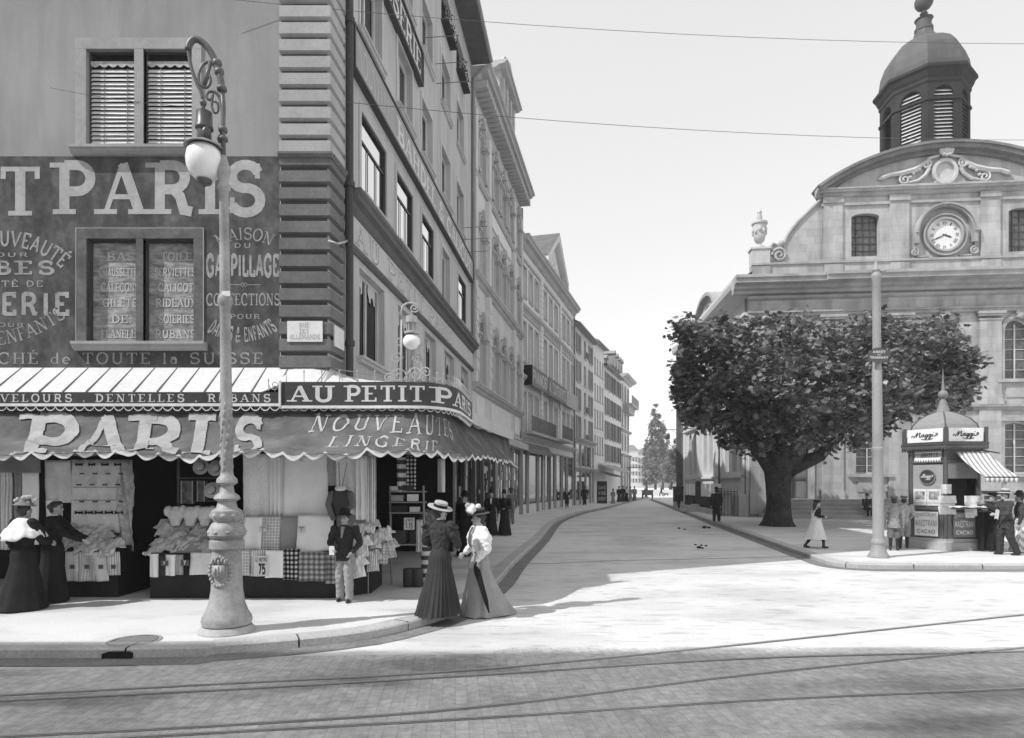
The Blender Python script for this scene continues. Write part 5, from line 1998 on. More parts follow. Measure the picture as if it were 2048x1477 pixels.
def dormer(H, Y, z, w_=1.1, h=1.3, back=-1.6):
    def g(q):
        u = H.u(Y)
        q.box(u - w_ / 2, u + w_ / 2, back - 1.5, back, z, z + h)
        q.prism([(u - w_ / 2 - .15, z + h), (u + w_ / 2 + .15, z + h), (u, z + h + .5)], back - 1.5, back + .15)
    o = H.part('dormer', mat('dormer slate', .26, amp=.15), g)
    q = MB(H.T)
    u = H.u(Y)
    q.box(u - w_ * .3, u + w_ * .3, back + .002, back + .02, z + .25, z + h - .15)
    q.build('dormer_window', GLASS, o)


def chimney(H, Y, z0, z1, w_, d, back, pots=2, mm=None):
    def g(q):
        u = H.u(Y)
        q.box(u - w_ / 2, u + w_ / 2, back - d, back, z0, z1)
        q.box(u - w_ / 2 - .08, u + w_ / 2 + .08, back - d - .08, back + .08, z1, z1 + .15)
    o = H.part('chimney', mm or mat('rendered chimney', .62, amp=.06), g)
    for i in range(pots):
        q = MB(H.T)
        q.lathe([(.14, z1 + .15), (.11, z1 + .8 + .3 * (i % 2))], (0, 0, 0), 8, None) if False else q.tube([(H.u(Y) - w_ / 3 + i * w_ / max(pots, 1), back - d / 2, z1 + .15), (H.u(Y) - w_ / 3 + i * w_ / max(pots, 1), back - d / 2, z1 + .8 + .4 * (i % 2))], .12, 8)
        q.build('chimney_pot', mat('chimney pot', .3), o)


dormer(P3, 39.6, 17.0, 1.0, 1.2, -.9)
dormer(P3, 42.0, 16.9, .9, 1.0, -.9)
chimney(P3, 53.6, 16.5, 19.3, 1.6, 1.2, -1.6, 2)
PB = mat('piano board', .21, amp=.15)
for y0, y1, s_ in ((39.2, 43.2, 'PIANOS'), (43.6, 49.2, 'A. COUTEMENTS'), (49.5, 53.8, '')):
    o = P3.part('signboard', PB if s_ else mat('pale board', .42), lambda q: q.box(P3.u(y0), P3.u(y1), .45, .52, 7.95, 9.15))
    P3_ = P3
    if s_:
        word(s_, lambda u, v, e: P3.T(u, .52 + e, v), P3.u(y0) + .25, P3.u(y1) - .25, 8.2, 8.92, mat('pale board lettering', .5), o, 'board_lettering', serif=False, sw=.2, con=.9)
P3.part('board_end', BLACKC, lambda q: q.box(P3.u(39.15), P3.u(39.19), -.0, .55, 7.95, 9.15))


def railing(q, u0, u1, w0, z0, h, step=.14, r=.013):
    q.box(u0, u1, w0 - .02, w0 + .02, z0 + h - .03, z0 + h)
    q.box(u0, u1, w0 - .02, w0 + .02, z0 + .04, z0 + .07)
    n = max(2, int((u1 - u0) / step))
    for i in range(n + 1):
        u = u0 + (u1 - u0) * i / n
        q.box(u - r, u + r, w0 - r, w0 + r, z0 + .07, z0 + h - .03)


o = P3.part('balcony', TRIM, lambda q: (q.box(.1, P3.u(49), .0, .75, 4.98, 5.1), q.box(P3.u(45), P3.u(48.6), .75, 1.2, 4.98, 5.1)))
q = MB(P3.T)
railing(q, .15, P3.u(45), .7, 5.1, .95)
railing(q, P3.u(45), P3.u(48.6), 1.15, 5.1, .95)
q.build('balcony_railing', IRON_M, o)
for u0, u1 in ((.25, 1.4), (1.8, 4.0), (4.5, 5.5), (6.2, 7.3), (8.0, 9.2), (9.8, 11.6), (12.2, 13.6), (14.2, 16.4)):
    P3.part('shop_glass', SHOPGLASS, lambda q: q.box(u0, u1, .004, .02, .75, 4.1))
    P3.part('shop_frame', mat('shop frame grey', .36), lambda q: [q.box(u0 - .05, u0, .002, .1, .2, 4.2), q.box(u1, u1 + .05, .002, .1, .2, 4.2), q.box(u0, u1, .002, .09, 4.1, 4.2)])
P3.part('shop_blind', mat('fringed blind', .2), lambda q: q.grid(lambda a, b: (.2 + 7.0 * a, .1 + .35 * b, 4.5 - .6 * b - (.08 * abs(math.sin(a * 60)) if b > .9 else 0)), 80, 3))
P3.part('doorway', DARK, lambda q: q.box(7.45, 7.9, .004, .03, .2, 4.0))
P3.part('drainpipe', IRON_M, lambda q: q.tube([(P3.L - .1, .1, .2), (P3.L - .1, .1, 16)], .06, 6))

# --- shuttered house with dormers
P4 = House('shuttered_house', 'plain weathered house with grey shutters and a tiled mansard of dormers beyond the pediment', 54.8, 5.2, .32, 63.2, 15.6, STONE_ST3, over=.55, roof=3.2, dk=.25)
for z0, z1 in ((13.4, 15.0), (10.9, 12.7), (8.4, 10.3), (5.9, 7.9)):
    for Y in (56.6, 59.4, 61.9):
        P4.win(Y, 1.0, z0, z1, 0, cols=2, rows=3, sill=(.08, .1), shutter=SHUT if Y != 59.4 else None)
P4.wall()
P4.part('eaves', mat('pale eaves boards', .3), lambda q: q.box(-.1, P4.L + .1, -.1, .6, 15.5, 15.62))
for Y in (56.5, 59.2, 61.6):
    dormer(P4, Y, 16.6, 1.2, 1.5, -1.8)
chimney(P4, 62.6, 16.5, 21.2, 2.2, 1.2, -3.0, 0)
for Y, z in ((59.4, 5.9), (59.4, 8.4), (59.4, 13.4)):
    o = P4.part('window_guard', IRON_M, lambda q: railing(q, P4.u(Y) - .55, P4.u(Y) + .55, .2, z - .05, .6, .12))
for u in (.6, 2.9, 5.2):
    P4.part('shop_window', SHOPGLASS, lambda q: q.box(u, u + 1.6, .004, .03, 3.6, 5.4))
    P4.part('shop_window', SHOPGLASS, lambda q: q.box(u, u + 1.6, .004, .03, .6, 3.0))
P4.part('shop_cornice', TRIM, lambda q: (cornice(q, 0, P4.L, 5.9, .3, .5), cornice(q, 0, P4.L, 3.4, .3, .6)))
for u in (.15, 2.45, 4.75, 7.0, 8.4):
    P4.part('shop_post', mat('shop frame grey', .36), lambda q: q.box(u, u + .25, .002, .12, .2, 5.5))

# --- narrow house, then the many-windowed one, then the corner hotel
P5 = House('narrow_house', 'narrow pale house with four slim windows on each floor and a tall white chimney', 63.25, 7.89, .36, 68.1, 16.0, STONE_ST2, over=.5, roof=2.6, dk=.25)
for z0, z1 in ((12.9, 14.5), (10.3, 11.9), (7.6, 9.4), (5.0, 6.8)):
    for Y in (64.1, 65.2, 66.3, 67.4):
        P5.win(Y, .62, z0, z1, 0, cols=1, rows=3, sill=(.06, .08))
P5.wall()
chimney(P5, 65.8, 16.5, 21.6, 3.4, 2.0, -3.5, 4, mat('white chimney', .7, amp=.04))
P5.part('eaves', mat('pale eaves boards', .3), lambda q: q.box(-.1, P5.L + .1, -.1, .55, 15.9, 16.02))
P6 = House('many_windowed_house', 'long house with close rows of shuttered windows above the cafe awnings', 68.15, 9.66, .35, 77.5, 14.4, STONE_ST2, over=.5, roof=3.4, dk=.25)
for z0, z1 in ((12.1, 13.9), (9.4, 11.2), (6.8, 8.7), (4.4, 6.2)):
    for i, Y in enumerate((69.2, 71.1, 73.0, 74.9, 76.8)):
        P6.win(Y, .8, z0, z1, 0, cols=2, rows=3, sill=(.06, .08), shutter=(SHUT, SHUT_D)[i in (2, 4)])
P6.wall()
P6.part('eaves', mat('pale eaves boards', .3), lambda q: q.box(-.1, P6.L + .1, -.1, .55, 14.3, 14.42))
for Y in (69.5, 72, 74.5, 77):
    dormer(P6, Y, 15.4, 1.1, 1.5, -1.6)
P7 = House('corner_hotel', 'far corner house with mansard roof and stone balconies, last of the left row', 77.55, 12.95, .33, 84.6, 14.6, STONE_ST2, over=.0, roof=4.5, dk=.25)
for z0, z1 in ((11.9, 14.0), (8.9, 11.0), (6.0, 8.0)):
    for Y in (78.8, 81.0, 83.3):
        P7.win(Y, .9, z0, z1, 0, cols=2, rows=3, surround=.12)
P7.wall()
P7.part('cornice', TRIM, lambda q: (cornice(q, -.05, P7.L + .6, 15.2, .6, .9), cornice(q, 0, P7.L, 8.6, .3, .4), cornice(q, 0, P7.L, 5.6, .35, .4)))
o = P7.part('balcony', TRIM, lambda q: (q.box(1.5, P7.L + .3, 0, 1.2, 11.55, 11.8), q.prism([(1.5, 11.55), (P7.L + .3, 11.55), (P7.L - .5, 10.7), (2.5, 10.7)], 0, .7)))
q = MB(P7.T)
railing(q, 1.5, P7.L + .3, 1.15, 11.8, .95, .2, .03)
q.build('balcony_railing', TRIM, o)
for Y in (78.6, 80.6, 82.6, 84.2):
    dormer(P7, Y, 16.0, 1.2, 1.7, -.9)
for u in (.8, 2.8, 4.8, 6.8):
    P7.part('shop_post', STONE_ST2, lambda q: q.box(u - .3, u + .3, .0, .25, .15, 5.3))
P7.part('shop_glass', GLASS, lambda q: q.box(.2, P7.L - .2, .003, .02, .4, 4.6))
EM = empty('entrance_canopy', (15.3, 84, 4), 'thin glass marquee projecting from the far corner house', 'canopy')
q = MB(P7.T)
q.prism([(4.5, 4.0), (8.6, 4.15), (8.6, 4.22), (4.5, 4.07)], 0, 3.0)
q.build('marquee_roof', IRON_M, EM)
q = MB(P7.T)
q.tube([(6.5, .1, 5.2), (6.5, 2.8, 4.2)], .03, 5)
q.tube([(8.2, 2.7, 4.1), (8.2, 2.7, 3.5)], .06, 6)
q.build('stay', IRON_M, EM)
# cafe terrace under P5/P6
CAF = empty('cafe_awning', (11, 70, 3), 'pale cafe awning slung out over the terrace in the distance', 'awning')
q = MB(P6.T)
q.grid(lambda a, b: (-3 + 9 * a, .1 + 2.0 * b, 4.0 - .8 * b + .05 * math.sin(a * 14)), 20, 4)
q.build('canvas', mat('cafe canvas', .4), CAF, smooth=True, solid=.02)
CAF = empty('cafe_awning', (8, 64, 3), 'lower darker cafe awning below the pale one', 'awning')
q = MB(P5.T)
q.grid(lambda a, b: (.3 + 6 * a, .1 + 1.8 * b, 3.2 - .5 * b + .04 * math.sin(a * 16)), 20, 4)
q.build('canvas', mat('cafe canvas dark', .25), CAF, smooth=True, solid=.02)
CB = empty('cafe_screen', (8.6, 62.5, KH), 'dark standing board lettered CAFE VINS BIERE at the cafe terrace', 'signboard')
xa, xb, Yc = xat(1194, 62.0), xat(1214, 62.0), 62.0
q = MB()
q.box(xa, xb, Yc, Yc + .08, KH, zat(963, Yc))
q.build('board', mat('dark red board', .035, amp=.2), CB)
for s_, y0, y1 in (('CAFÉ', 973, 979), ('VINS', 983, 990), ('BIÈRE', 995, 1001)):
    word(s_, lambda u, v, e: (u, Yc - e, v), xa + .12, xb - .12, zat(y1, Yc), zat(y0, Yc), mat('board cream', .45), CB, 'board_lettering', serif=False, sw=.18, con=.9)
# ------------------------------------------------------------------ the church
CST = mat('church sandstone', .40, amp=.14, scale=.45, fine=16, famp=.08, bump=.2)
mul_pattern('church sandstone', bricks('xz', .9, .42, .008, .72, .07))
mul_pattern('church sandstone', blotch(.9, .74, 1.08, .36, .56, (1.5, 1.5, .4), 8))
CSS = mat('church side stone', .6, amp=.06, scale=.5, fine=16, famp=.05, bump=.1)
mul_pattern('church side stone', bricks('yz', .9, .42, .004, .93, .03))
CMO = mat('church moulding', .36, amp=.28, scale=.9, fine=18, famp=.1, bump=.2)
COR = mat('church ornament', .5, amp=.12, scale=2, fine=18, famp=.1, bump=.2)
LEAD = mat('weathered copper roof', .10, rough=.6, amp=.2, scale=1.2, fine=12, famp=.12)
LEADED = mat('leaded church glass', .10, rough=.25, amp=.5, scale=2.2, fine=9, famp=.3, spec=.5)
CX0, CY0 = 13.5, 37.0
CF = frame(CX0, CY0, 1, -.093)
CW = 20.9
UC = 10.46
CH = empty('church', CF(UC, 0, KH), 'classical stone church with clock, curved pediment and louvred octagonal lantern', 'church')


def cpart(nm, mm, fn, T=CF, parent=None, **k):
    q = MB(T)
    fn(q)
    return q.build(nm, mm, parent or CH, **k)


ops = []
ZB = 1.15
bays = [2.6, 6.57, UC, 14.4, 18.3]
for i, u in enumerate(bays):
    ops.append((u - .8, u + .8, 7.75, 11.15, 1))
    if i == 0 or i == 4:
        ops.append((u - .75, u + .75, ZB, 4.6, 0))
    elif i == 2:
        ops.append((u - 1.1, u + 1.1, ZB, 5.0, 1))
    else:
        ops.append((u - .78, u + .78, 2.55, 5.45, .25))
cpart('wall', CST, lambda q: wall_face(q, 0, CW, .1, 13.6, ops, .45))
for (a, b, c, d, ar) in ops:
    if c > ZB + .01:
        window(CF, CH, a, b, c, d, ar, .45, FRAME_W, LEADED, 2, 6, .09, .03)
    else:
        fr = window(CF, CH, a, b, c, d, ar, .45, mat('church door oak', .12, amp=.2), mat('church door panel', .2, amp=.2), 2, 3, .08, .1)
        fr.name = 'door'
aop = [(6.32 - .75, 6.32 + .75, 14.75, 17.15, .22), (14.6 - .75, 14.6 + .75, 14.75, 17.15, .22)]
cpart('attic_wall', CST, lambda q: (wall_face(q, 3.95, 16.97, 13.6, 18.2, aop, .35),))
for o_ in aop:
    window(CF, CH, *o_[:4], o_[4], .35, FRAME_D, LEADED, 4, 6, .04, .025)


for u in (.62, 4.55, 8.1, 12.85, 16.4, 20.3):             # giant pilasters with capitals on tall bases
    def f(q):
        w_ = .55
        q.box(max(u - w_, .0), min(u + w_, CW), .002, .16, 6.9, 11.0)
        q.box(max(u - w_ - .1, 0), min(u + w_ + .1, CW), .002, .24, 6.35, 6.62)
        q.box(max(u - w_ - .05, 0), min(u + w_ + .05, CW), .002, .2, 6.62, 6.9)
        q.box(max(u - w_ - .04, 0), min(u + w_ + .04, CW), .002, .2, 11.0, 11.08)
        q.box(max(u - w_ - .1, 0), min(u + w_ + .1, CW), .002, .26, 11.2, 11.32)
        q.box(max(u - w_ - .16, 0), min(u + w_ + .16, CW), .002, .33, 11.32, 11.46)
        q.box(max(u - w_ - .02, 0), min(u + w_ + .02, CW), .002, .1, .95, 6.1)
        q.box(max(u - w_ - .08, 0), min(u + w_ + .08, CW), .002, .16, .3, 1.6)
    cpart('pilaster', CST, f)



def f(q):
    q.sweep([(0, 6.35), (.22, 6.35), (.22, 6.24), (.14, 6.18), (.1, 6.05), (0, 6.0)], [-.2, CW + .2])
    q.sweep([(0, 11.75), (.24, 11.75), (.24, 11.66), (.15, 11.62), (.12, 11.48), (0, 11.46)], [-.1, CW + .1])
    q.sweep([(0, 12.6), (.18, 12.6), (.18, 12.5), (.12, 12.45), (0, 12.4)], [-.1, CW + .1])
    q.sweep([(-.4, 13.62), (1.0, 13.62), (1.0, 13.46), (.92, 13.38), (.9, 13.2), (.55, 13.12), (.5, 12.98), (.28, 12.9), (.24, 12.75), (0, 12.7)], [-.95, CW + .95])
    for (a, b) in ((3.9, 17.0),):                          # breaks forward under the attic
        q.sweep([(0, 13.625), (1.18, 13.625), (1.18, 13.465), (1.1, 13.385), (1.08, 13.205), (.6, 13.125), (0, 12.985)], [a, b])
    cornice(q, 3.6, 17.32, 18.5, .42, .4)
    q.sweep([(0, 17.75), (.1, 17.75), (.1, 17.6), (0, 17.58)], [3.95, 16.97])
    q.sweep([(0, 14.5), (.2, 14.5), (.2, 14.38), (.1, 14.34), (0, 14.3)], [.1, CW - .1])


cpart('entablature', CMO, f)


def f(q):
    q.box(.1, CW - .1, -.35, .12, 13.6, 14.36)
    for u in (.62, 4.55, 8.1, 12.85, 16.4, 20.3):
        q.box(max(u - .5, .05), min(u + .5, CW - .05), .12, .2, 13.64, 14.3)
    for u in (4.55, 8.1, 12.85, 16.4):
        q.box(u - .5, u + .5, .002, .13, 14.5, 17.58)
        q.box(u - .55, u + .55, .002, .17, 17.75, 18.08)
    for u in bays:
        q.ell((u, .1, 11.22), (.25, .14, .2), 8, 6)
        q.box(u - .26, u + .26, .002, .2, 11.3, 11.5)


cpart('attic_blocks', CST, f)


for (a, b, c, d, ar) in ops:                              # window architraves
    def f(q):
        u, hw = (a + b) / 2, (b - a) / 2
        zs = d - (hw if ar == 1 else (ar or 0))
        for sg in (-1, 1):
            x0, x1 = sorted((u + sg * hw, u + sg * (hw + .22)))
            q.box(x0, x1, .002, .08, c, zs)
        if ar == 1:
            n = 14
            for i in range(n):
                t0, t1 = PI * i / n, PI * (i + 1) / n
                q.prism([(u + r * math.cos(t), zs + r * math.sin(t)) for r, t in ((hw, t0), (hw + .22, t0), (hw + .22, t1), (hw, t1))], .002, .085)
        else:
            q.box(u - hw - .22, u + hw + .22, .003, .083, d, d + .2)
        if c > ZB + .01:
            q.box(u - hw - .4, u + hw + .4, .002, .2, c - .18, c)
            q.box(u - hw + .1, u + hw - .1, .002, .05, c - 1.0, c - .4)
    cpart('architrave', CMO, f)
# curved pediment
R0, RISE, HALF = 0, 2.15, 6.75
RAD = (HALF * HALF + RISE * RISE) / (2 * RISE)
ZC = 18.4 + RISE - RAD
TH = math.asin(HALF / RAD)


def f(q):
    n = 36
    pts = [(UC + (RAD - .2) * math.sin(-TH + 2 * TH * i / n), max(18.4, ZC + (RAD - .2) * math.cos(-TH + 2 * TH * i / n))) for i in range(n + 1)]
    q.prism(pts, -.5, -.02)


cpart('tympanum', CST, f)


def f(q):
    n = 44
    for r0, r1, d in ((RAD - .32, RAD - .12, .22), (RAD - .12, RAD + .1, .5), (RAD + .1, RAD + .24, .62)):
        for i in range(n):
            a, b = -TH + 2 * TH * i / n, -TH + 2 * TH * (i + 1) / n
            q.prism([(UC + r * math.sin(t), ZC + r * math.cos(t)) for r, t in ((r0, a), (r1, a), (r1, b), (r0, b))], -.5, d)


cpart('pediment_arch', mat('weathered pediment edge', .2, amp=.3, scale=1.2, fine=14, famp=.2), f)


def ring(q, u, z, r0, r1, w0, w1, n=36, a0=0, a1=2 * PI, sx=1.0):
    for i in range(n):
        a, b = a0 + (a1 - a0) * i / n, a0 + (a1 - a0) * (i + 1) / n
        q.prism([(u + sx * r * math.cos(t), z + r * math.sin(t)) for r, t in ((r0, a), (r1, a), (r1, b), (r0, b))], w0, w1)


def wspiral(q, u, z, r, turns, a0, sg, rad, w0=.12, n=28):
    if z > 18.56:
        z = 18.56 + (z - 18.56) * .87
    P = []
    for i in range(n + 1):
        t = i / n
        a = a0 + sg * turns * 2 * PI * t
        P.append(CF(u + r * (1 - .85 * t) * math.cos(a), w0, z + r * (1 - .85 * t) * math.sin(a)))
    T0 = q.T
    q.T = None
    q.tube(P, rad, 6)
    q.T = T0


def wtube(q, pts, rad, w0=.1):
    T0 = q.T
    q.T = None
    q.tube([CF(u, w0, z if not (18.56 < z < 20.9) else 18.56 + (z - 18.56) * .87) for u, z in pts], rad, 6)
    q.T = T0


def f(q):                                                 # cartouche with wreath, scrolls and trailing palms
    T9 = q.T
    q.T = lambda u, w_, z: T9(u, w_, 18.56 + (z - 18.56) * .87)
    ring(q, UC, 19.35, .62, .82, .0, .22, 28, sx=.82)
    ring(q, UC, 19.35, .0, .62, -.02, .05, 20, sx=.82)
    for k in range(12):
        a = k * PI / 6
        q.ell((UC + .3 * math.cos(a), .3, 20.62 + .3 * math.sin(a)), (.12, .12, .12), 6, 5)
    q.ell((UC, .3, 20.62), (.28, .14, .28), 12, 8)
    for sg in (-1, 1):
        wspiral(q, UC + sg * .95, 19.85, .26, 1.5, PI / 2, sg, .06, .14)
        wspiral(q, UC + sg * 2.1, 18.95, .3, 1.5, PI / 2, -sg, .06, .12)
        wtube(q, [(UC + sg * .3, 20.4), (UC + sg * .8, 20.25), (UC + sg * 1.05, 19.9)], .09)
        wtube(q, [(UC + sg * .8, 19.6), (UC + sg * 1.0, 19.2), (UC + sg * 1.4, 18.85), (UC + sg * 2.0, 18.72)], [.12, .1, .09, .06])
        wtube(q, [(UC + sg * 1.0, 20.0), (UC + sg * 1.6, 19.55), (UC + sg * 2.3, 19.35), (UC + sg * 2.9, 19.3), (UC + sg * 3.3, 19.12), (UC + sg * 3.5, 19.05)], [.1, .16, .15, .12, .14, .03])
        for k in range(7):
            q.ell((UC + sg * (.85 + .16 * k), .12, 20.1 - .17 * k + random.uniform(-.05, .1)), (.1, .1, .1), 6, 5)
        q.box(min(UC + sg * .7, UC + sg * 2.4), max(UC + sg * .7, UC + sg * 2.4), .0, .16, 18.56, 18.64)
    wtube(q, [(UC - .5, 18.68), (UC, 18.6), (UC + .5, 18.68)], .1)


cpart('cartouche', COR, f)
# clock
ck = cpart('clock', mat('enamel clock face', .72, rough=.4, amp=.05), lambda q: ring(q, UC, 15.75, 0, .84, .05, .1, 36))


def f(q):
    ring(q, UC, 15.75, .84, .94, .05, .26, 40)
    ring(q, UC, 15.75, .94, 1.08, .02, .14, 40)
    ring(q, UC, 15.75, 1.08, 1.16, .02, .24, 40)


cpart('clock_surround', CMO, f)


def f(q):
    ring(q, UC, 15.85, 1.4, 1.5, .02, .32, 30, 0, PI)
    ring(q, UC, 15.85, 1.5, 1.6, .02, .42, 30, 0, PI)
    for sg in (-1, 1):
        q.box(UC + sg * 1.52 - .12, UC + sg * 1.52 + .12, .02, .3, 15.3, 15.86)
        wspiral(q, UC + sg * 1.58, 14.85, .24, 1.4, PI / 2, sg, .06, .12)
        q.box(UC + sg * 1.6 - .04, UC + sg * 1.6 + .04, .02, .14, 14.7, 15.3)
        q.box(min(UC + sg * .8, UC + sg * 1.45), max(UC + sg * .8, UC + sg * 1.45), .02, .1, 14.58, 14.66)


cpart('clock_hood', CMO, f)
ROM = ['XII', 'I', 'II', 'III', 'IIII', 'V', 'VI', 'VII', 'VIII', 'IX', 'X', 'XI']
for k, s_ in enumerate(ROM):
    a = PI / 2 - k * PI / 6

    def fm(u, v, e):                                      # numerals stand upright towards the rim
        return CF(UC + (.6 + v) * math.cos(a) + u * math.sin(a), .102 + e, 15.75 + (.6 + v) * math.sin(a) - u * math.cos(a))
    wd = .05 * len(s_) + .02
    word(s_, fm, -wd / 2 - .02, wd / 2 + .02, -.02, .15, LETTER_D, ck, 'numeral', serif=False, sw=.22, con=.6)
for ang, L, w_ in ((90 - 3.68 * 30, .42, .05), (90 - 41 * 6, .66, .035)):
    a = math.radians(ang)
    q = MB()
    P = [(-.12, -w_ * .5), (-.12, w_ * .5), (L * .7, w_), (L, 0), (L * .7, -w_)]
    q.poly([CF(UC + x * math.cos(a) - y * math.sin(a), .118 + w_ * .1, 15.75 + x * math.sin(a) + y * math.cos(a)) for x, y in P])
    q.build('clock_hand', LETTER_D, ck)


for sg in (-1, 1):                                        # scrolled buttresses either side of the attic
    def f(q):
        U = lambda u: UC + sg * (u - UC)
        pts = [(U(3.95), 14.5), (U(3.95), 18.1)]
        for i in range(15):
            t = i / 14
            a = t * PI / 2
            pts.append((U(3.9 - 2.05 * math.sin(a) ** 1.3), 18.0 - 2.75 * (1 - math.cos(a)) ** .62))
        pts += [(U(1.6), 15.45), (U(1.3), 15.55), (U(1.1), 15.2), (U(1.15), 14.5)]
        q.prism(pts, -.35, -.02)
        e = [(U(3.92 - 2.05 * math.sin(i / 14 * PI / 2) ** 1.3), 18.02 - 2.75 * (1 - math.cos(i / 14 * PI / 2)) ** .62) for i in range(15)]
        wtube(q, e + [(U(1.6), 15.5), (U(1.3), 15.62), (U(1.05), 15.3)], .1, .0)
        wspiral(q, U(1.65), 14.95, .42, 1.8, PI, -sg, .09, .04)
        q.ell((U(1.75), .0, 15.6), (.18, .2, .2), 8, 6)
    cpart('scroll_buttress', CST, f)
for sg in (-1, 1):
    u = UC + sg * (.62 - UC) * -1 if sg < 0 else UC + (UC - .62)
    u = .62 if sg < 0 else 2 * UC - .62

    def f(q):
        q.box(u - .5, u + .5, -.5, .14, 14.36, 15.3)
        q.box(u - .57, u + .57, -.57, .2, 15.3, 15.4)
        c = CF(u, -.18, 0)
        T0 = q.T
        q.T = None
        q.lathe([(.3, 15.4), (.3, 15.5), (.12, 15.6), (.1, 15.7), (.26, 15.85), (.32, 16.1), (.36, 16.5), (.38, 16.75), (.44, 16.8), (.44, 16.9), (.2, 16.95), (.12, 17.05), (.16, 17.2), (.1, 17.4), (.14, 17.5), (.02, 17.75)], (c[0], c[1], 0), 18)
        for k in range(10):
            a = k * PI / 5
            q.ell((c[0] + .36 * math.cos(a), c[1] + .36 * math.sin(a), 16.35 + .1 * (k % 2)), (.08, .08, .16), 6, 5)
        q.T = T0
    cpart('urn', COR, f, smooth=40)

# side wall towards the street
CD = (.07, 1.0)
CS = frame(CX0, CY0, CD[0], CD[1], -1)                    # u away from the camera, w towards the street
LSD = 19.0
sops = []
for u in (1.35, 3.1, 4.85):
    sops.append((u - .5, u + .5, 2.75, 6.1, 1))
for u in (9.2, 11.0, 14.6, 16.4):
    sops.append((u - .5, u + .5, 2.75, 6.1, 1))
for u in (3.1, 9.2, 14.6):
    sops.append((u - .8, u + .8, 7.75, 11.15, 1))
cpart('side_wall', CSS, lambda q: wall_face(q, 0, LSD, .1, 13.6, sops, .4), CS)
for o_ in sops:
    window(CS, CH, *o_[:4], 1, .4, FRAME_D if o_[3] > 7 else mat('church shutter', .22), LEADED if o_[3] > 7 else mat('shuttered panel', .26, amp=.1), 2, 5 if o_[3] > 7 else 1, .07, .03)


def f(q):
    q.sweep([(0, 6.4), (.2, 6.4), (.2, 6.3), (.1, 6.2), (0, 6.15)], [-.1, LSD + .1])
    q.sweep([(0, 11.75), (.24, 11.75), (.24, 11.66), (.12, 11.5), (0, 11.46)], [0, LSD])
    q.sweep([(-.4, 13.61), (.98, 13.61), (.98, 13.44), (.9, 13.2), (.55, 13.1), (.28, 12.9), (0, 12.7)], [.0, LSD + .5])
    q.sweep([(0, 2.5), (.14, 2.5), (.14, 2.36), (0, 2.3)], [0, LSD])
    q.sweep([(0, 1.5), (.1, 1.5), (.1, 1.4), (0, 1.38)], [0, LSD])


cpart('side_cornice', CSS, f, CS)
for u in (.62, 6.9, 12.8, 18.4):
    cpart('pilaster', CSS, lambda q: q.box(u - .5, u + .5, .002, .14, .1, 11.5), CS)


def f(q):                                                 # curved gable over the side front, roof behind it
    u0, u1, um = 7.0, 12.7, 9.85
    n = 20
    pts = [(um + (u1 - u0) / 2 * math.cos(PI * i / n), 13.6 + 1.75 * math.sin(PI * i / n) ** .8) for i in range(n + 1)]
    q.prism(pts, -.5, .1)
    for i in range(n):
        (a, b), (c, d) = pts[i], pts[i + 1]
        k0, k1 = 1.1, 1.1
        q.prism([(a, b), (um + (a - um) * 1.08, 13.6 + (b - 13.6) * 1.14), (um + (c - um) * 1.08, 13.6 + (d - 13.6) * 1.14), (c, d)], -.5, .45)


cpart('side_gable', mat('gable stone', .36, amp=.15), f, CS)
cpart('side_gable_roof', mat('gable roof zinc', .22), lambda q: q.grid(lambda a, b: (9.85 + 3.0 * math.cos(PI * a), -.3 - 6 * b, 13.6 + 1.8 * max(0, math.sin(PI * a)) ** .8), 20, 2), CS, smooth=True)
cpart('gable_window', GLASS, lambda q: q.prism([(9.85 + 1.0 * math.cos(PI * i / 12), 13.75 + 1.1 * math.sin(PI * i / 12)) for i in range(13)], .101, .12), CS)


def f(q):                                                 # main roof and back
    E = [CS(-.3, .6, 13.65), CS(LSD + .5, .6, 13.65)]
    r0, r1 = CF(UC, -1.2, 19.2), CF(UC, -18.5, 19.2)
    Rt = [CF(CW + .5, -.2, 13.65), CF(CW + .5, -19, 13.65)]
    q.T = None
    q.poly([E[0], E[1], r1, r0])
    q.poly([Rt[0], Rt[1], r1, r0])
    q.poly([CF(3.9, -.4, 13.7), CF(17, -.4, 13.7), CF(15, -1.2, 18.6), CF(5.9, -1.2, 18.6)])
    q.poly([CF(3.6, -.3, 18.45), CF(17.3, -.3, 18.45), CF(15, -4, 17.9), CF(6, -4, 17.9)])
    q.poly([E[1], r1, Rt[1], (Rt[1][0], Rt[1][1], 0), (E[1][0], E[1][1], 0)])


cpart('roof', ROOF, f)
cpart('right_wall', CST, lambda q: q.poly([(CW, 0, .1), (CW, -19, .1), (CW, -19, 13.6), (CW, 0, 13.6)]))
m = MB()
e = [CS(.25, .12, z) for z in (.15, 12.6)]
m.tube(e, .07, 8)
for u in (6.0, 18.9):
    m.tube([CS(u, .22, .15), CS(u, .22, 12.6)], .06, 6)
m.build('drainpipe', IRON_M, CH, smooth=True)
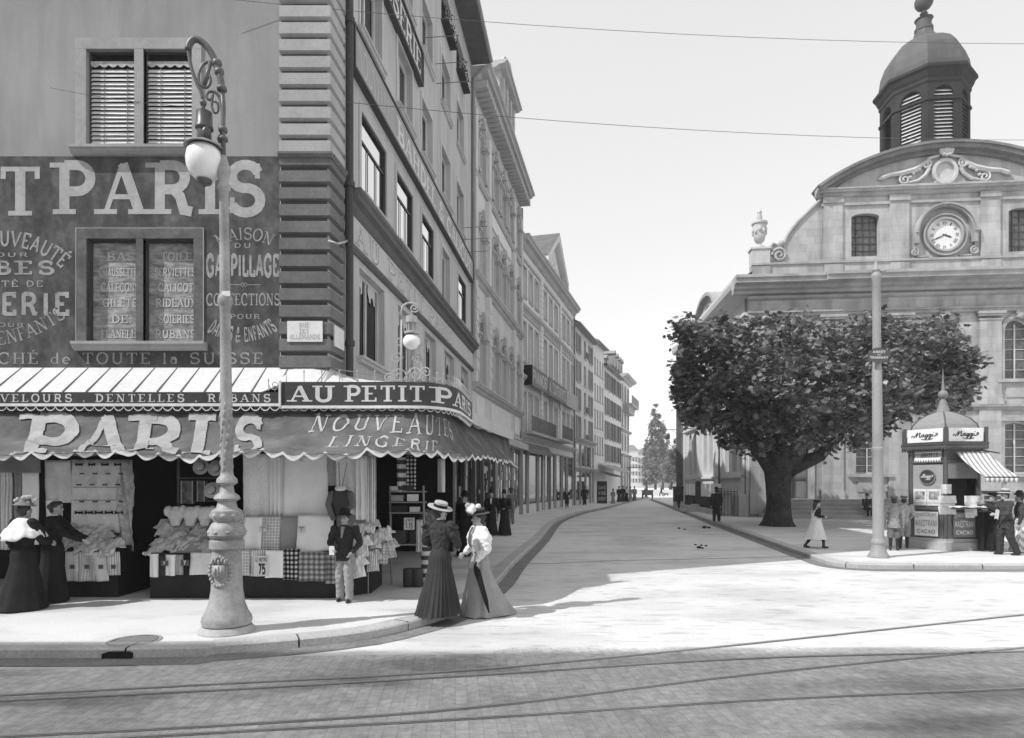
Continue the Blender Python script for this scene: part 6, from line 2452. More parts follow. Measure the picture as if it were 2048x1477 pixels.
# lantern
LCX, LCY = CF(UC + .45, -2.9, 0)[:2]
LN = cpart('lantern', mat('lantern stone', .035, amp=.25, scale=1.1, fine=10, famp=.2), lambda q: None)
bpy.data.objects.remove(LN)
RL = 2.3
DZ = -1.1
A0 = math.radians(22.5) + math.atan2(-.093, 1)
OC = [(LCX + RL * math.cos(A0 + k * PI / 4), LCY + RL * math.sin(A0 + k * PI / 4)) for k in range(8)]
LST = mat('lantern stone', .035)
m = MB()
for k in range(8):
    p0, p1 = OC[k], OC[(k + 1) % 8]
    T = frame(p0[0], p0[1], p1[0] - p0[0], p1[1] - p0[1])
    Ls = math.hypot(p1[0] - p0[0], p1[1] - p0[1])
    m.T = T
    wall_face(m, 0, Ls, 17, 25.1, [(Ls / 2 - .54, Ls / 2 + .54, 21.55, 24.6, 1)], .3)
LN = m.build('lantern', LST, CH)
m = MB()
s_ = MB()
bk = MB()
for k in range(8):
    p0, p1 = OC[k], OC[(k + 1) % 8]
    T = frame(p0[0], p0[1], p1[0] - p0[0], p1[1] - p0[1])
    Ls = math.hypot(p1[0] - p0[0], p1[1] - p0[1])
    s_.T = T
    c = Ls / 2
    for i in range(14):
        z = 21.6 + i * .206
        hw = .51 if z < 24.0 else .51 * math.sqrt(max(.05, 1 - ((z - 24.05) / .58) ** 2))
        s_.poly([(c - hw, -.08, z), (c + hw, -.08, z), (c + hw, -.26, z + .2), (c - hw, -.26, z + .2)])
    bk.T = T
    bk.poly([(c - .6, -.31, 21.5), (c + .6, -.31, 21.5), (c + .6, -.31, 24.7), (c - .6, -.31, 24.7)])
s_.build('louvres', mat('pale louvre slats', .5, amp=.15), LN)
bk.build('louvre_back', DARK, LN)


def octa(q, prof):
    q.lathe(prof, (LCX, LCY, 0), 8, (Vector((math.cos(A0), math.sin(A0), 0)), Vector((-math.sin(A0), math.cos(A0), 0)), Vector((0, 0, 1))), cap=False)


m = MB()
octa(m, [(2.31, 21.2), (2.42, 21.25), (2.42, 21.4), (2.31, 21.45)])
octa(m, [(2.31, 23.75), (2.38, 23.77), (2.38, 23.9), (2.31, 23.92)])
octa(m, [(2.31, 24.75), (2.37, 24.85), (2.37, 25.0), (2.46, 25.15), (2.56, 25.4), (2.68, 25.5), (2.68, 25.66), (2.2, 25.75)])
m.build('lantern_cornice', mat('lantern moulding', .04, amp=.25), LN)
m = MB()
octa(m, [(2.36, 25.7), (2.36, 26.1), (2.27, 26.7), (2.05, 27.3), (1.7, 27.8), (1.2, 28.2), (.8, 28.45), (.56, 28.75), (.46, 29.1)])
m.build('dome', LEAD, LN)
m = MB()
m.lathe([(.44, 29.0), (.5, 29.05), (.5, 29.2), (.42, 29.25), (.4, 29.65), (.5, 29.75), (.3, 29.85), (.1, 30.0), (.22, 30.1), (.1, 30.25), (.1, 30.4)], (LCX, LCY, 0), 16)
m.ell((LCX, LCY, 30.8), (.5, .5, .5), 16, 12)
m.build('finial', LEAD, LN, smooth=40)

# steps round the front
m = MB(CF)
n = 5
for i in range(n):
    h = (ZB - KH) / n
    d = 2.2 - i * .34
    e = 1.0 - i * .2
    z0 = KH + i * h
    m.box(1.4 - e * .0 - (.9 - i * .28), CW + 3, .0, d, z0 - .02, z0 + h)
    m.box(1.4 - (.9 - i * .28), CW + 3, d - .001, d + .04, z0 + h - .06, z0 + h)
tag(m.build('church_steps', mat('step stone', .36, amp=.2, scale=1.2, fine=14, famp=.12)), 'broad flight of low stone steps along the foot of the church front', 'steps')
m = MB(CS)
m.box(-.1, 1.6, .05, .6, KH, 1.4)
tag(m.build('step_wall', CST), 'low stone block at the left end of the church steps', 'wall')

# boards, railings and posters along the side of the church
HB = empty('poster_boarding', CS(10, 1.3, KH), 'dark wooden boarding with pasted pale posters along the side of the church', 'boarding')
m = MB(CS)
for a, b in ((1.0, 6.7), (8.4, 11.9)):
    m.box(a, b, 1.25, 1.32, .45, 1.16)
    m.box(a, b, 1.2, 1.248, 1.1, 1.2)
m.build('boarding', mat('dark boarding', .03, amp=.3), HB)
for u, wd in ((1.8, 1.15), (3.25, 1.2), (4.65, 1.15), (6.0, 1.1), (8.95, .9), (10.1, .95), (11.25, .9)):
    m = MB(CS)
    m.box(u - wd / 2, u + wd / 2, 1.265, 1.28, 1.17, 2.0)
    m.build('poster', mat('poster paper', .8, amp=.1, scale=3, fine=9, famp=.1), HB)
m = MB(CS)
m.box(.9, 12.4, 1.1, 1.5, .1, .45)
tag(m.build('boarding_plinth', STONE), 'pale stone plinth under the dark poster boarding', 'plinth')
m = MB(CS)
for i in range(3):
    m.box(6.8, 8.3, 1.2, 2.3 - i * .35, .1 + i * .16, .26 + i * .16)
tag(m.build('side_steps', STONE), 'three small rounded steps between the boarded stretches', 'steps')
RG = empty('iron_railing', CS(0, 1.8, KH), 'curved black iron railing beside the church corner', 'railing')
m = MB()
P = [CS(1.75, 1.4, 0)] + [CS(.55 - .2 * math.sin(a), 1.9 - .5 * math.cos(a) + .0, 0) for a in (0, .5, 1.0, 1.5)] + [CS(-.15, .7, 0)]
P = fine_path([(q[0], q[1]) for q in P], .15)
PP = Path(P)
n = int(PP.L[-1] / .17)
for i in range(n + 1):
    x, y = PP.at(PP.L[-1] * i / n)[:2]
    m.tube([(x, y, KH), (x, y, 1.75)], .018, 5)
for z in (.25, 1.55):
    m.tube([(x, y, z) for x, y in P], .022, 5)
m.build('bars', IRON, RG)
G2_ = empty('iron_gate', CS(7.6, 1.3, KH), 'small iron gate between the two stretches of boarding', 'gate')
m = MB(CS)
for i in range(12):
    u = 6.75 + i * .145
    m.box(u - .015, u + .015, 1.25, 1.28, .5, 2.1 + .12 * math.sin(i * PI / 11))
m.box(6.7, 8.4, 1.25, 1.28, .6, .64)
m.box(6.7, 8.4, 1.25, 1.28, 1.7, 1.74)
m.build('bars', IRON, G2_)
LX = empty('letter_cabinet', (13.2, 53, KH), 'dark cabinet with a small pale disc standing at the far kerb near the church', 'cabinet')
m = MB()
Yc = 52.0
xa, xb = xat(1349, Yc), xat(1367, Yc)
m.box(xa, xb, Yc, Yc + .5, zat(1004, Yc), zat(975, Yc))
m.box(xa - .03, xb + .03, Yc - .03, Yc + .53, zat(976, Yc), zat(973.5, Yc))
m.build('box', mat('cabinet paint', .05), LX)
m = MB()
m.box(xa + .05, xb + .3, Yc - .1, Yc + .6, KH, zat(1004, Yc))
m.build('foot', STONE, LX)
m = MB()
m.lathe([(.06, 0), (.05, .02)], ((xa + xb) / 2, Yc - .001, zat(986, Yc)), 12, (Vector((1, 0, 0)), Vector((0, 0, 1)), Vector((0, -1, 0))))
m.build('disc', LETTER_W, LX)

# ------------------------------------------------------------------ trees
LEAF = mat('plane tree leaf', .13, rough=.4, amp=.4, scale=.9, fine=5, famp=.45, spec=.55)
per_island('plane tree leaf', .4, 2.2)
translucent('plane tree leaf', .25)
LEAF2 = mat('haze paled far leaf', .2, rough=.6, amp=.3, scale=.6)  # leaf colour lightened to stand for distance haze
BARK = mat('plane tree bark', .04, rough=.95, amp=.55, scale=2.2, fine=10, famp=.5, bump=1.0)


def leaf_faces(m, c, s, rng, shape=1):
    """one broad lobed leaf, hanging"""
    d = Vector((rng.uniform(-1, 1), rng.uniform(-1, 1), rng.uniform(-.9, .35))).normalized()
    n_ = Vector((rng.uniform(-.8, .8), rng.uniform(-.8, .8), 1.0)).normalized()
    b = d.cross(n_).normalized()
    n2 = b.cross(d)
    o = [(0, 0), (.25, .42), (.5, .3), (.62, .5), (.78, .2), (1.05, 0), (.78, -.2), (.62, -.5), (.5, -.3), (.25, -.42)] if shape else [(0, 0), (.5, .3), (1, 0), (.5, -.3)]
    i0 = len(m.v)
    for x, y in o:
        p_ = c + d * (x * s) + b * (y * s) - n2 * (abs(y) * s * .25)
        m.v.append((p_.x, p_.y, p_.z))
    m.f.append(list(range(i0, i0 + len(o))))


def limb(m, p0, p1, r0, r1, rng, n=6, sag=0.0):
    P, R_ = [], []
    for i in range(n + 1):
        t = i / n
        p_ = Vector(p0).lerp(Vector(p1), t)
        j = .12 * (1 - abs(2 * t - 1)) * (Vector(p1) - Vector(p0)).length * .4
        p_ += Vector((rng.uniform(-j, j), rng.uniform(-j, j), rng.uniform(-j, j) * .5 + sag * math.sin(PI * t)))
        P.append(p_)
        R_.append(r0 + (r1 - r0) * t)
    m.tube(P, R_, 9)
    return P


TX, TY = gp(1557, 1052, KH)
TR = empty('plane_tree', (TX, TY, KH), 'big spreading plane tree with thick dark trunk in front of the church', 'tree')
rng = random.Random(11)
XL, XR = xat(1368, TY) - TX, xat(1905, TY) - TX
m = MB()
zt = zat(925, TY)
P = []
prof = [(KH - .05, .8, 0), (.3, .64, 0), (.7, .55, .01), (1.3, .52, .0), (2.0, .54, -.02), (2.5, .6, 0), (2.9, .7, .05), (zt + .15, .78, .08)]
n = 20
rows = []
for z, r, dx_ in prof:
    rows.append([m.p(TX + dx_ + (r * (1 + .07 * mnoise.noise((math.cos(2 * PI * i / n) * 1.5, math.sin(2 * PI * i / n) * 1.5, z * .9)) + (.1 * math.sin(5 * 2 * PI * i / n) if z < .4 else 0))) * math.cos(2 * PI * i / n), TY + r * math.sin(2 * PI * i / n), z) for i in range(n)])
for r0, r1 in zip(rows, rows[1:]):
    for i in range(n):
        m.f.append([r0[i], r0[(i + 1) % n], r1[(i + 1) % n], r1[i]])
tips = []
for (ex, ey, ez, r) in ((-1.9, .3, 5.0, .42), (1.9, -.4, 4.5, .5), (.2, 1.2, 5.4, .42), (-.5, -1.3, 5.2, .4), (.9, .4, 5.8, .36)):
    p1 = (TX + ex, TY + ey, ez)
    limb(m, (TX + ex * .12, TY + ey * .2, 2.7), p1, r, r * .6, rng, 6, .15)
    for k in range(4):
        a = math.atan2(ey, ex) + rng.uniform(-.9, .9)
        L = rng.uniform(1.6, 3.0)
        p2 = (p1[0] + L * math.cos(a), p1[1] + L * .7 * math.sin(a), p1[2] + rng.uniform(-.1, 1.6))
        if not XL + .9 < p2[0] - TX < XR - .9 or p2[2] > 7.2 or p2[1] < TY - 2.2:
            continue
        limb(m, p1, p2, r * .5, .09, rng, 5, .2)
        for j in range(3):
            a2 = a + rng.uniform(-1, 1)
            L2 = rng.uniform(.5, 1.1)
            limb(m, p2, (p2[0] + L2 * math.cos(a2), p2[1] + L2 * math.sin(a2), p2[2] + rng.uniform(-.3, 1)), .08, .02, rng, 4)
p1 = (TX + 3.3, TY - .4, 4.9)
limb(m, (TX + .4, TY - .1, 2.7), p1, .42, .06, rng, 7, -.35)
m.build('trunk', BARK, TR, smooth=True)
# crown: a broad flattened cap, measured left and right from the trunk, in clumps
m = MB()


def crown_top(x):
    return 9.35 - .011 * (x - .2) ** 2 - (.3 * max(0, abs(x - .9) - 5) ** 1.6)


def crown_bot(x):
    if x < -1.6:
        return 5.0 + .15 * math.sin(x * 2.2) + .12 * max(0, -x - 3.4) ** 1.5
    if x < 2.4:
        return 3.75 + .2 * math.sin(x * 1.7) + (.35 * max(0, -x))
    return 3.85 + .45 * max(0, x - 3) - .0 + .2 * math.sin(x * 3)


XL, XR = xat(1366, TY) - TX, xat(1898, TY) - TX
nclump = 400
cl = []
for k in range(nclump):
    for _ in range(40):
        x = rng.uniform(XL, XR)
        xm = (XL + XR) / 2
        e = max(0, 1 - ((x - xm) / ((XR - XL) / 2)) ** 2)
        y = rng.uniform(-1, 1) * 4.6 * math.sqrt(e)
        ye = max(0, 1 - (y / 4.9) ** 2)
        zt_, zb_ = crown_top(x), crown_bot(x)
        zm = zb_ + (zt_ - zb_) * .45
        z = zm + rng.uniform(-1, 1) * ((zt_ - zm) if True else 1) * math.sqrt(ye)
        z = max(z, zb_)
        inner = math.hypot((x - xm) / ((XR - XL) / 2), y / 4.6)
        shell = max(inner, abs(z - zm) / (zt_ - zm))
        if shell > .5 or rng.random() < .22:
            break
    cl.append((Vector((TX + x, TY + y, z)), rng.uniform(.45, .85)))
xm, zm = TX + (XL + XR) / 2, 6.6
for c, r in rng.sample(cl, 120):                          # ragged sprays standing out of the cap
    d = Vector((c.x - xm, c.y - TY, (c.z - zm) * 1.5)).normalized()
    cl.append((c + Vector((d.x * .5, d.y * .5, d.z * .28)), rng.uniform(.22, .42)))
for c, r in cl:
    for k in range(int(52 * r / .6)):
        v = Vector((rng.gauss(0, 1), rng.gauss(0, 1), rng.gauss(0, .75))).normalized() * (r * rng.random() ** .45)
        leaf_faces(m, c + v, rng.uniform(.16, .33), rng)
m.build('crown', LEAF, TR)


def leafy(name, label, x, y, z0, prof, leaves, sz, mm, seed, trunk=.3, group=None):
    """a tree whose crown follows a profile [(z, radius)]"""
    rg = random.Random(seed)
    r = empty(name, (x, y, 0), label, 'tree', group)
    q = MB()
    q.tube([(x, y, 0), (x, y, z0 + 1), (x + .1, y, prof[-1][0] * .8)], [trunk, trunk * .7, .04], 8)
    for k in range(10):
        z = rg.uniform(z0, prof[-1][0] * .8)
        a = rg.uniform(0, 6.28)
        rr_ = next(pr[1] for pr in prof if pr[0] >= z - .5)
        limb(q, (x, y, z), (x + rr_ * .7 * math.cos(a), y + rr_ * .7 * math.sin(a), z + rr_ * .9), trunk * .25, .03, rg, 4)
    q.build('trunk', BARK, r)
    q = MB()
    tot = [(prof[i], prof[i + 1]) for i in range(len(prof) - 1)]
    wts = [(b[0] - a[0]) * (a[1] + b[1]) for a, b in tot]
    cl_ = []
    for k in range(max(30, leaves // 40)):
        a, b = rg.choices(tot, wts)[0]
        t = rg.random()
        z, R_ = a[0] + (b[0] - a[0]) * t, a[1] + (b[1] - a[1]) * t
        an, rad = rg.uniform(0, 6.28), R_ * math.sqrt(rg.random()) * rg.uniform(.7, 1.1)
        cl_.append((Vector((x + rad * math.cos(an), y + rad * math.sin(an), z)), rg.uniform(.25, .5) * max(R_, .8)))
    for k in range(leaves):
        c, rr_ = cl_[k % len(cl_)]
        v = Vector((rg.gauss(0, 1), rg.gauss(0, 1), rg.gauss(0, 1.5))).normalized() * rr_ * rg.random() ** .5
        leaf_faces(q, c + v, rg.uniform(.6, 1.3) * sz, rg, 0)
    q.build('crown', mm, r)
    return r


Yp = 150
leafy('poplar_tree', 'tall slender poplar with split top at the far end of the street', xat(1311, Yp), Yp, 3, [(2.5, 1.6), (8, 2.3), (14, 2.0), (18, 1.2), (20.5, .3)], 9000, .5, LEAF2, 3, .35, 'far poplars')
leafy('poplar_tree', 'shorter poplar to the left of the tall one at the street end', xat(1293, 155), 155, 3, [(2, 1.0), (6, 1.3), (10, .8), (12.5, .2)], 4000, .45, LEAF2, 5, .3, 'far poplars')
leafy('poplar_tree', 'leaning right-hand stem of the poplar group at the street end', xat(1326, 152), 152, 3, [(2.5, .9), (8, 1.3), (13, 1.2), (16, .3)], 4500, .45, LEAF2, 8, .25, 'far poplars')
leafy('bushy_tree', 'dark bushy tree just left of the far church corner', xat(1362, 92), 92, 3, [(3.5, 1.2), (5, 2.3), (6.6, 2.0), (8.2, .9)], 5000, .32, LEAF, 14, .25)
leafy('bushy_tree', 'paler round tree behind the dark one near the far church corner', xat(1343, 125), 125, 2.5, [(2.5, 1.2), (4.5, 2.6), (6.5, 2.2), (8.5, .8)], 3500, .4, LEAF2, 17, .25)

# ------------------------------------------------------------------ big arc lamp post on the left pavement
LPX, LPY = gp(454, 1262, KH)
SCL = LPY / FPX                                            # metres per photo pixel at the post
LP = empty('arc_lamp_post', (LPX, LPY, KH), 'tall ornate cast iron lamp post with crook arm and white glass globe', 'lamp post')


def lz(y):
    return zat(y, LPY)


m = MB()
m.lathe([(.345, KH), (.345, lz(1262)), (.33, lz(1256)), (.3, lz(1250))], (LPX, LPY, 0), 28)
LPM = mat('lamp post paint', .32, rough=.5, amp=.28, scale=2.5, fine=24, famp=.14, spec=.3)
m.build('plinth', mat('lamp plinth stone', .42), LP, smooth=40)
m = MB()
px2 = lambda r: r * SCL
prof = [(46, 1248), (48, 1240), (46, 1232), (40, 1222), (34, 1205), (30, 1180), (28, 1140), (27, 1100), (33, 1096), (33, 1082), (28, 1078), (36, 1070), (35, 1060), (29, 1048), (23, 1044), (30, 1035), (29, 1022), (20, 1016), (17, 1004), (25, 998), (23, 992), (14, 985), (12, 972), (20, 966), (19, 958), (13, 952), (11.5, 944)]
m.lathe([(px2(r), lz(y)) for r, y in prof], (LPX, LPY, 0), 32)
m.build('base', LPM, LP, smooth=50)
m = MB()
for k in range(9):                                        # acanthus collar
    a = k * 2 * PI / 9
    m.ell((LPX + px2(25) * math.cos(a), LPY + px2(25) * math.sin(a), lz(1032)), (.05, .05, .045), 8, 6)
    m.ell((LPX + px2(31) * math.cos(a + .3), LPY + px2(31) * math.sin(a + .3), lz(1064)), (.045, .045, .03), 8, 6)
m.build('leaf_collar', LPM, LP, smooth=True)
m = MB()
cr = Vector((LPX - .02, LPY - px2(29), lz(1140)))
for k in range(22):                                       # raised arms: wreath, shield, crown
    a = k * 2 * PI / 22
    m.ell((cr.x + .13 * math.cos(a), cr.y + .035 * math.cos(a) ** 2, cr.z + .18 * math.sin(a)), (.026, .025, .026), 6, 5)
m.prism([(cr.x - .075, cr.z + .08), (cr.x + .075, cr.z + .08), (cr.x + .075, cr.z - .04), (cr.x, cr.z - .12), (cr.x - .075, cr.z - .04)], cr.y - .03, cr.y + .02)
m.box(cr.x - .008, cr.x + .008, cr.y - .04, cr.y - .03, cr.z - .08, cr.z + .07)
for sx in (-.04, .04):
    m.box(cr.x + sx - .012, cr.x + sx + .012, cr.y - .038, cr.y - .03, cr.z - .03, cr.z + .05)
for k in range(5):
    m.ell((cr.x - .08 + .04 * k, cr.y - .01, cr.z + .12 + .02 * (k % 2)), (.02, .02, .035), 6, 5)
m.build('coat_of_arms', LPM, LP, smooth=True)
m = MB()
q0, q1 = 944, 372
pr = [(11.5, 944), (11, 800), (11, 790), (10.5, 700), (10, 618), (12.5, 612), (14.5, 606), (13.5, 596), (10, 590), (10, 588), (9.2, 480), (9, 384), (13, 378), (13, 374), (9, 368), (10, 356), (13, 345), (14, 338), (9, 326), (7, 318), (5, 312)]
TL = -10 / 900                                            # the post leans a hair to the left
prl = [(px2(r), lz(y)) for r, y in pr]
n = 20
rows = []
for r, z in prl:
    dx_ = TL * (z - lz(944)) * 1.0
    rows.append([m.p(LPX + dx_ + r * math.cos(2 * PI * i / n), LPY + r * math.sin(2 * PI * i / n), z) for i in range(n)])
for r0, r1 in zip(rows, rows[1:]):
    for i in range(n):
        m.f.append([r0[i], r0[(i + 1) % n], r1[(i + 1) % n], r1[i]])
m.build('shaft', LPM, LP, smooth=40)
m = MB()                                                  # leafy relief winding up the lower shaft
for k in range(44):
    z = lz(940) + (lz(800) - lz(940)) * k / 43
    a = k * 1.3 - 1.8
    m.ell((LPX + TL * (z - lz(944)) + px2(10.4) * math.cos(a), LPY + px2(10.4) * math.sin(a), z), (.02, .02, .05), 7, 5)
m.build('relief', LPM, LP, smooth=True)
# crook arm: in a plane turned towards the left and the street
LPI = mat('lamp arm iron', .12, rough=.45, amp=.3, scale=3, spec=.4)
AD = Vector((-1.0, -.12, 0)).normalized()                 # direction the arm reaches
top = Vector((LPX + TL * (lz(318) - lz(944)), LPY, lz(318)))


def ap(r, z):
    """r: reach along the arm in photo pixels to the left, z: photo row"""
    return Vector((top.x, top.y, 0)) + AD * (r * SCL * 1.02) + Vector((0, 0, lz(z)))


m = MB()
P = [ap(0, 318), ap(1, 260), ap(0, 215), ap(3, 178)]
m.tube(P, [px2(4.5)] * 4, 10)
m.lathe([(px2(8), -.03), (px2(9), 0), (px2(8), .03)], P[1], 12)
m.lathe([(px2(8), -.03), (px2(9), 0), (px2(8), .02)], ap(0, 278), 12)
arcP = [(3, 178), (5, 160), (10, 140), (18, 118), (28, 100), (40, 88), (52, 83), (60, 88), (65, 98), (66, 106)]
m.tube([ap(*q) for q in fine_path(arcP, 6)], px2(6.5), 10)
m.lathe([(px2(9), -.03), (px2(10), 0), (px2(8), .03)], ap(3, 178), 12)
for r_, z_ in ((8, 145), (12, 128)):
    m.ell(ap(r_, z_), (px2(10), px2(9), px2(9)), 10, 8)
m.build('crook_arm', LPI, LP, smooth=True)
m = MB()
m.tube([ap(*q) for q in fine_path([(66, 106), (60, 140), (52, 165), (42, 188), (38, 205)], 6)], px2(3.6), 8)
m.tube([ap(*q) for q in fine_path([(8, 150), (22, 128), (36, 130), (46, 150), (44, 172), (32, 178), (24, 165), (28, 150)], 5)], px2(3), 7)
m.tube([ap(*q) for q in fine_path([(1, 235), (6, 200), (16, 186), (28, 186), (32, 196), (26, 202), (20, 196)], 5)], px2(3), 7)
m.tube([ap(*q) for q in fine_path([(20, 190), (22, 215), (16, 228), (10, 222), (11, 208), (18, 204)], 5)], px2(2.6), 7)
m.tube([ap(*q) for q in fine_path([(4, 268), (10, 278), (8, 286), (3, 284)], 4)], px2(2), 6)
m.tube([ap(38, 205), ap(38, 228)], px2(3), 8)
m.lathe([(px2(5), -.04), (px2(7), 0), (px2(4), .03)], ap(38, 208), 10)
m.tube([ap(24, 125), ap(36, 175)], px2(4), 8)
m.build('scrollwork', LPI, LP, smooth=True)
hc = ap(36, 0)
hx, hy = hc.x, hc.y
m = MB()
m.lathe([(px2(3), lz(226)), (px2(15), lz(228)), (px2(15.5), lz(254)), (px2(17), lz(256)), (px2(17), lz(261)), (px2(13), lz(264)), (px2(14), lz(284)), (px2(13), lz(288))], (hx, hy, 0), 20)
m.ell((hx + .05, hy - .05, lz(272)), (px2(9), px2(9), px2(14)), 8, 6)
m.tube([(hx, hy, lz(228)), (hx, hy, lz(205))], px2(2), 6)
m.build('lamp_housing', mat('lamp housing', .07, rough=.4, spec=.4), LP, smooth=40)
m = MB()
m.lathe([(px2(13), lz(284)), (px2(22), lz(289)), (px2(34), lz(296)), (px2(38), lz(299)), (px2(37), lz(301)), (px2(20), lz(292))], (hx, hy, 0), 26, cap=False)
m.build('lamp_shade', mat('lamp shade metal', .26, rough=.45), LP, smooth=True)
m = MB()
m.lathe([(px2(r), lz(y)) for r, y in ((16, 292), (26, 298), (32, 308), (34.5, 322), (33, 338), (27, 352), (18, 360), (12, 363))], (hx, hy, 0), 28)
m.build('globe', GLOBE, LP, smooth=True)
m = MB()
m.lathe([(px2(14), lz(361)), (px2(15), lz(366)), (px2(12), lz(370)), (px2(4), lz(373)), (px2(2), lz(377))], (hx, hy, 0), 18)
m.build('globe_cap', LPI, LP, smooth=True)
m = MB()
m.box(LPX - .035, LPX + .07, LPY - px2(12), LPY - px2(11), lz(596), lz(586))
m.build('small_plate', PL, LP)

# ------------------------------------------------------------------ tram pole and stop sign on the right
PX, PY = gp(1757, 1115, KH)
TPP = empty('tram_pole', (PX, PY, KH), 'pale grey tubular tram pole with flared foot beside the kiosk', 'pole')
pz_ = lambda y: zat(y, PY)
pp = lambda r: r * PY / FPX
m = MB()
TLn = -5 / 590
n = 20
rows = []
for r, y in ((19, 1120), (20, 1114), (18, 1109), (15, 1104), (13, 1095), (12, 1090), (14, 1087), (14, 1083), (12, 1080), (10.5, 1076), (10.5, 905), (11.5, 903), (11.5, 897), (9.5, 895), (9, 740), (8, 735), (7.5, 560), (9, 556), (9, 550), (6, 546), (8, 541), (5, 536), (2, 524)):
    dx_ = TLn * (pz_(y) - KH)
    rows.append([m.p(PX + dx_ + pp(r) * math.cos(2 * PI * i / n), PY + pp(r) * math.sin(2 * PI * i / n), pz_(y)) for i in range(n)])
for r0, r1 in zip(rows, rows[1:]):
    for i in range(n):
        m.f.append([r0[i], r0[(i + 1) % n], r1[(i + 1) % n], r1[i]])
m.tube([(PX - .05, PY, pz_(545)), (PX + .17, PY - .05, pz_(542))], .03, 6)
m.build('pole', mat('tram pole paint', .30, rough=.5, amp=.1, scale=1.5, fine=20, famp=.1, spec=.3), TPP, smooth=40)
SG = empty('tram_stop_sign', (PX, PY - .2, pz_(715)), 'small dark oval sign lettered ARRET DU TRAMWAY on the tram pole', 'sign')
m = MB()
cxs, czs = xat(1757, PY - .16), pz_(714)
ex = (Vector((1, 0, 0)), Vector((0, 0, 1)), Vector((0, -1, 0)))
Ys = PY - .17
m.lathe([(1, .0), (1, .015)], (cxs, Ys, czs), 28, (Vector((.275, 0, 0)), Vector((0, 0, .195)), Vector((0, -1, 0))))
m.build('plate', mat('sign enamel dark', .07, rough=.35, spec=.4), SG)
for s_, w_, z0, z1 in (('ARRÊT', .16, .055, .115), ('DU', .04, -.0, .028), ('TRAMWAY', .23, -.085, -.025)):
    word(s_, lambda u, v, e: (cxs + u, Ys - .015 - e, czs + v), -w_, w_, z0, z1, LETTER_W, SG, 'sign_lettering', serif=False, sw=.2, con=.9)

# ------------------------------------------------------------------ newspaper kiosk
KX, KY, KR = 12.73, 19.2, .97
KI = empty('newspaper_kiosk', (KX, KY, KH), 'hexagonal newspaper kiosk with domed roof, posters and striped awning', 'kiosk')
HA = [-120 + 60 * k for k in range(6)]


def hexp(r, k):
    a = math.radians(HA[k % 6])
    return KX + r * math.cos(a), KY + r * math.sin(a)


def hexa(q, prof):
    q.lathe(prof, (KX, KY, 0), 6, (Vector((math.cos(math.radians(-120)), math.sin(math.radians(-120)), 0)), Vector((-math.sin(math.radians(-120)), math.cos(math.radians(-120)), 0)), Vector((0, 0, 1))))


def kface(k, r=KR):
    a, b = hexp(r, k), hexp(r, k + 1)
    return frame(a[0], a[1], b[0] - a[0], b[1] - a[1])


KF, KLf = kface(0), kface(5)                               # front counter face, left poster face
kz = lambda y: zat(y, 18.35)
KP = mat('kiosk paint', .085, rough=.45, amp=.15, spec=.35)
KPL = mat('kiosk panel', .30, rough=.6, amp=.08)
m = MB()
hexa(m, [(KR + .1, KH), (KR + .1, .34), (KR + .04, .37), (KR + .04, .44)])
m.build('plinth', mat('kiosk plinth', .36), KI)
m = MB()
hexa(m, [(KR, .4), (KR, 1.22), (KR + .05, 1.25), (KR + .05, 1.33), (KR - .05, 1.35)])
m.build('dado', mat('kiosk dado', .13, rough=.5, amp=.1), KI)
m = MB()
for k in range(6):
    x, y = hexp(KR - .04, k)
    m.tube([(x, y, .4), (x, y, 3.0)], .06, 6)
m.build('corner_posts', KP, KI)
for k in range(6):
    if k == 0:
        continue
    q = MB(kface(k, KR - .03))
    q.box(.05, KR - .05, -.03, .0, 1.3, 2.55)
    q.build('panel', KPL if k == 5 else KP, KI)
m = MB()
hexa(m, [(KR - .02, 2.58), (KR + .02, 2.6), (KR + .02, 2.66), (KR - .02, 2.68), (KR - .02, 2.98)])
m.build('frieze', KP, KI)
m = MB()
hexa(m, [(KR, 2.98), (KR + .1, 3.03), (KR + .23, 3.1), (KR + .25, 3.16), (KR - .1, 3.2)])
m.build('eaves', KP, KI)
m = MB()                                                  # toothed fringe under the eaves
for k in range(6):
    a, b = hexp(KR + .23, k), hexp(KR + .23, k + 1)
    n = 16
    for i in range(n):
        p0 = [a[j] + (b[j] - a[j]) * i / n for j in (0, 1)]
        p1 = [a[j] + (b[j] - a[j]) * (i + 1) / n for j in (0, 1)]
        m.poly([(*p0, 3.08), (*p1, 3.08), (*p1, 3.03), ((p0[0] + p1[0]) / 2, (p0[1] + p1[1]) / 2, 2.95), (*p0, 3.03)])
m.build('fringe', KP, KI)
WH = mat('white enamel board', .74, rough=.35, amp=.04, spec=.4)
MG = mat('sign script dark', .06)
for k in range(6):
    a, b = hexp(KR + .16, k), hexp(KR + .16, k + 1)
    T = frame(a[0], a[1], b[0] - a[0], b[1] - a[1])
    Ls = KR + .16
    q = MB(T)
    q.box(.08, Ls - .08, -.05, 0, 3.19, 3.57)
    o = q.build('advert_board', WH, KI)
    if k in (0, 5):
        q = MB()
        script(q, 'Maggi', lambda u, v, e: T(u, e, v), .2, Ls - .2, 3.27, 3.5, .033)
        q.build('script_lettering', MG, o)
    q = MB()
    x, y = a
    q.box(x - .035, x + .035, y - .035, y + .035, 3.16, 3.6)
    q.build('board_post', KP, KI)
m = MB()
dome = [(KR + .02, 3.3), (KR + .0, 3.5), (KR - .08, 3.7), (KR - .25, 3.87), (KR - .48, 4.0), (.3, 4.08), (.19, 4.11)]
hexa(m, dome)
m.build('dome', mat('kiosk dome zinc', .25, rough=.5, amp=.1), KI)
m = MB()
for k in range(6):
    m.tube([(*hexp(r + .01, k), z) for r, z in dome[1:]], .018, 5)
m.build('dome_rib', KP, KI)
m = MB()
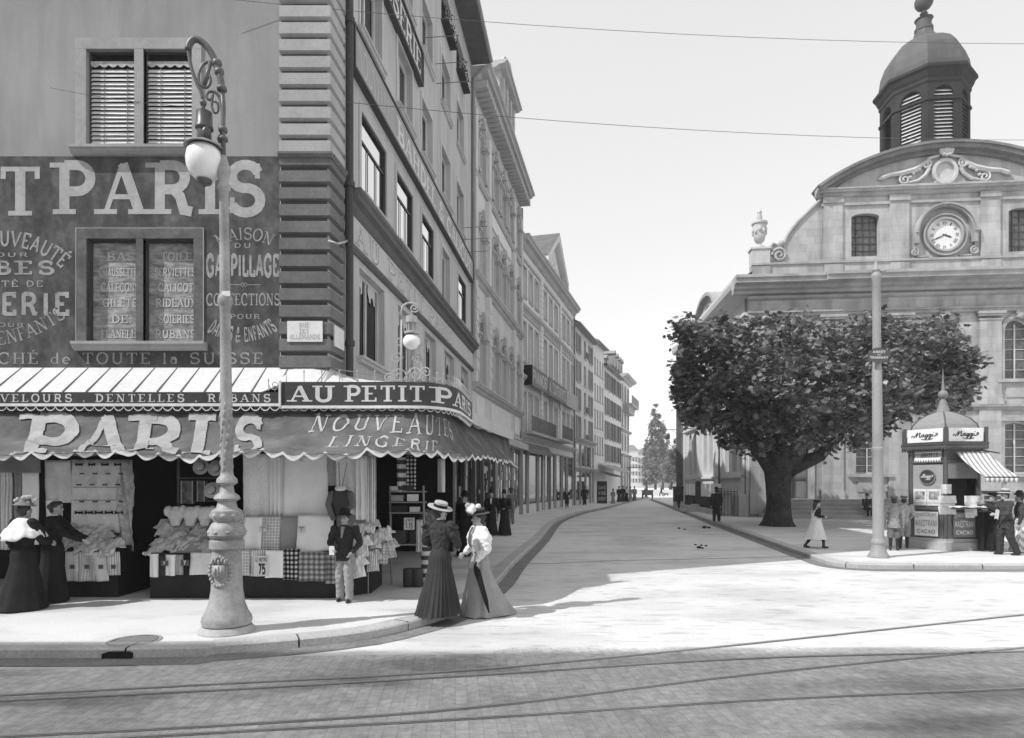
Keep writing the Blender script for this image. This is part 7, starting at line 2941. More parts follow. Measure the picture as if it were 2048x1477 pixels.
m.lathe([(.19, 4.09), (.16, 4.2), (.1, 4.38), (.09, 4.44), (.06, 4.48), (.06, 4.52)], (KX, KY, 0), 14)
m.ell((KX, KY, 4.63), (.135, .135, .135), 16, 10)
m.lathe([(.05, 4.74), (.02, 5.05), (.006, 5.4)], (KX, KY, 0), 8)
m.build('finial', mat('kiosk finial', .22, rough=.45), KI, smooth=40)
# left face: name board, poster panel, round badge, prints, lower bill
T5 = kface(5, KR)
m = MB(T5)
m.box(.14, KR - .1, .0, .02, 2.7, 2.95)
o = m.build('name_board', KPL, KI)
word('ABEILLE', lambda u, v, e: T5(u, .02 + e, v), .3, .8, 2.76, 2.88, LETTER_D, o, 'name_lettering', sw=.2, con=.6)
m = MB(T5)
m.prism([(.14 + (KR - .26) * i / 20, 2.69 if i % 2 else 2.62) for i in range(21)] + [(KR - .12, 2.75), (.14, 2.75)], .021, .03)
m.build('lambrequin', STRIP, KI)
m = MB(T5)
ring(m, KR / 2, 2.2, 0, .2, .004, .02, 28)
bd = m.build('round_badge', mat('badge enamel', .05, rough=.35), KI)
m = MB(T5)
ring(m, KR / 2, 2.2, .2, .225, .004, .018, 28)
m.build('badge_rim', mat('badge rim', .22), bd)
m = MB()
script(m, 'Maggi', lambda u, v, e: T5(u, .02 + e, v), KR / 2 - .17, KR / 2 + .17, 2.12, 2.3, .035)
m.build('script_lettering', LETTER_W, bd)
PAP = mat('newsprint', .6, amp=.12, scale=3, fine=16, famp=.15)
PIC = mat('printed picture', .28, amp=.7, scale=5, fine=18, famp=.4)
for (a, b, c, d, pic) in ((.1, .47, 1.45, 1.85, 0), (.48, .86, 1.45, 1.85, 1), (.1, .47, 1.37, 1.44, 0), (.48, .86, 1.37, 1.44, 0)):
    m = MB(T5)
    m.box(a, b, .004, .012, c, d)
    o = m.build('print', PAP, KI)
    if d - c > .2:
        q = MB(T5)
        q.box(a + .05, b - .05, .0125, .016, c + .1, d - .07)
        q.build('picture', PIC, o)
for T, bg_, ink, x0, x1 in ((T5, WH, mat('bill lettering grey', .3), .16, .8), (KF, KPL, LETTER_W, .18, .8)):
    m = MB(T)
    m.box(x0, x1, .055, .065, .5, 1.2)
    o = m.build('bill', bg_ if T is T5 else mat('dark bill', .2, amp=.12), KI)
    o['label'] = 'white chocolate bill on the poster face' if T is T5 else 'dark chocolate bill with white words under the counter'
    word('CHOCOLAT', lambda u, v, e: T(u, .065 + e, v + .35 * (u - .53) * -(u - .53) + .03), x0 + .04, x1 - .04, 1.04, 1.13, ink, o, 'bill_lettering', serif=False, sw=.18, con=.9)
    word('MAESTRANI', lambda u, v, e: T(u, .065 + e, v), x0 + .03, x1 - .03, .78, .95, ink, o, 'bill_lettering', serif=False, sw=.18, con=.9)
    word('CACAO', lambda u, v, e: T(u, .065 + e, v), x0 + .08, x1 - .08, .58, .68, ink, o, 'bill_lettering', serif=False, sw=.26, con=.95)
# front face: counter hatch, shelves of papers
m = MB(kface(0, KR - .25))
m.box(.1, KR - .35, -.05, 0, 1.3, 2.2)
m.build('hatch_dark', DARK, KI)
m = MB(KF)
m.box(.05, KR - .05, -.04, .0, 2.15, 2.6)
m.build('hatch_shutter', mat('hatch shutter', .2, amp=.1), KI)
m = MB(KF)
m.box(-.05, KR + .1, -.2, .35, 1.3, 1.35)
m.build('counter_shelf', KP, KI)
KA = empty('kiosk_awning', KF(KR / 2, .4, 2.8), 'small boldly striped awning let down from the kiosk front', 'awning')
SAW = mat('striped awning cloth', .72, rough=.9, amp=.05)
mul_pattern('striped awning cloth', waves('x', .13, .4, 1.0, .03))
m = MB(KF)
m.grid(lambda a, b: (.2 + (KR - .05) * a + .3 * b, .1 + .75 * b, 2.9 - .72 * b - .05 * math.sin(PI * b)), 24, 8)
m.grid(lambda a, b: (.5 + (KR - .05) * a, .85, 2.18 - (.13 + .02 * math.sin(a * 50)) * b), 24, 2)
m.build('cloth', SAW, KA, smooth=True, solid=.008)
m = MB()
m.tube([KF(.5, .85, 2.18), KF(KR + .45, .85, 2.18)], .015, 6)
m.tube([KF(KR, .02, 2.95), KF(KR + .35, .3, 2.85)], .02, 5)
m.build('rod', IRON, KA)
lab = ['newspaper pinned highest at the kiosk corner', 'upper wide newspaper on the corner rack', 'second newspaper down on the corner rack', 'lowest newspaper on the corner rack', 'newspaper stack standing in the hatch', 'open paper flat in the middle of the counter', 'newspaper lying at the left end of the counter', 'newspaper lying at the right end of the counter', 'folded sheet pinned right of the hatch', 'printed sheet leaning lowest in the hatch']
for k, (x0, x1, y0, y1, w0, tl) in enumerate(((1882, 1903, 969, 988, .12, 0), (1876, 1912, 992, 1007, .2, .05), (1880, 1910, 1007, 1013, .22, .02), (1876, 1910, 1013, 1029, .22, .05), (1928, 1952, 992, 1032, .2, .03), (1902, 1950, 1035, 1041, .3, .25), (1890, 1916, 1034, 1039, .34, .25), (1940, 1976, 1036, 1042, .34, .25), (1948, 1968, 992, 1010, .12, 0), (1930, 1948, 1024, 1036, .26, .03))):
    Y = 18.28 - w0
    X0, X1, Z0, Z1 = xat(x0, Y), xat(x1, Y), zat(y1, Y), zat(y0, Y)
    q = MB()
    q.grid(lambda a, b: (X0 + (X1 - X0) * a, Y - tl * (1 - b) + .015 * math.sin(a * 7 + k), (Z0 + (Z1 - Z0) * b if tl < .2 else 1.36 + .02 * b + .012 * math.sin(a * 9 + k))), 8, 4)
    tag(q.build('newspaper', PAP, solid=.012), lab[k], 'newspaper', 'newspapers displayed at the kiosk')
for k, z in enumerate((1.42, 1.56, 1.7)):
    q = MB()
    X0, Y = xat(1956, 18.4), 18.35
    q.box(X0, X0 + .55, Y - .2, Y + .1, z, z + .1)
    tag(q.build('paper_stack', mat('paper stack', .2, amp=.3)), ('lowest', 'middle', 'topmost')[k] + ' of three dark bundles of papers at the right of the counter', 'bundle', 'bundles at the kiosk')
TB = empty('side_table', (xat(1975, 18.2), 18.2, KH), 'trestle table with dark cloth at the right of the kiosk counter', 'table')
q = MB()
q.box(xat(1950, 18.2), xat(2000, 18.2), 17.9, 18.5, 1.22, 1.26)
q.build('table_top', KP, TB)
q = MB()
q.grid(lambda a, b: (xat(1956, 18.1) + .6 * a, 18.1 + .03 * math.sin(a * 20), KH + .02 + 1.08 * b), 16, 3)
q.build('table_cloth', BLACKC, TB, solid=.01)
# ------------------------------------------------------------------ people
SKIN = mat('skin', .36, rough=.6, amp=.08, scale=6, spec=.3)
SKIN_D = mat('skin in shade of hat', .30, rough=.6, amp=.08)
HAIR = mat('dark hair', .03, rough=.5, amp=.3, scale=20, fine=60, famp=.4, spec=.4)
LEATHER = mat('boot leather', .025, rough=.4, spec=.4)
BLK = mat('black dress cloth', .022, rough=.85, amp=.2, scale=5)
GREYD = mat('slate dress cloth', .045, rough=.9, amp=.12, scale=5, fine=50, famp=.1)
SKIRT_L = mat('light grey skirt cloth', .30, rough=.9, amp=.1, scale=4, fine=50, famp=.08)
WHITE = mat('white blouse cotton', .74, rough=.9, amp=.05, scale=8)
TWEED = mat('grey tweed', .15, rough=.95, amp=.2, scale=12, fine=60, famp=.2)
TWEED_L = mat('light tweed', .26, rough=.95, amp=.2, scale=12, fine=60, famp=.2)
TROUSER_L = mat('pale trousers', .30, rough=.95, amp=.12, scale=6)


class Person:
    def __init__(s, label, px_, py_, H, face, zg=KH, vox=.014, lean=0., turn=0., armL=None, armR=None, feet=None, group=None, seat=0., XY=None, name='person', female=False):
        x, y = XY or gp(px_, py_, zg)
        s.H, s.vox, s.lean, s.turn = H, vox, lean, turn
        a = math.atan2(face[1], face[0]) - PI / 2
        s.root = empty(name, (x, y, zg), label, 'person', group, a)
        LOCALS.add(s.root.name)
        s.f = female
        s.sh = .112 if female else .125
        sg = {-1: armL, 1: armR}
        s.arms = {}
        for k in (-1, 1):
            S = Vector((k * s.sh, lean * .8 - .0, .815 - seat))
            if sg[k]:
                E, Wr = (Vector(q) for q in sg[k])
            else:
                E, Wr = S + Vector((k * .035, -.015, -.18)), S + Vector((k * .03, .035, -.335))
            s.arms[k] = (S, E, Wr)
        fl = feet or ((-.055, 0.0), (.055, .02))
        s.legs = {}
        for k, (fx, fy) in zip((-1, 1), fl):
            hip = Vector((k * .05, 0, .51 - seat))
            ank = Vector((fx, fy - .02, .045))
            if seat:
                kn = Vector((k * .07, .26, .51 - seat + .0))
                ank = Vector((k * .06, .25, .045))
            else:
                kn = hip.lerp(ank, .5) + Vector((0, .03 + .35 * max(0, abs(fy) - .05), .01))
            s.legs[k] = (hip, kn, ank)
        s.seat = seat

    def v(s, p):
        return tuple(Vector(p) * s.H)

    def tors(s, rings, q, k=1.0):
        H = s.H
        q.loft([((z - s.seat) * H, rx * H * k, ry * H * k, 0, (s.lean * max(0, z - .5) / .31 * .8 + cy) * H) for z, rx, ry, cy in rings], 16)

    TORSO = [(.46, .07, .055, 0), (.5, .088, .066, -.004), (.55, .085, .062, 0), (.61, .07, .05, .004), (.68, .084, .058, .008), (.75, .1, .062, .006), (.80, .1, .052, 0), (.835, .055, .04, 0), (.85, .028, .03, 0)]

    def head_at(s):
        return Vector((0, s.lean * .95 + .012, .925 - s.seat))

    def body(s, bare_legs=False):
        q = MB()
        s.tors(s.TORSO, q)
        h = s.head_at()
        H = s.H
        c, sn = math.cos(s.turn), math.sin(s.turn)

        def hp(x, y, z):                                  # head space, turned on the neck
            return s.v((h.x + x * c - y * sn, h.y + x * sn + y * c, h.z + z))
        s.hp = hp
        q.ell(hp(0, -.004, .012), (.044 * H, .053 * H, .06 * H), 14, 10)
        q.ell(hp(0, .012, -.03), (.034 * H, .038 * H, .034 * H), 12, 8)
        q.chain([(hp(0, .05, .008), .007 * H), (hp(0, .06, -.012), .0085 * H)])
        q.ell(hp(0, .046, -.034), (.013 * H, .008 * H, .006 * H), 8, 6)
        q.ell(hp(0, .042, -.052), (.014 * H, .012 * H, .012 * H), 8, 6)
        for k in (-1, 1):
            q.ell(hp(k * .044, -.002, 0), (.006 * H, .012 * H, .018 * H), 8, 6)
            q.ell(hp(k * .02, .043, .02), (.014 * H, .008 * H, .006 * H), 8, 6)
        q.chain([(s.v((0, s.lean * .8, .83 - s.seat)), .034 * H), (s.v((h.x, h.y - .012, h.z - .03)), .03 * H)])
        for k, (S, E, W) in s.arms.items():
            q.chain([(s.v(S), .034 * H), (s.v(E), .025 * H), (s.v(W), .0165 * H)])
            d = (W - E).normalized()
            side = Vector((0, 1, 0)) if abs(d.y) < .8 else Vector((0, 0, 1))
            side = (side - d * side.dot(d)).normalized()
            nrm = d.cross(side)
            pc = W + d * .026
            q.chain([(s.v(W), .015 * H), (s.v(pc + side * .006), .017 * H), (s.v(W + d * .045 + side * .012), .012 * H), (s.v(W + d * .045 - side * .012), .012 * H), (s.v(pc), .015 * H)])
            for i, L in enumerate((.036, .043, .04, .03)):
                o = side * (.0165 - .011 * i)
                b0 = W + d * .044 + o
                b1 = b0 + d * (L * .55) + nrm * (k * .004)
                b2 = b1 + d * (L * .35) + nrm * (k * -.014)
                q.chain([(s.v(b0), .0056 * H), (s.v(b1), .0052 * H), (s.v(b2), .0044 * H)])
            t0 = W + d * .016 + side * .014
            q.chain([(s.v(t0), .007 * H), (s.v(t0 + side * .014 + d * .016), .006 * H), (s.v(t0 + side * .016 + d * .036), .005 * H)])
        for k, (hip, kn, an) in s.legs.items():
            q.chain([(s.v(hip), .05 * H), (s.v(kn), .034 * H), (s.v(kn.lerp(an, .35) + Vector((0, -.01, 0))), .033 * H), (s.v(an), .021 * H)])
            q.chain([(s.v(an + Vector((0, -.012, -.015))), .022 * H), (s.v(an + Vector((0, .05, -.025))), .018 * H), (s.v(an + Vector((0, .085, -.03))), .013 * H)])
        s.bodyo = q.build('body', SKIN, s.root, remesh=s.vox)
        if s.vox < .013:
            e = MB()
            for k in (-1, 1):
                e.ell(hp(k * .019, .047, .006), (.008 * H, .004 * H, .0045 * H), 8, 6)
                e.chain([(hp(k * .009, .05, .02), .003 * H), (hp(k * .028, .046, .021), .0025 * H)])
            e.build('eyes', HAIR, s.root, smooth=True)
            e = MB()
            e.ell(hp(0, .0525, -.034), (.014 * H, .003 * H, .0028 * H), 8, 6)
            e.build('mouth', mat('lip', .16), s.root, smooth=True)
        return s

    def crease(s, o):
        d = o.modifiers.new('creases', 'DISPLACE')
        d.strength = .022 * s.H
        d.texture = bpy.data.textures['rumple']
        return o

    def shoes(s, mm=LEATHER, boot=.0):
        for k, (hip, kn, an) in s.legs.items():
            q = MB()
            H = s.H
            q.chain([(s.v(an + Vector((0, -.015, -.018))), .026 * H), (s.v(an + Vector((0, .05, -.026))), .022 * H), (s.v(an + Vector((0, .09, -.03))), .016 * H)])
            q.chain([(s.v(an + Vector((0, -.005, 0))), .027 * H), (s.v(an.lerp(kn, .2 + boot)), (.027 + boot * .02) * H)])
            q.build('shoe', mm, s.root, remesh=max(s.vox, .01))
        return s

    def trousers(s, mm, short=False, w_=1.25):
        q = MB()
        H = s.H
        s.tors([(.45, .085, .07, 0), (.5, .1, .078, -.004), (.55, .094, .07, 0), (.6, .08, .06, .004)], q)
        for k, (hip, kn, an) in s.legs.items():
            if short:
                q.chain([(s.v(hip), .058 * H * w_ * .9), (s.v(kn), .048 * H * w_), (s.v(kn.lerp(an, .12)), .044 * H * w_)])
            else:
                q.chain([(s.v(hip), .058 * H * w_ * .9), (s.v(kn), .041 * H * w_), (s.v(kn.lerp(an, .5)), .037 * H * w_), (s.v(an + Vector((0, .008, 0))), .035 * H * w_)])
        o = s.crease(q.build('trousers', mm, s.root, remesh=max(s.vox, .009)))
        if short:
            s.stock(mat('stockings', .03))
        return s

    def stock(s, mm):
        q = MB()
        H = s.H
        for k, (hip, kn, an) in s.legs.items():
            q.chain([(s.v(kn), .037 * H), (s.v(kn.lerp(an, .35) + Vector((0, -.01, 0))), .0365 * H), (s.v(an), .025 * H)])
        q.build('stockings', mm, s.root, remesh=max(s.vox, .009))

    def jacket(s, mm, name='jacket', hem=.47, puff=0., flare=1.0, sleeve=True, wfit=1.0, sl=1.0):
        q = MB()
        H = s.H
        s.tors([(hem, .1 * flare, .08 * flare, 0), (hem + .05, .1 * flare, .078 * flare, 0), (.61, .088 * wfit, .068 * wfit, .004), (.68, .097, .072, .01), (.75, .112, .075, .008), (.80, .113, .063, 0), (.835, .075, .05, 0), (.862, .037, .037, .004)], q)
        for k, (S, E, W) in s.arms.items():
            if not sleeve:
                continue
            q.chain([(s.v(S), (.045 + puff * .3) * H), (s.v(S.lerp(E, .45)), (.042 + puff) * H), (s.v(E), (.035 + puff * .35) * H), (s.v(E.lerp(W, .5)), .03 * H * sl), (s.v(E.lerp(W, .93)), .024 * H * sl)])
        s.jk = s.crease(q.build(name, mm, s.root, remesh=max(s.vox, .009)))
        return s

    def collar(s, mm=WHITE):
        q = MB()
        H = s.H
        q.loft([((.842 - s.seat) * H, .042 * H, .04 * H, 0, s.lean * .8 * H), ((.868 - s.seat) * H, .035 * H, .035 * H, 0, s.lean * .85 * H)], 14)
        q.build('collar', mm, s.root, smooth=True)
        return s

    def front(s, mm=WHITE):
        q = MB()
        H = s.H
        q.poly([s.v((-.022, s.lean * .8 + .062, .845)), s.v((.022, s.lean * .8 + .062, .845)), s.v((.008, s.lean * .6 + .095, .72)), s.v((-.008, s.lean * .6 + .095, .72))])
        q.build('shirt_front', mm, s.root, solid=.01)
        return s

    def skirt(s, mm, top=.605, hemw=.19, pleats=11, amp=.05, back=.05, name='skirt', hem=.012, waist=.072, fwd=0., n=66, m_=14, seed=0, side=0.0):
        q = MB()
        H = s.H

        def f(a, b):
            th = 2 * PI * a
            z = hem + (top - hem) * (1 - b)
            k = b ** .8
            r = waist + (hemw - waist) * (k * .8 + .2 * b * b) + .022 * math.exp(-((b - .12) / .09) ** 2)
            w9 = math.sin(pleats * th + 1.9 * math.sin(2 * th + seed) + .8 * math.sin(5 * th + 2 * seed) + .25 * math.sin(3 * b))
            fold = amp * (b ** .8 * .8 + .1) * (1 - 2 * abs(w9) ** .7 if amp > .1 else w9) * (.75 + .25 * math.sin(3 * th + seed))
            r *= 1 + fold
            x, y = r * math.cos(th), r * .92 * math.sin(th)
            bk = max(0, -math.sin(th))
            y -= back * b * b * bk
            x += side * b * b * max(0, math.cos(th))
            y += fwd * b
            y += s.lean * .3 * (1 - b)
            return s.v((x, y, z + .004 * math.sin(pleats * th)))
        q.grid(f, n, m_)
        s.sk = q.build(name, mm, s.root, smooth=True)
        return s

    def belt(s, mm=BLK, z=.605, r=.076):
        q = MB()
        H = s.H
        q.loft([((z - .012) * H, r * H, r * .8 * H, 0, s.lean * .3 * H), ((z + .014) * H, r * H, r * .8 * H, 0, s.lean * .3 * H)], 18)
        q.build('belt', mm, s.root, smooth=True)
        return s

    def hair(s, mm=HAIR, bun=True, long=False):
        q = MB()
        H, hp = s.H, s.hp
        q.ell(hp(0, -.014, .026), (.05 * H, .054 * H, .054 * H), 14, 10)
        q.ell(hp(0, -.03, -.005), (.046 * H, .036 * H, .045 * H), 12, 8)
        if bun:
            q.ell(hp(0, -.06, .02), (.03 * H, .026 * H, .03 * H), 12, 8)
            q.ell(hp(0, .02, .06), (.045 * H, .035 * H, .02 * H), 12, 8)
        if long:
            q.chain([(hp(0, -.045, 0), .04 * H), (hp(0, -.06, -.07), .035 * H), (hp(0, -.055, -.13), .022 * H)])
        q.build('hair', mm, s.root, remesh=max(s.vox, .009))
        return s

    def hat(s, kind, mm, tilt=(0, 0), band=None, r=None):
        """boater, bowler, cap, felt, bonnet"""
        H, hp = s.H, s.hp
        c = Vector(hp(0, -.006, .052))
        cz = Matrix.Rotation(s.turn, 3, 'Z') @ Matrix.Rotation(tilt[0], 3, 'X') @ Matrix.Rotation(tilt[1], 3, 'Y')
        ax = (cz @ Vector((1, 0, 0)), cz @ Vector((0, 1.12, 0)), cz @ Vector((0, 0, 1)))
        q = MB()
        h = H
        R_ = (r or .1) * h
        if kind == 'boater':
            prof = [(.02 * h, 0), (R_, 0), (R_, .007 * h), (.058 * h, .01 * h), (.056 * h, .055 * h), (.05 * h, .06 * h), (.001, .061 * h)]
        elif kind == 'bowler':
            prof = [(.04 * h, .004 * h), (R_, .01 * h), (R_ * 1.03, .018 * h), (R_ * .95, .016 * h), (.058 * h, .01 * h), (.057 * h, .045 * h), (.045 * h, .072 * h), (.025 * h, .083 * h), (.001, .085 * h)]
        elif kind == 'felt':
            prof = [(.03 * h, .0), (R_, -.006 * h), (R_, .002 * h), (.058 * h, .012 * h), (.054 * h, .06 * h), (.04 * h, .075 * h), (.001, .066 * h)]
        elif kind == 'cap':
            prof = [(.045 * h, 0), (.057 * h, .004 * h), (.07 * h, .022 * h), (.066 * h, .036 * h), (.04 * h, .046 * h), (.001, .048 * h)]
        else:
            prof = [(.05 * h, 0), (R_, .004 * h), (R_ * .8, .02 * h), (.05 * h, .04 * h), (.04 * h, .075 * h), (.02 * h, .09 * h), (.001, .092 * h)]
        q.lathe(prof, c, 26, ax, cap=False)
        if kind == 'cap':
            v_ = cz @ Vector((0, .06 * h, .004 * h))
            q.ell(c + v_, (.04 * h, .03 * h, .005 * h), 12, 6)
        s.ht = q.build('hat', mm, s.root, smooth=35)
        if band:
            q = MB()
            q.lathe([(.06 * h, .011 * h), (.0585 * h, .036 * h)], c, 24, ax, cap=False)
            q.build('hat_band', band, s.ht, smooth=True)
        s.hc, s.hax = c, cz
        return s

    def trim(s, mm, pts, r, name='hat_trimming'):
        q = MB()
        for x, y, z in pts:
            p_ = s.hc + s.hax @ (Vector((x, y, z)) * s.H)
            q.ell(p_, (r * s.H,) * 3, 8, 6)
        o = q.build(name, mm, s.ht, remesh=max(.008, s.vox * .8))
        d = o.modifiers.new('rumple', 'DISPLACE')
        d.strength = r * s.H * .5
        d.texture = bpy.data.textures['rumple']
        return s


NV = .0075
# lady in slate grey, seen from behind
p = Person('woman in slate grey pleated dress and boater, her back to us on the kerb', 880, 1229, 1.57, (.45, 1), vox=NV, turn=-.55, female=True, armL=((-.16, .02, .66), (-.12, .12, .6)), armR=((.165, .03, .655), (.12, .13, .61)))
p.body().jacket(GREYD, 'bodice', hem=.585, puff=.012, flare=.76, wfit=.9).skirt(GREYD, hemw=.2, pleats=11, amp=.15, back=.08, seed=2, waist=.066, n=150).hair()
p.belt(GREYD, r=.073).collar(BLK).hat('boater', mat('boater straw', .4, amp=.1), (-.12, .32), BLK, .108).shoes()
q = MB()
for k in (-1, 1):                                         # shoulder frills
    S = p.arms[k][0]
    for i in range(9):
        a = i / 8 * PI
        q.ell(p.v(S + Vector((k * (.02 + .035 * math.sin(a)), .05 * math.cos(a), .005 - .03 * math.sin(a)))), (.035, .03, .02), 8, 5)
q.build('shoulder_frill', GREYD, p.root, remesh=.009)
# lady in white blouse
p = Person('woman in white puff-sleeved blouse and flowered hat facing the slate grey dress', 958, 1231, 1.58, (-1, -.38), zg=0, vox=NV, turn=0., female=True, armL=((-.175, -.02, .655), (-.15, .085, .535)), armR=((.16, .02, .66), (.14, .1, .59)))
p.body().jacket(WHITE, 'blouse', hem=.575, puff=.03, flare=.84, wfit=.98, sl=1.15).skirt(SKIRT_L, hemw=.2, pleats=9, amp=.07, back=.2, seed=5, waist=.068, n=100).hair(mat('brown hair', .06)).belt(BLK, r=.082).collar(WHITE).shoes()
p.hat('boater', mat('dark hat straw', .1), (-.1, -.05), BLK, .1)
random.seed(3)
p.trim(WHITE, [(random.uniform(-.06, .06), random.uniform(0, .1), random.uniform(.02, .085)) for _ in range(18)], .027)
q = MB()
q.chain([(p.v((0, .065, .845)), .02), (p.v((.0, .09, .8)), .018), (p.v((.004, .1, .72)), .022), (p.v((0, .085, .66)), .016)])
q.build('neck_tie', mat('grey gauze', .3), p.root, remesh=.009)
for k in (-1, 1):
    S, E, W = p.arms[k]
    q = MB()
    q.chain([(p.v(E.lerp(W, .86)), .031), (p.v(E.lerp(W, 1.02)), .03)])
    q.build('cuff', BLK, p.root, remesh=.009)
ub = empty('umbrella', p.root.location, 'rolled black umbrella held point down by the woman in the white blouse', 'umbrella')
W = Matrix.Rotation(p.root.rotation_euler.z, 3, 'Z') @ (p.arms[-1][2] * p.H) + Vector((p.root.location.x, p.root.location.y, 0))
q = MB()
q.tube([W + Vector((.02, -.02, .02)), W + Vector((.0, -.06, -.05)), W + Vector((.03, -.08, -.12)), W + Vector((.16, -.1, -.55)), W + Vector((.21, -.1, -.74))], [.012, .02, .05, .035, .008], 10)
q.build('umbrella_cloth', BLACKC, ub, smooth=True)
q = MB()
q.tube([W + Vector((0, -.02, .1)), W + Vector((.0, -.05, -.05))], .012, 8)
q.build('handle', mat('umbrella handle', .3, rough=.4), ub, smooth=True)
# boy in front of the cloths
p = Person('boy in dark hat and pale trousers holding paper before the hung cloths', 690, 1203, 1.42, (-.15, -1), vox=.009, armL=((-.18, .0, .66), (-.12, .1, .56)), armR=((.17, .02, .66), (.06, .17, .6)), feet=((-.07, .05), (.07, -.02)))
p.body().trousers(TROUSER_L, w_=1.3).jacket(DARKC, hem=.46, flare=1.12).collar(mat('striped scarf', .3)).front(mat('striped scarf', .3)).hair(bun=False).hat('felt', BLK, (.0, 0), None, .085).shoes()
W = Matrix.Rotation(p.root.rotation_euler.z, 3, 'Z') @ (p.arms[1][2] * p.H) + Vector((p.root.location.x, p.root.location.y, KH))
q = MB()
q.grid(lambda a, b: (W.x - .05 + .08 * a, W.y - .07, W.z - .08 + .14 * b), 2, 2)
tag(q.build('paper_slip', WHITE, solid=.004), "white slip of paper in the boy's hands", 'paper')
# far left pair
p = Person('woman seen from behind with white lace cape and fluffy hat at the left edge', 48, 1218, 1.58, (.3, 1), vox=.01, female=True, armR=((.16, .05, .66), (.13, .16, .62)))
p.body().jacket(BLK, 'bodice', hem=.58, flare=.8, puff=.02).skirt(BLK, hemw=.2, pleats=9, amp=.05, back=.06, seed=7).hair().shoes(mat('pale shoe', .4))
p.hat('bonnet', mat('grey hat felt', .2), (-.1, 0), None, .09)
p.trim(mat('pale feather', .5), [(random.uniform(-.08, .08), random.uniform(-.06, .06), random.uniform(.02, .09)) for _ in range(14)], .02)
q = MB()
H = p.H


def cape(a, b):
    th = 2 * PI * a
    r = (.05 + .135 * b ** .7) * (1 + .05 * b * math.sin(12 * th))
    return p.v((r * 1.15 * math.cos(th), r * .85 * math.sin(th), .865 - .2 * b ** 1.1 + (.05 * abs(math.cos(th)) if b > .5 else 0) * b - .03 * b * abs(math.sin(4 * th))))


q.grid(cape, 60, 8)
q.build('lace_cape', WHITE, p.root, smooth=True, solid=.008)
p = Person('dark-haired shop clerk in black with white collar reaching over the pile of shirts', 104, 1204, 1.6, (1, .25), vox=.01, female=True, lean=.03, armR=((.13, .15, .69), (.1, .3, .615)), armL=((-.13, .14, .68), (-.08, .28, .62)))
p.body().jacket(BLK, 'bodice', hem=.58, flare=.85).skirt(BLK, hemw=.16, pleats=9, amp=.04, back=.03).hair().collar().shoes()
# behind the two ladies
p = Person('woman in plain black dress and hat standing in the shade behind the two ladies', 930, 1112, 1.6, (-.5, -1), vox=.014, female=True)
p.body().jacket(BLK, 'bodice', hem=.57, flare=.9, puff=.015).skirt(BLK, hemw=.15, pleats=8, amp=.03, back=.03).hair().hat('bonnet', BLK, (0, 0), None, .08).shoes()
p = Person('woman in black with open white neckline walking towards us on the left pavement', 983, 1071, 1.6, (-.12, -1), vox=.016, female=True, armL=((-.15, .0, .65), (-.17, .06, .5)))
p.body().jacket(BLK, 'bodice', hem=.57, flare=.85, puff=.012).skirt(BLK, hemw=.15, pleats=8, amp=.04, back=.03).hair().front().hat('bonnet', BLK, (0, 0), None, .06).shoes()
p.trim(BLK, [(-.02, 0, .08), (.02, .0, .1), (0, -.02, .12), (.0, .02, .07)], .02)
p = Person('second woman in black beside the first, with one hand at her waist', 1009, 1071, 1.58, (-.4, -1), vox=.016, female=True, turn=.3, armL=((-.15, .02, .65), (-.06, .13, .62)))
p.body().jacket(BLK, 'bodice', hem=.56, flare=.95, puff=.012).skirt(BLK, hemw=.165, pleats=8, amp=.04, back=.03).hair().hat('bonnet', BLK, (0, 0), None, .07).shoes(mat('pale shoe', .4))
p = Person('man in grey half hidden behind the two women in black', 1022, 1049, 1.62, (-.2, 1), vox=.018)
p.body().trousers(TWEED).jacket(TWEED, hem=.44).hair(bun=False).hat('felt', DARKC, (0, 0), None, .08).shoes()
# far down the left pavement
p = Person('boy in dark short suit with white collar standing alone on the left pavement', 1134, 1017, 1.5, (-.1, -1), vox=.02)
p.body().trousers(BLK, True).jacket(BLK, hem=.46).collar().front().hair(bun=False).shoes()
p = Person('man in dark suit with his back turned beyond the lone boy', 1169, 1011, 1.62, (.2, 1), vox=.024)
p.body().trousers(BLK).jacket(BLK, hem=.44).hair(bun=False).hat('felt', BLK, (0, 0), None, .075).shoes()
FARG = 'people near the cafe in the distance'
for (x, y, h, mt, ms, ht, lb) in ((1226, 1008, 1.35, TWEED_L, TWEED_L, BLK, 'girl in a pale checked dress in front of the cafe terrace'), (1238, 1004.5, 1.55, BLK, BLK, BLK, 'woman all in black nearest the cafe awning'), (1246, 1004, 1.6, BLK, GREYD, BLK, 'woman in dark dress, second from the cafe awning'), (1253, 1004, 1.55, WHITE, BLK, STRAW, 'woman in white blouse and dark skirt among the cafe group'), (1261, 1002.5, 1.5, SKIRT_L, SKIRT_L, BLK, 'woman in pale grey dress near the right of the cafe group'), (1269, 1002.5, 1.55, SKIRT_L, TWEED, BLK, 'woman in grey dress at the right end of the cafe group')):
    p = Person(lb, x, y, h, (.3, 1), vox=.026, female=True, group=FARG)
    p.body().jacket(mt, 'bodice', hem=.57, flare=.9).skirt(ms, hemw=.16, pleats=7, amp=.03).hair().hat('bonnet', ht, (0, 0), None, .07)
p = Person('woman in grey leaning over a handcart in the middle of the far street', 1292, 996, 1.6, (-.1, -1), zg=0, vox=.03, female=True, lean=.05)
p.body().jacket(TWEED, 'bodice', hem=.57, flare=.9).skirt(TWEED, hemw=.16, pleats=7, amp=.03).hair().hat('bonnet', TWEED, (0, 0), None, .07)
HX, HYY = gp(1291, 997.5)
hc_ = empty('handcart', (HX, HYY - 1.2, 0), 'small dark handcart standing in the far street before the woman', 'cart')
q = MB()
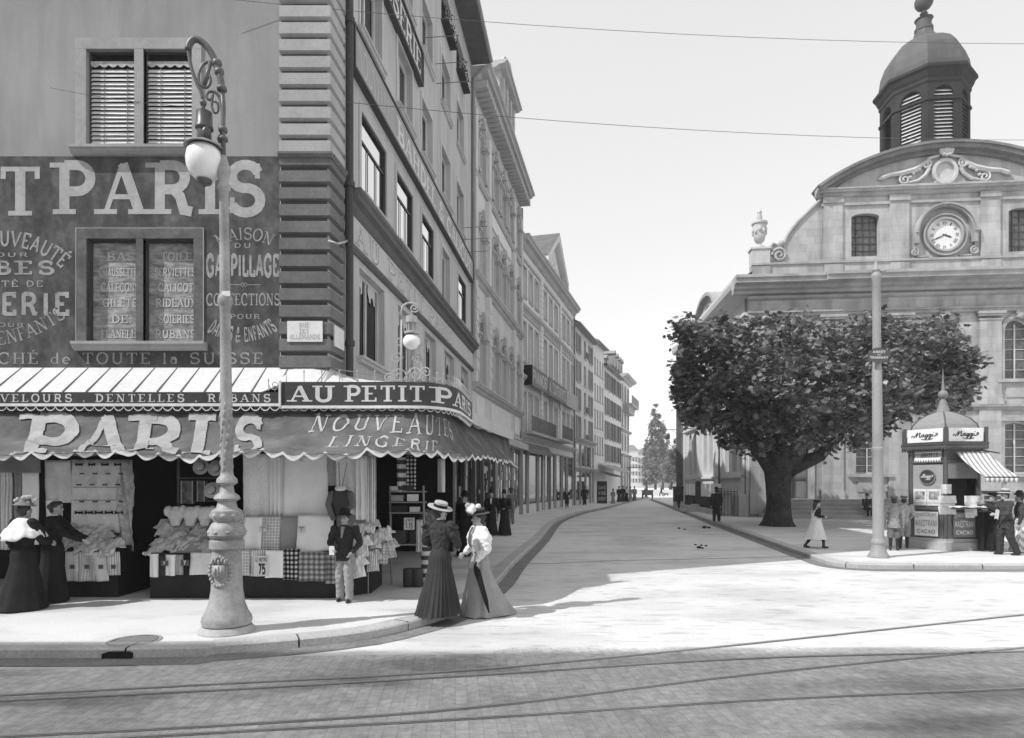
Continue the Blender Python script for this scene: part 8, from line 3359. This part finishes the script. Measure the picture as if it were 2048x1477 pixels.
q.prism([(HX - .55, .5), (HX + .55, .5), (HX + .7, 1.15), (HX - .7, 1.15)], HYY - 1.9, HYY - .7)
q.build('cart_body', TWEED, hc_)
for sg in (-1, 1):
    q = MB()
    q.lathe([(.42, -.03), (.42, .03), (.36, .03), (.36, -.03)], (HX + sg * .65, HYY - 1.3, .42), 16, (Vector((0, 1, 0)), Vector((0, 0, 1)), Vector((1, 0, 0))))
    q.tube([(HX + sg * .65, HYY - 1.3, .06), (HX + sg * .65, HYY - 1.3, .78)], .03, 5)
    q.tube([(HX + sg * .65, HYY - 1.66, .42), (HX + sg * .65, HYY - .94, .42)], .03, 5)
    q.build('wheel', IRON, hc_)
p = Person('man in dark suit striding across the far street', 1323, 993.5, 1.65, (-1, 0), zg=0, vox=.03, feet=((-.05, -.16), (.05, .17)), lean=.04)
p.body().trousers(BLK).jacket(BLK, hem=.44).hair(bun=False).hat('bowler', BLK, (0, 0), None, .075)
DX, DY = gp(1332, 993)
q = MB()
q.chain([((DX - .3, DY, .36), .11), ((DX, DY, .38), .12), ((DX + .3, DY, .37), .1)])
q.chain([((DX - .3, DY, .4), .08), ((DX - .45, DY, .52), .075), ((DX - .6, DY, .5), .045)])
for dx_ in (-.26, .26):
    for dy_ in (-.06, .06):
        q.chain([((DX + dx_, DY + dy_, .34), .06), ((DX + dx_ + .03, DY + dy_, .18), .035), ((DX + dx_, DY + dy_, .03), .028)])
q.chain([((DX + .36, DY, .42), .03), ((DX + .55, DY, .55), .015)])
q.ell((DX - .44, DY - .06, .6), (.02, .03, .05), 6, 5)
tag(q.build('dog', BLK, remesh=.025), 'small dark dog following the striding man', 'dog')
p = Person('woman in dark flared dress alone on the pale quay', 1340, 986, 1.9, (.2, 1), zg=0, vox=.035, female=True)
p.body().jacket(GREYD, 'bodice', hem=.57).skirt(GREYD, hemw=.19, pleats=7, amp=.03).hair().hat('bonnet', BLK, (0, 0), None, .07)
# right side
p = Person('boy in dark clothes walking in the road beside the dark cabinet', 1358, 1020, 1.45, (-.2, 1), zg=0, vox=.022, feet=((-.05, -.08), (.05, .1)))
p.body().trousers(BLK).jacket(BLK, hem=.45).hair(bun=False).hat('cap', BLK)
p = Person('man in bowler hat and dark suit walking away along the church railing', 1433, 1043, 1.64, (-.05, 1), vox=.016, feet=((-.07, .02), (.06, -.04)))
p.body().trousers(BLK, w_=1.35).jacket(BLK, hem=.42, flare=1.1).hair(bun=False).hat('bowler', BLK, (0, 0), None, .08).shoes()
p = Person('girl in white pinafore and dark stockings walking past the plane tree', 1632, 1096, 1.38, (1, -.12), vox=.013, female=True, lean=.015, feet=((-.04, -.19), (.05, .16)), armR=((.14, .02, .68), (.1, .13, .66)), armL=((-.14, .0, .66), (-.1, .1, .62)))
p.body().jacket(BLK, 'bodice', hem=.57, flare=.95, puff=.012).skirt(mat('white pinafore', .66, amp=.06), top=.68, hem=.19, hemw=.235, pleats=8, amp=.06, back=.06, name='pinafore').skirt(BLK, top=.5, hem=.205, hemw=.165, pleats=8, amp=.04, back=.04, waist=.09, name='underskirt').hair(long=True).shoes(LEATHER, .25)
p.stock(mat('stockings', .03))
p.hat('cap', BLK)
q = MB()
for k in (-1, 1):
    q.chain([(p.v((k * .05, .06, .62)), .022), (p.v((k * .06, .085, .76)), .022), (p.v((k * .075, .03, .838)), .024), (p.v((k * .07, -.06, .78)), .022), (p.v((k * .03, -.07, .64)), .022)])
    q.ell(p.v((k * .11, 0, .835)), (.045, .07, .03), 10, 6)
q.build('pinafore_straps', WHITE, p.root, remesh=.012)
XS_, YS_ = xat(1733, 34.6), 34.6
p = Person('person in dark clothes sitting on the church steps by the tram pole', 0, 0, 1.55, (-.1, -1), zg=.3, XY=(XS_, YS_), vox=.02, seat=.27, lean=.05, armL=((-.15, .1, .37), (-.04, .2, .33)), armR=((.15, .1, .37), (.04, .2, .33)))
p.body().trousers(BLK).jacket(DARKC, hem=.47).front(mat('pale scarf', .4)).hair(bun=False).hat('felt', BLK, (0, 0), None, .08).shoes()
p = Person('boy in pale grey jacket and cap looking at the kiosk posters, left of the pair', 1788, 1101, 1.5, (.5, 1), vox=.012, feet=((-.06, .0), (.06, .03)))
p.body().trousers(TWEED, True).jacket(TWEED_L, hem=.42, flare=1.15).hair(bun=False).hat('cap', TWEED).shoes()
p = Person('boy in straw boater and knickerbockers at the kiosk corner, right of the pair', 1808, 1098, 1.5, (.6, 1), vox=.012, feet=((-.06, -.06), (.05, .12)), armR=((.15, .03, .67), (.1, .12, .58)))
p.body().trousers(TWEED_L, True).jacket(mat('pale shirt', .36, amp=.1), 'shirt', hem=.5).hair(bun=False).hat('boater', STRAW, (.05, 0), BLK, .085).shoes()
p = Person('man in pale felt hat and grey jacket at the kiosk counter holding papers', 2014, 1110, 1.68, (-1, .15), vox=.012, turn=.1, armR=((.15, .1, .72), (.1, .28, .8)), armL=((-.15, .08, .66), (-.08, .2, .64)), feet=((-.06, -.1), (.06, .08)), lean=.02)
p.body().trousers(DARKC, w_=1.35).jacket(NAVY, hem=.42, flare=1.12).collar().hair(bun=False).hat('felt', mat('pale hat felt', .45), (.06, 0), DARKC, .1).shoes()
q = MB()
q.ell(p.hp(0, .045, -.045), (.03, .025, .04), 10, 8)
q.build('beard', mat('grey beard', .2), p.root, smooth=True)
W = Matrix.Rotation(p.root.rotation_euler.z, 3, 'Z') @ (p.arms[-1][2] * p.H) + Vector((p.root.location.x, p.root.location.y, KH))
q = MB()
q.grid(lambda a, b: (W.x - .12 + .1 * a, W.y - .1 - .05 * b, W.z - .12 + .24 * b + .02 * math.sin(a * 4)), 4, 3)
tag(q.build('newspaper', PAP, solid=.006), "folded paper in the hatted man's lower hand", 'newspaper', 'newspapers displayed at the kiosk')
p = Person('kiosk attendant in black leaning at the side table with outstretched arm', 1992, 1104, 1.6, (-1, -.1), vox=.014, lean=.05, armR=((.14, .18, .76), (.1, .36, .76)))
p.body().trousers(BLK, w_=1.35).jacket(BLK, hem=.42, flare=1.1).hair(bun=False).hat('cap', BLK).shoes()
p = Person('woman in striped pale skirt partly cut by the right edge behind the hatted man', 2040, 1104, 1.6, (-.8, .5), vox=.014, female=True)
p.body().jacket(NAVY, 'bodice', hem=.57, flare=.9, puff=.015).skirt(STRP, hemw=.17, pleats=9, amp=.05, back=.05).hair().hat('bonnet', BLK, (0, 0), None, .08).shoes()
# ------------------------------------------------------------------ far end of the street: quay, far shore, small lamps
m = MB()
m.box(12, 60, 108, 109, -.02, 1.0)
tag(m.build('quay_wall', mat('quay stone', .62, amp=.06)), 'low pale quay wall closing the far end of the street', 'wall')
m = MB()
m.poly([(-60, 97, .006), (90, 97, .006), (90, 420, .006), (-60, 420, .006)])
m.build('quay_paving', mat('quay paving', .6, amp=.06))['kind'] = 'structure'
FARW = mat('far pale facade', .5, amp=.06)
for x0, x1, y, y_top, lb in ((1240, 1276, 300, 893, 'pale far hotel at the left across the water'), (1276, 1312, 310, 899, 'lower pale far building in the middle across the water'), (1312, 1352, 320, 902, 'pale far building behind the poplars'), (1352, 1420, 305, 908, 'far building at the right hidden behind trees')):
    r = empty('far_building', (xat(x0, y), y, 0), lb, 'building', 'buildings on the far shore')
    X0, X1, Z = xat(x0, y), xat(x1, y), zat(y_top, y)
    T = frame(X0, y, 1, 0)
    n = 6
    ops_ = []
    for i in range(n):
        for z in range(4):
            u = (X1 - X0) * (i + .5) / n
            ops_.append((u - .5, u + .5, 2.5 + z * 3.3, 4.4 + z * 3.3))
    q = MB(T)
    wall_face(q, 0, X1 - X0, 0, Z - 2, ops_, .4)
    q.build('wall', FARW, r)
    q = MB(T)
    for o_ in ops_:
        q.poly([(o_[0], -.4, o_[2]), (o_[1], -.4, o_[2]), (o_[1], -.4, o_[3]), (o_[0], -.4, o_[3])])
    q.build('windows', mat('far windows', .12), r)
    q = MB(T)
    q.prism([(-.5, Z - 2), (X1 - X0 + .5, Z - 2), (X1 - X0 - 2, Z + .6), (2, Z + .6)], -8, .4)
    q.build('roof', mat('far roof', .22), r)
# hanging lamp on a bracket from the church's far corner
HL = empty('bracket_lamp', CS(LSD, .5, 7), 'lantern hanging from a long iron bracket at the far corner of the church', 'lamp')
m = MB()
b0 = Vector(CS(LSD - .3, .2, zat(857, 54.5)))
b1 = b0 + Vector((-1.25, -.1, 0))
m.tube([b0, b1], .03, 6)
m.tube([Vector(CS(LSD - .3, .2, zat(872, 54.5))), b1 + Vector((.2, 0, 0))], .02, 5)
m.build('bracket', IRON_M, HL)
m = MB()
m.tube([b1, b1 + Vector((0, 0, -.3))], .012, 5)
m.lathe([(.02, -.3), (.14, -.4), (.16, -.7), (.1, -.85)], b1, 12)
m.build('lamp_housing', IRON_M, HL, smooth=40)
m = MB()
m.ell(b1 + Vector((0, 0, -1.0)), (.17, .17, .17), 14, 10)
m.build('globe', GLOBE, HL, smooth=True)
# overhead span wires
WIRE = mat('tram span wire', .12, rough=.5)


def wire(P, r, lb):
    q = MB()
    Q = []
    for a, b in zip(P, P[1:]):
        for i in range(12):
            t = i / 12
            v = Vector(a).lerp(Vector(b), t)
            v.z -= .22 * 4 * t * (1 - t)
            Q.append(v)
    Q.append(Vector(P[-1]))
    q.tube(Q, r, 5)
    tag(q.build('span_wire', WIRE), lb, 'wire', 'tram span wires')


def at(x, y, Y):
    return (xat(x, Y), Y, zat(y, Y))


wire([at(430, -4, 11.5), at(2150, 88, 13.5)], .0045, 'upper span wire crossing the whole street near the top')
wire([at(683, 204, 12.35), at(2150, 280, 16)], .0055, 'middle span wire from the quoin bracket to the right edge')
wire([at(100, 176, 11.45), at(683, 204, 12.2)], .004, 'faint wire across the left facade by the upper window')
m = MB()
m.tube([at(667, 217, 12.1), at(683, 204, 12.35)], .02, 6)
m.ell(at(683, 203, 12.35), (.03, .03, .03), 8, 6)
tag(m.build('wire_hook', IRON_L), 'small iron hook with insulator on the quoin holding the span wire', 'hook')
m = MB()
m.tube([Vector(at(657, 482, 11.6)), Vector(at(676, 488, 11.55)), Vector(at(690, 484, 12.3)), Vector(at(706, 477, 12.9)), Vector(at(712, 480, 13.1))], .02, 6)
tag(m.build('wall_arm', IRON_L, smooth=True), 'pale bent iron arm reaching round the drainpipe', 'bracket')
# droppings and scraps on the road
for k, (x, y, s) in enumerate(((1391, 1091, .05), (1398, 1097, .08), (1405, 1098, .05), (1403, 1092, .05), (1412, 1093, .05), (1409, 1057, .12), (1418, 1057, .08), (1358, 1058, .07), (1369, 1060, .06))):
    X, Y = gp(x, y)
    q = MB()
    q.ell((X, Y, s * .4), (s, s * .8, s * .5), 8, 6)
    tag(q.build('dung', mat('dung', .03), smooth=True), 'small dark horse dropping lying on the road', 'dropping', 'droppings on the road')
# unseen house added outside the view to cast the foreground shade
OB = empty('added_shade_house', (-26, -6, 0), 'unseen plain house added outside the picture to shade the foreground paving', 'building')
Hh = 24.0
ye = 7.75 - Hh * .45 / math.tan(SUN_EL) / math.hypot(.893, .45)
T = frame(-60, ye, 1, 0, -1)
q = MB()
q.box(-62, -9.0, ye - 12, ye, 0, Hh)
q.prism([(-62, Hh), (-9, Hh), (-13, Hh + 3.0), (-58, Hh + 3.0)], ye - 9, ye - 3.2)
q.build('wall', PLASTER, OB)
# far-off haze of a bright day
m = MB()
m.box(-75, 150, -22, 420, -1.5, 34)
hz = m.build('haze', None)
import bmesh
bm_ = bmesh.new()
bm_.from_mesh(hz.data)
bmesh.ops.recalc_face_normals(bm_, faces=bm_.faces)
bm_.to_mesh(hz.data)
bm_.free()
hz['kind'] = 'stuff'
hm = bpy.data.materials.new('haze')
hm.use_nodes = True
t = hm.node_tree
t.nodes.remove(t.nodes['Principled BSDF'])
pv = t.nodes.new('ShaderNodeVolumePrincipled')
pv.inputs['Color'].default_value = (.95, .95, .95, 1)
pv.inputs['Density'].default_value = .0007
pv.inputs['Anisotropy'].default_value = 0
t.links.new(pv.outputs[0], t.nodes['Material Output'].inputs['Volume'])
hz.data.materials.append(hm)
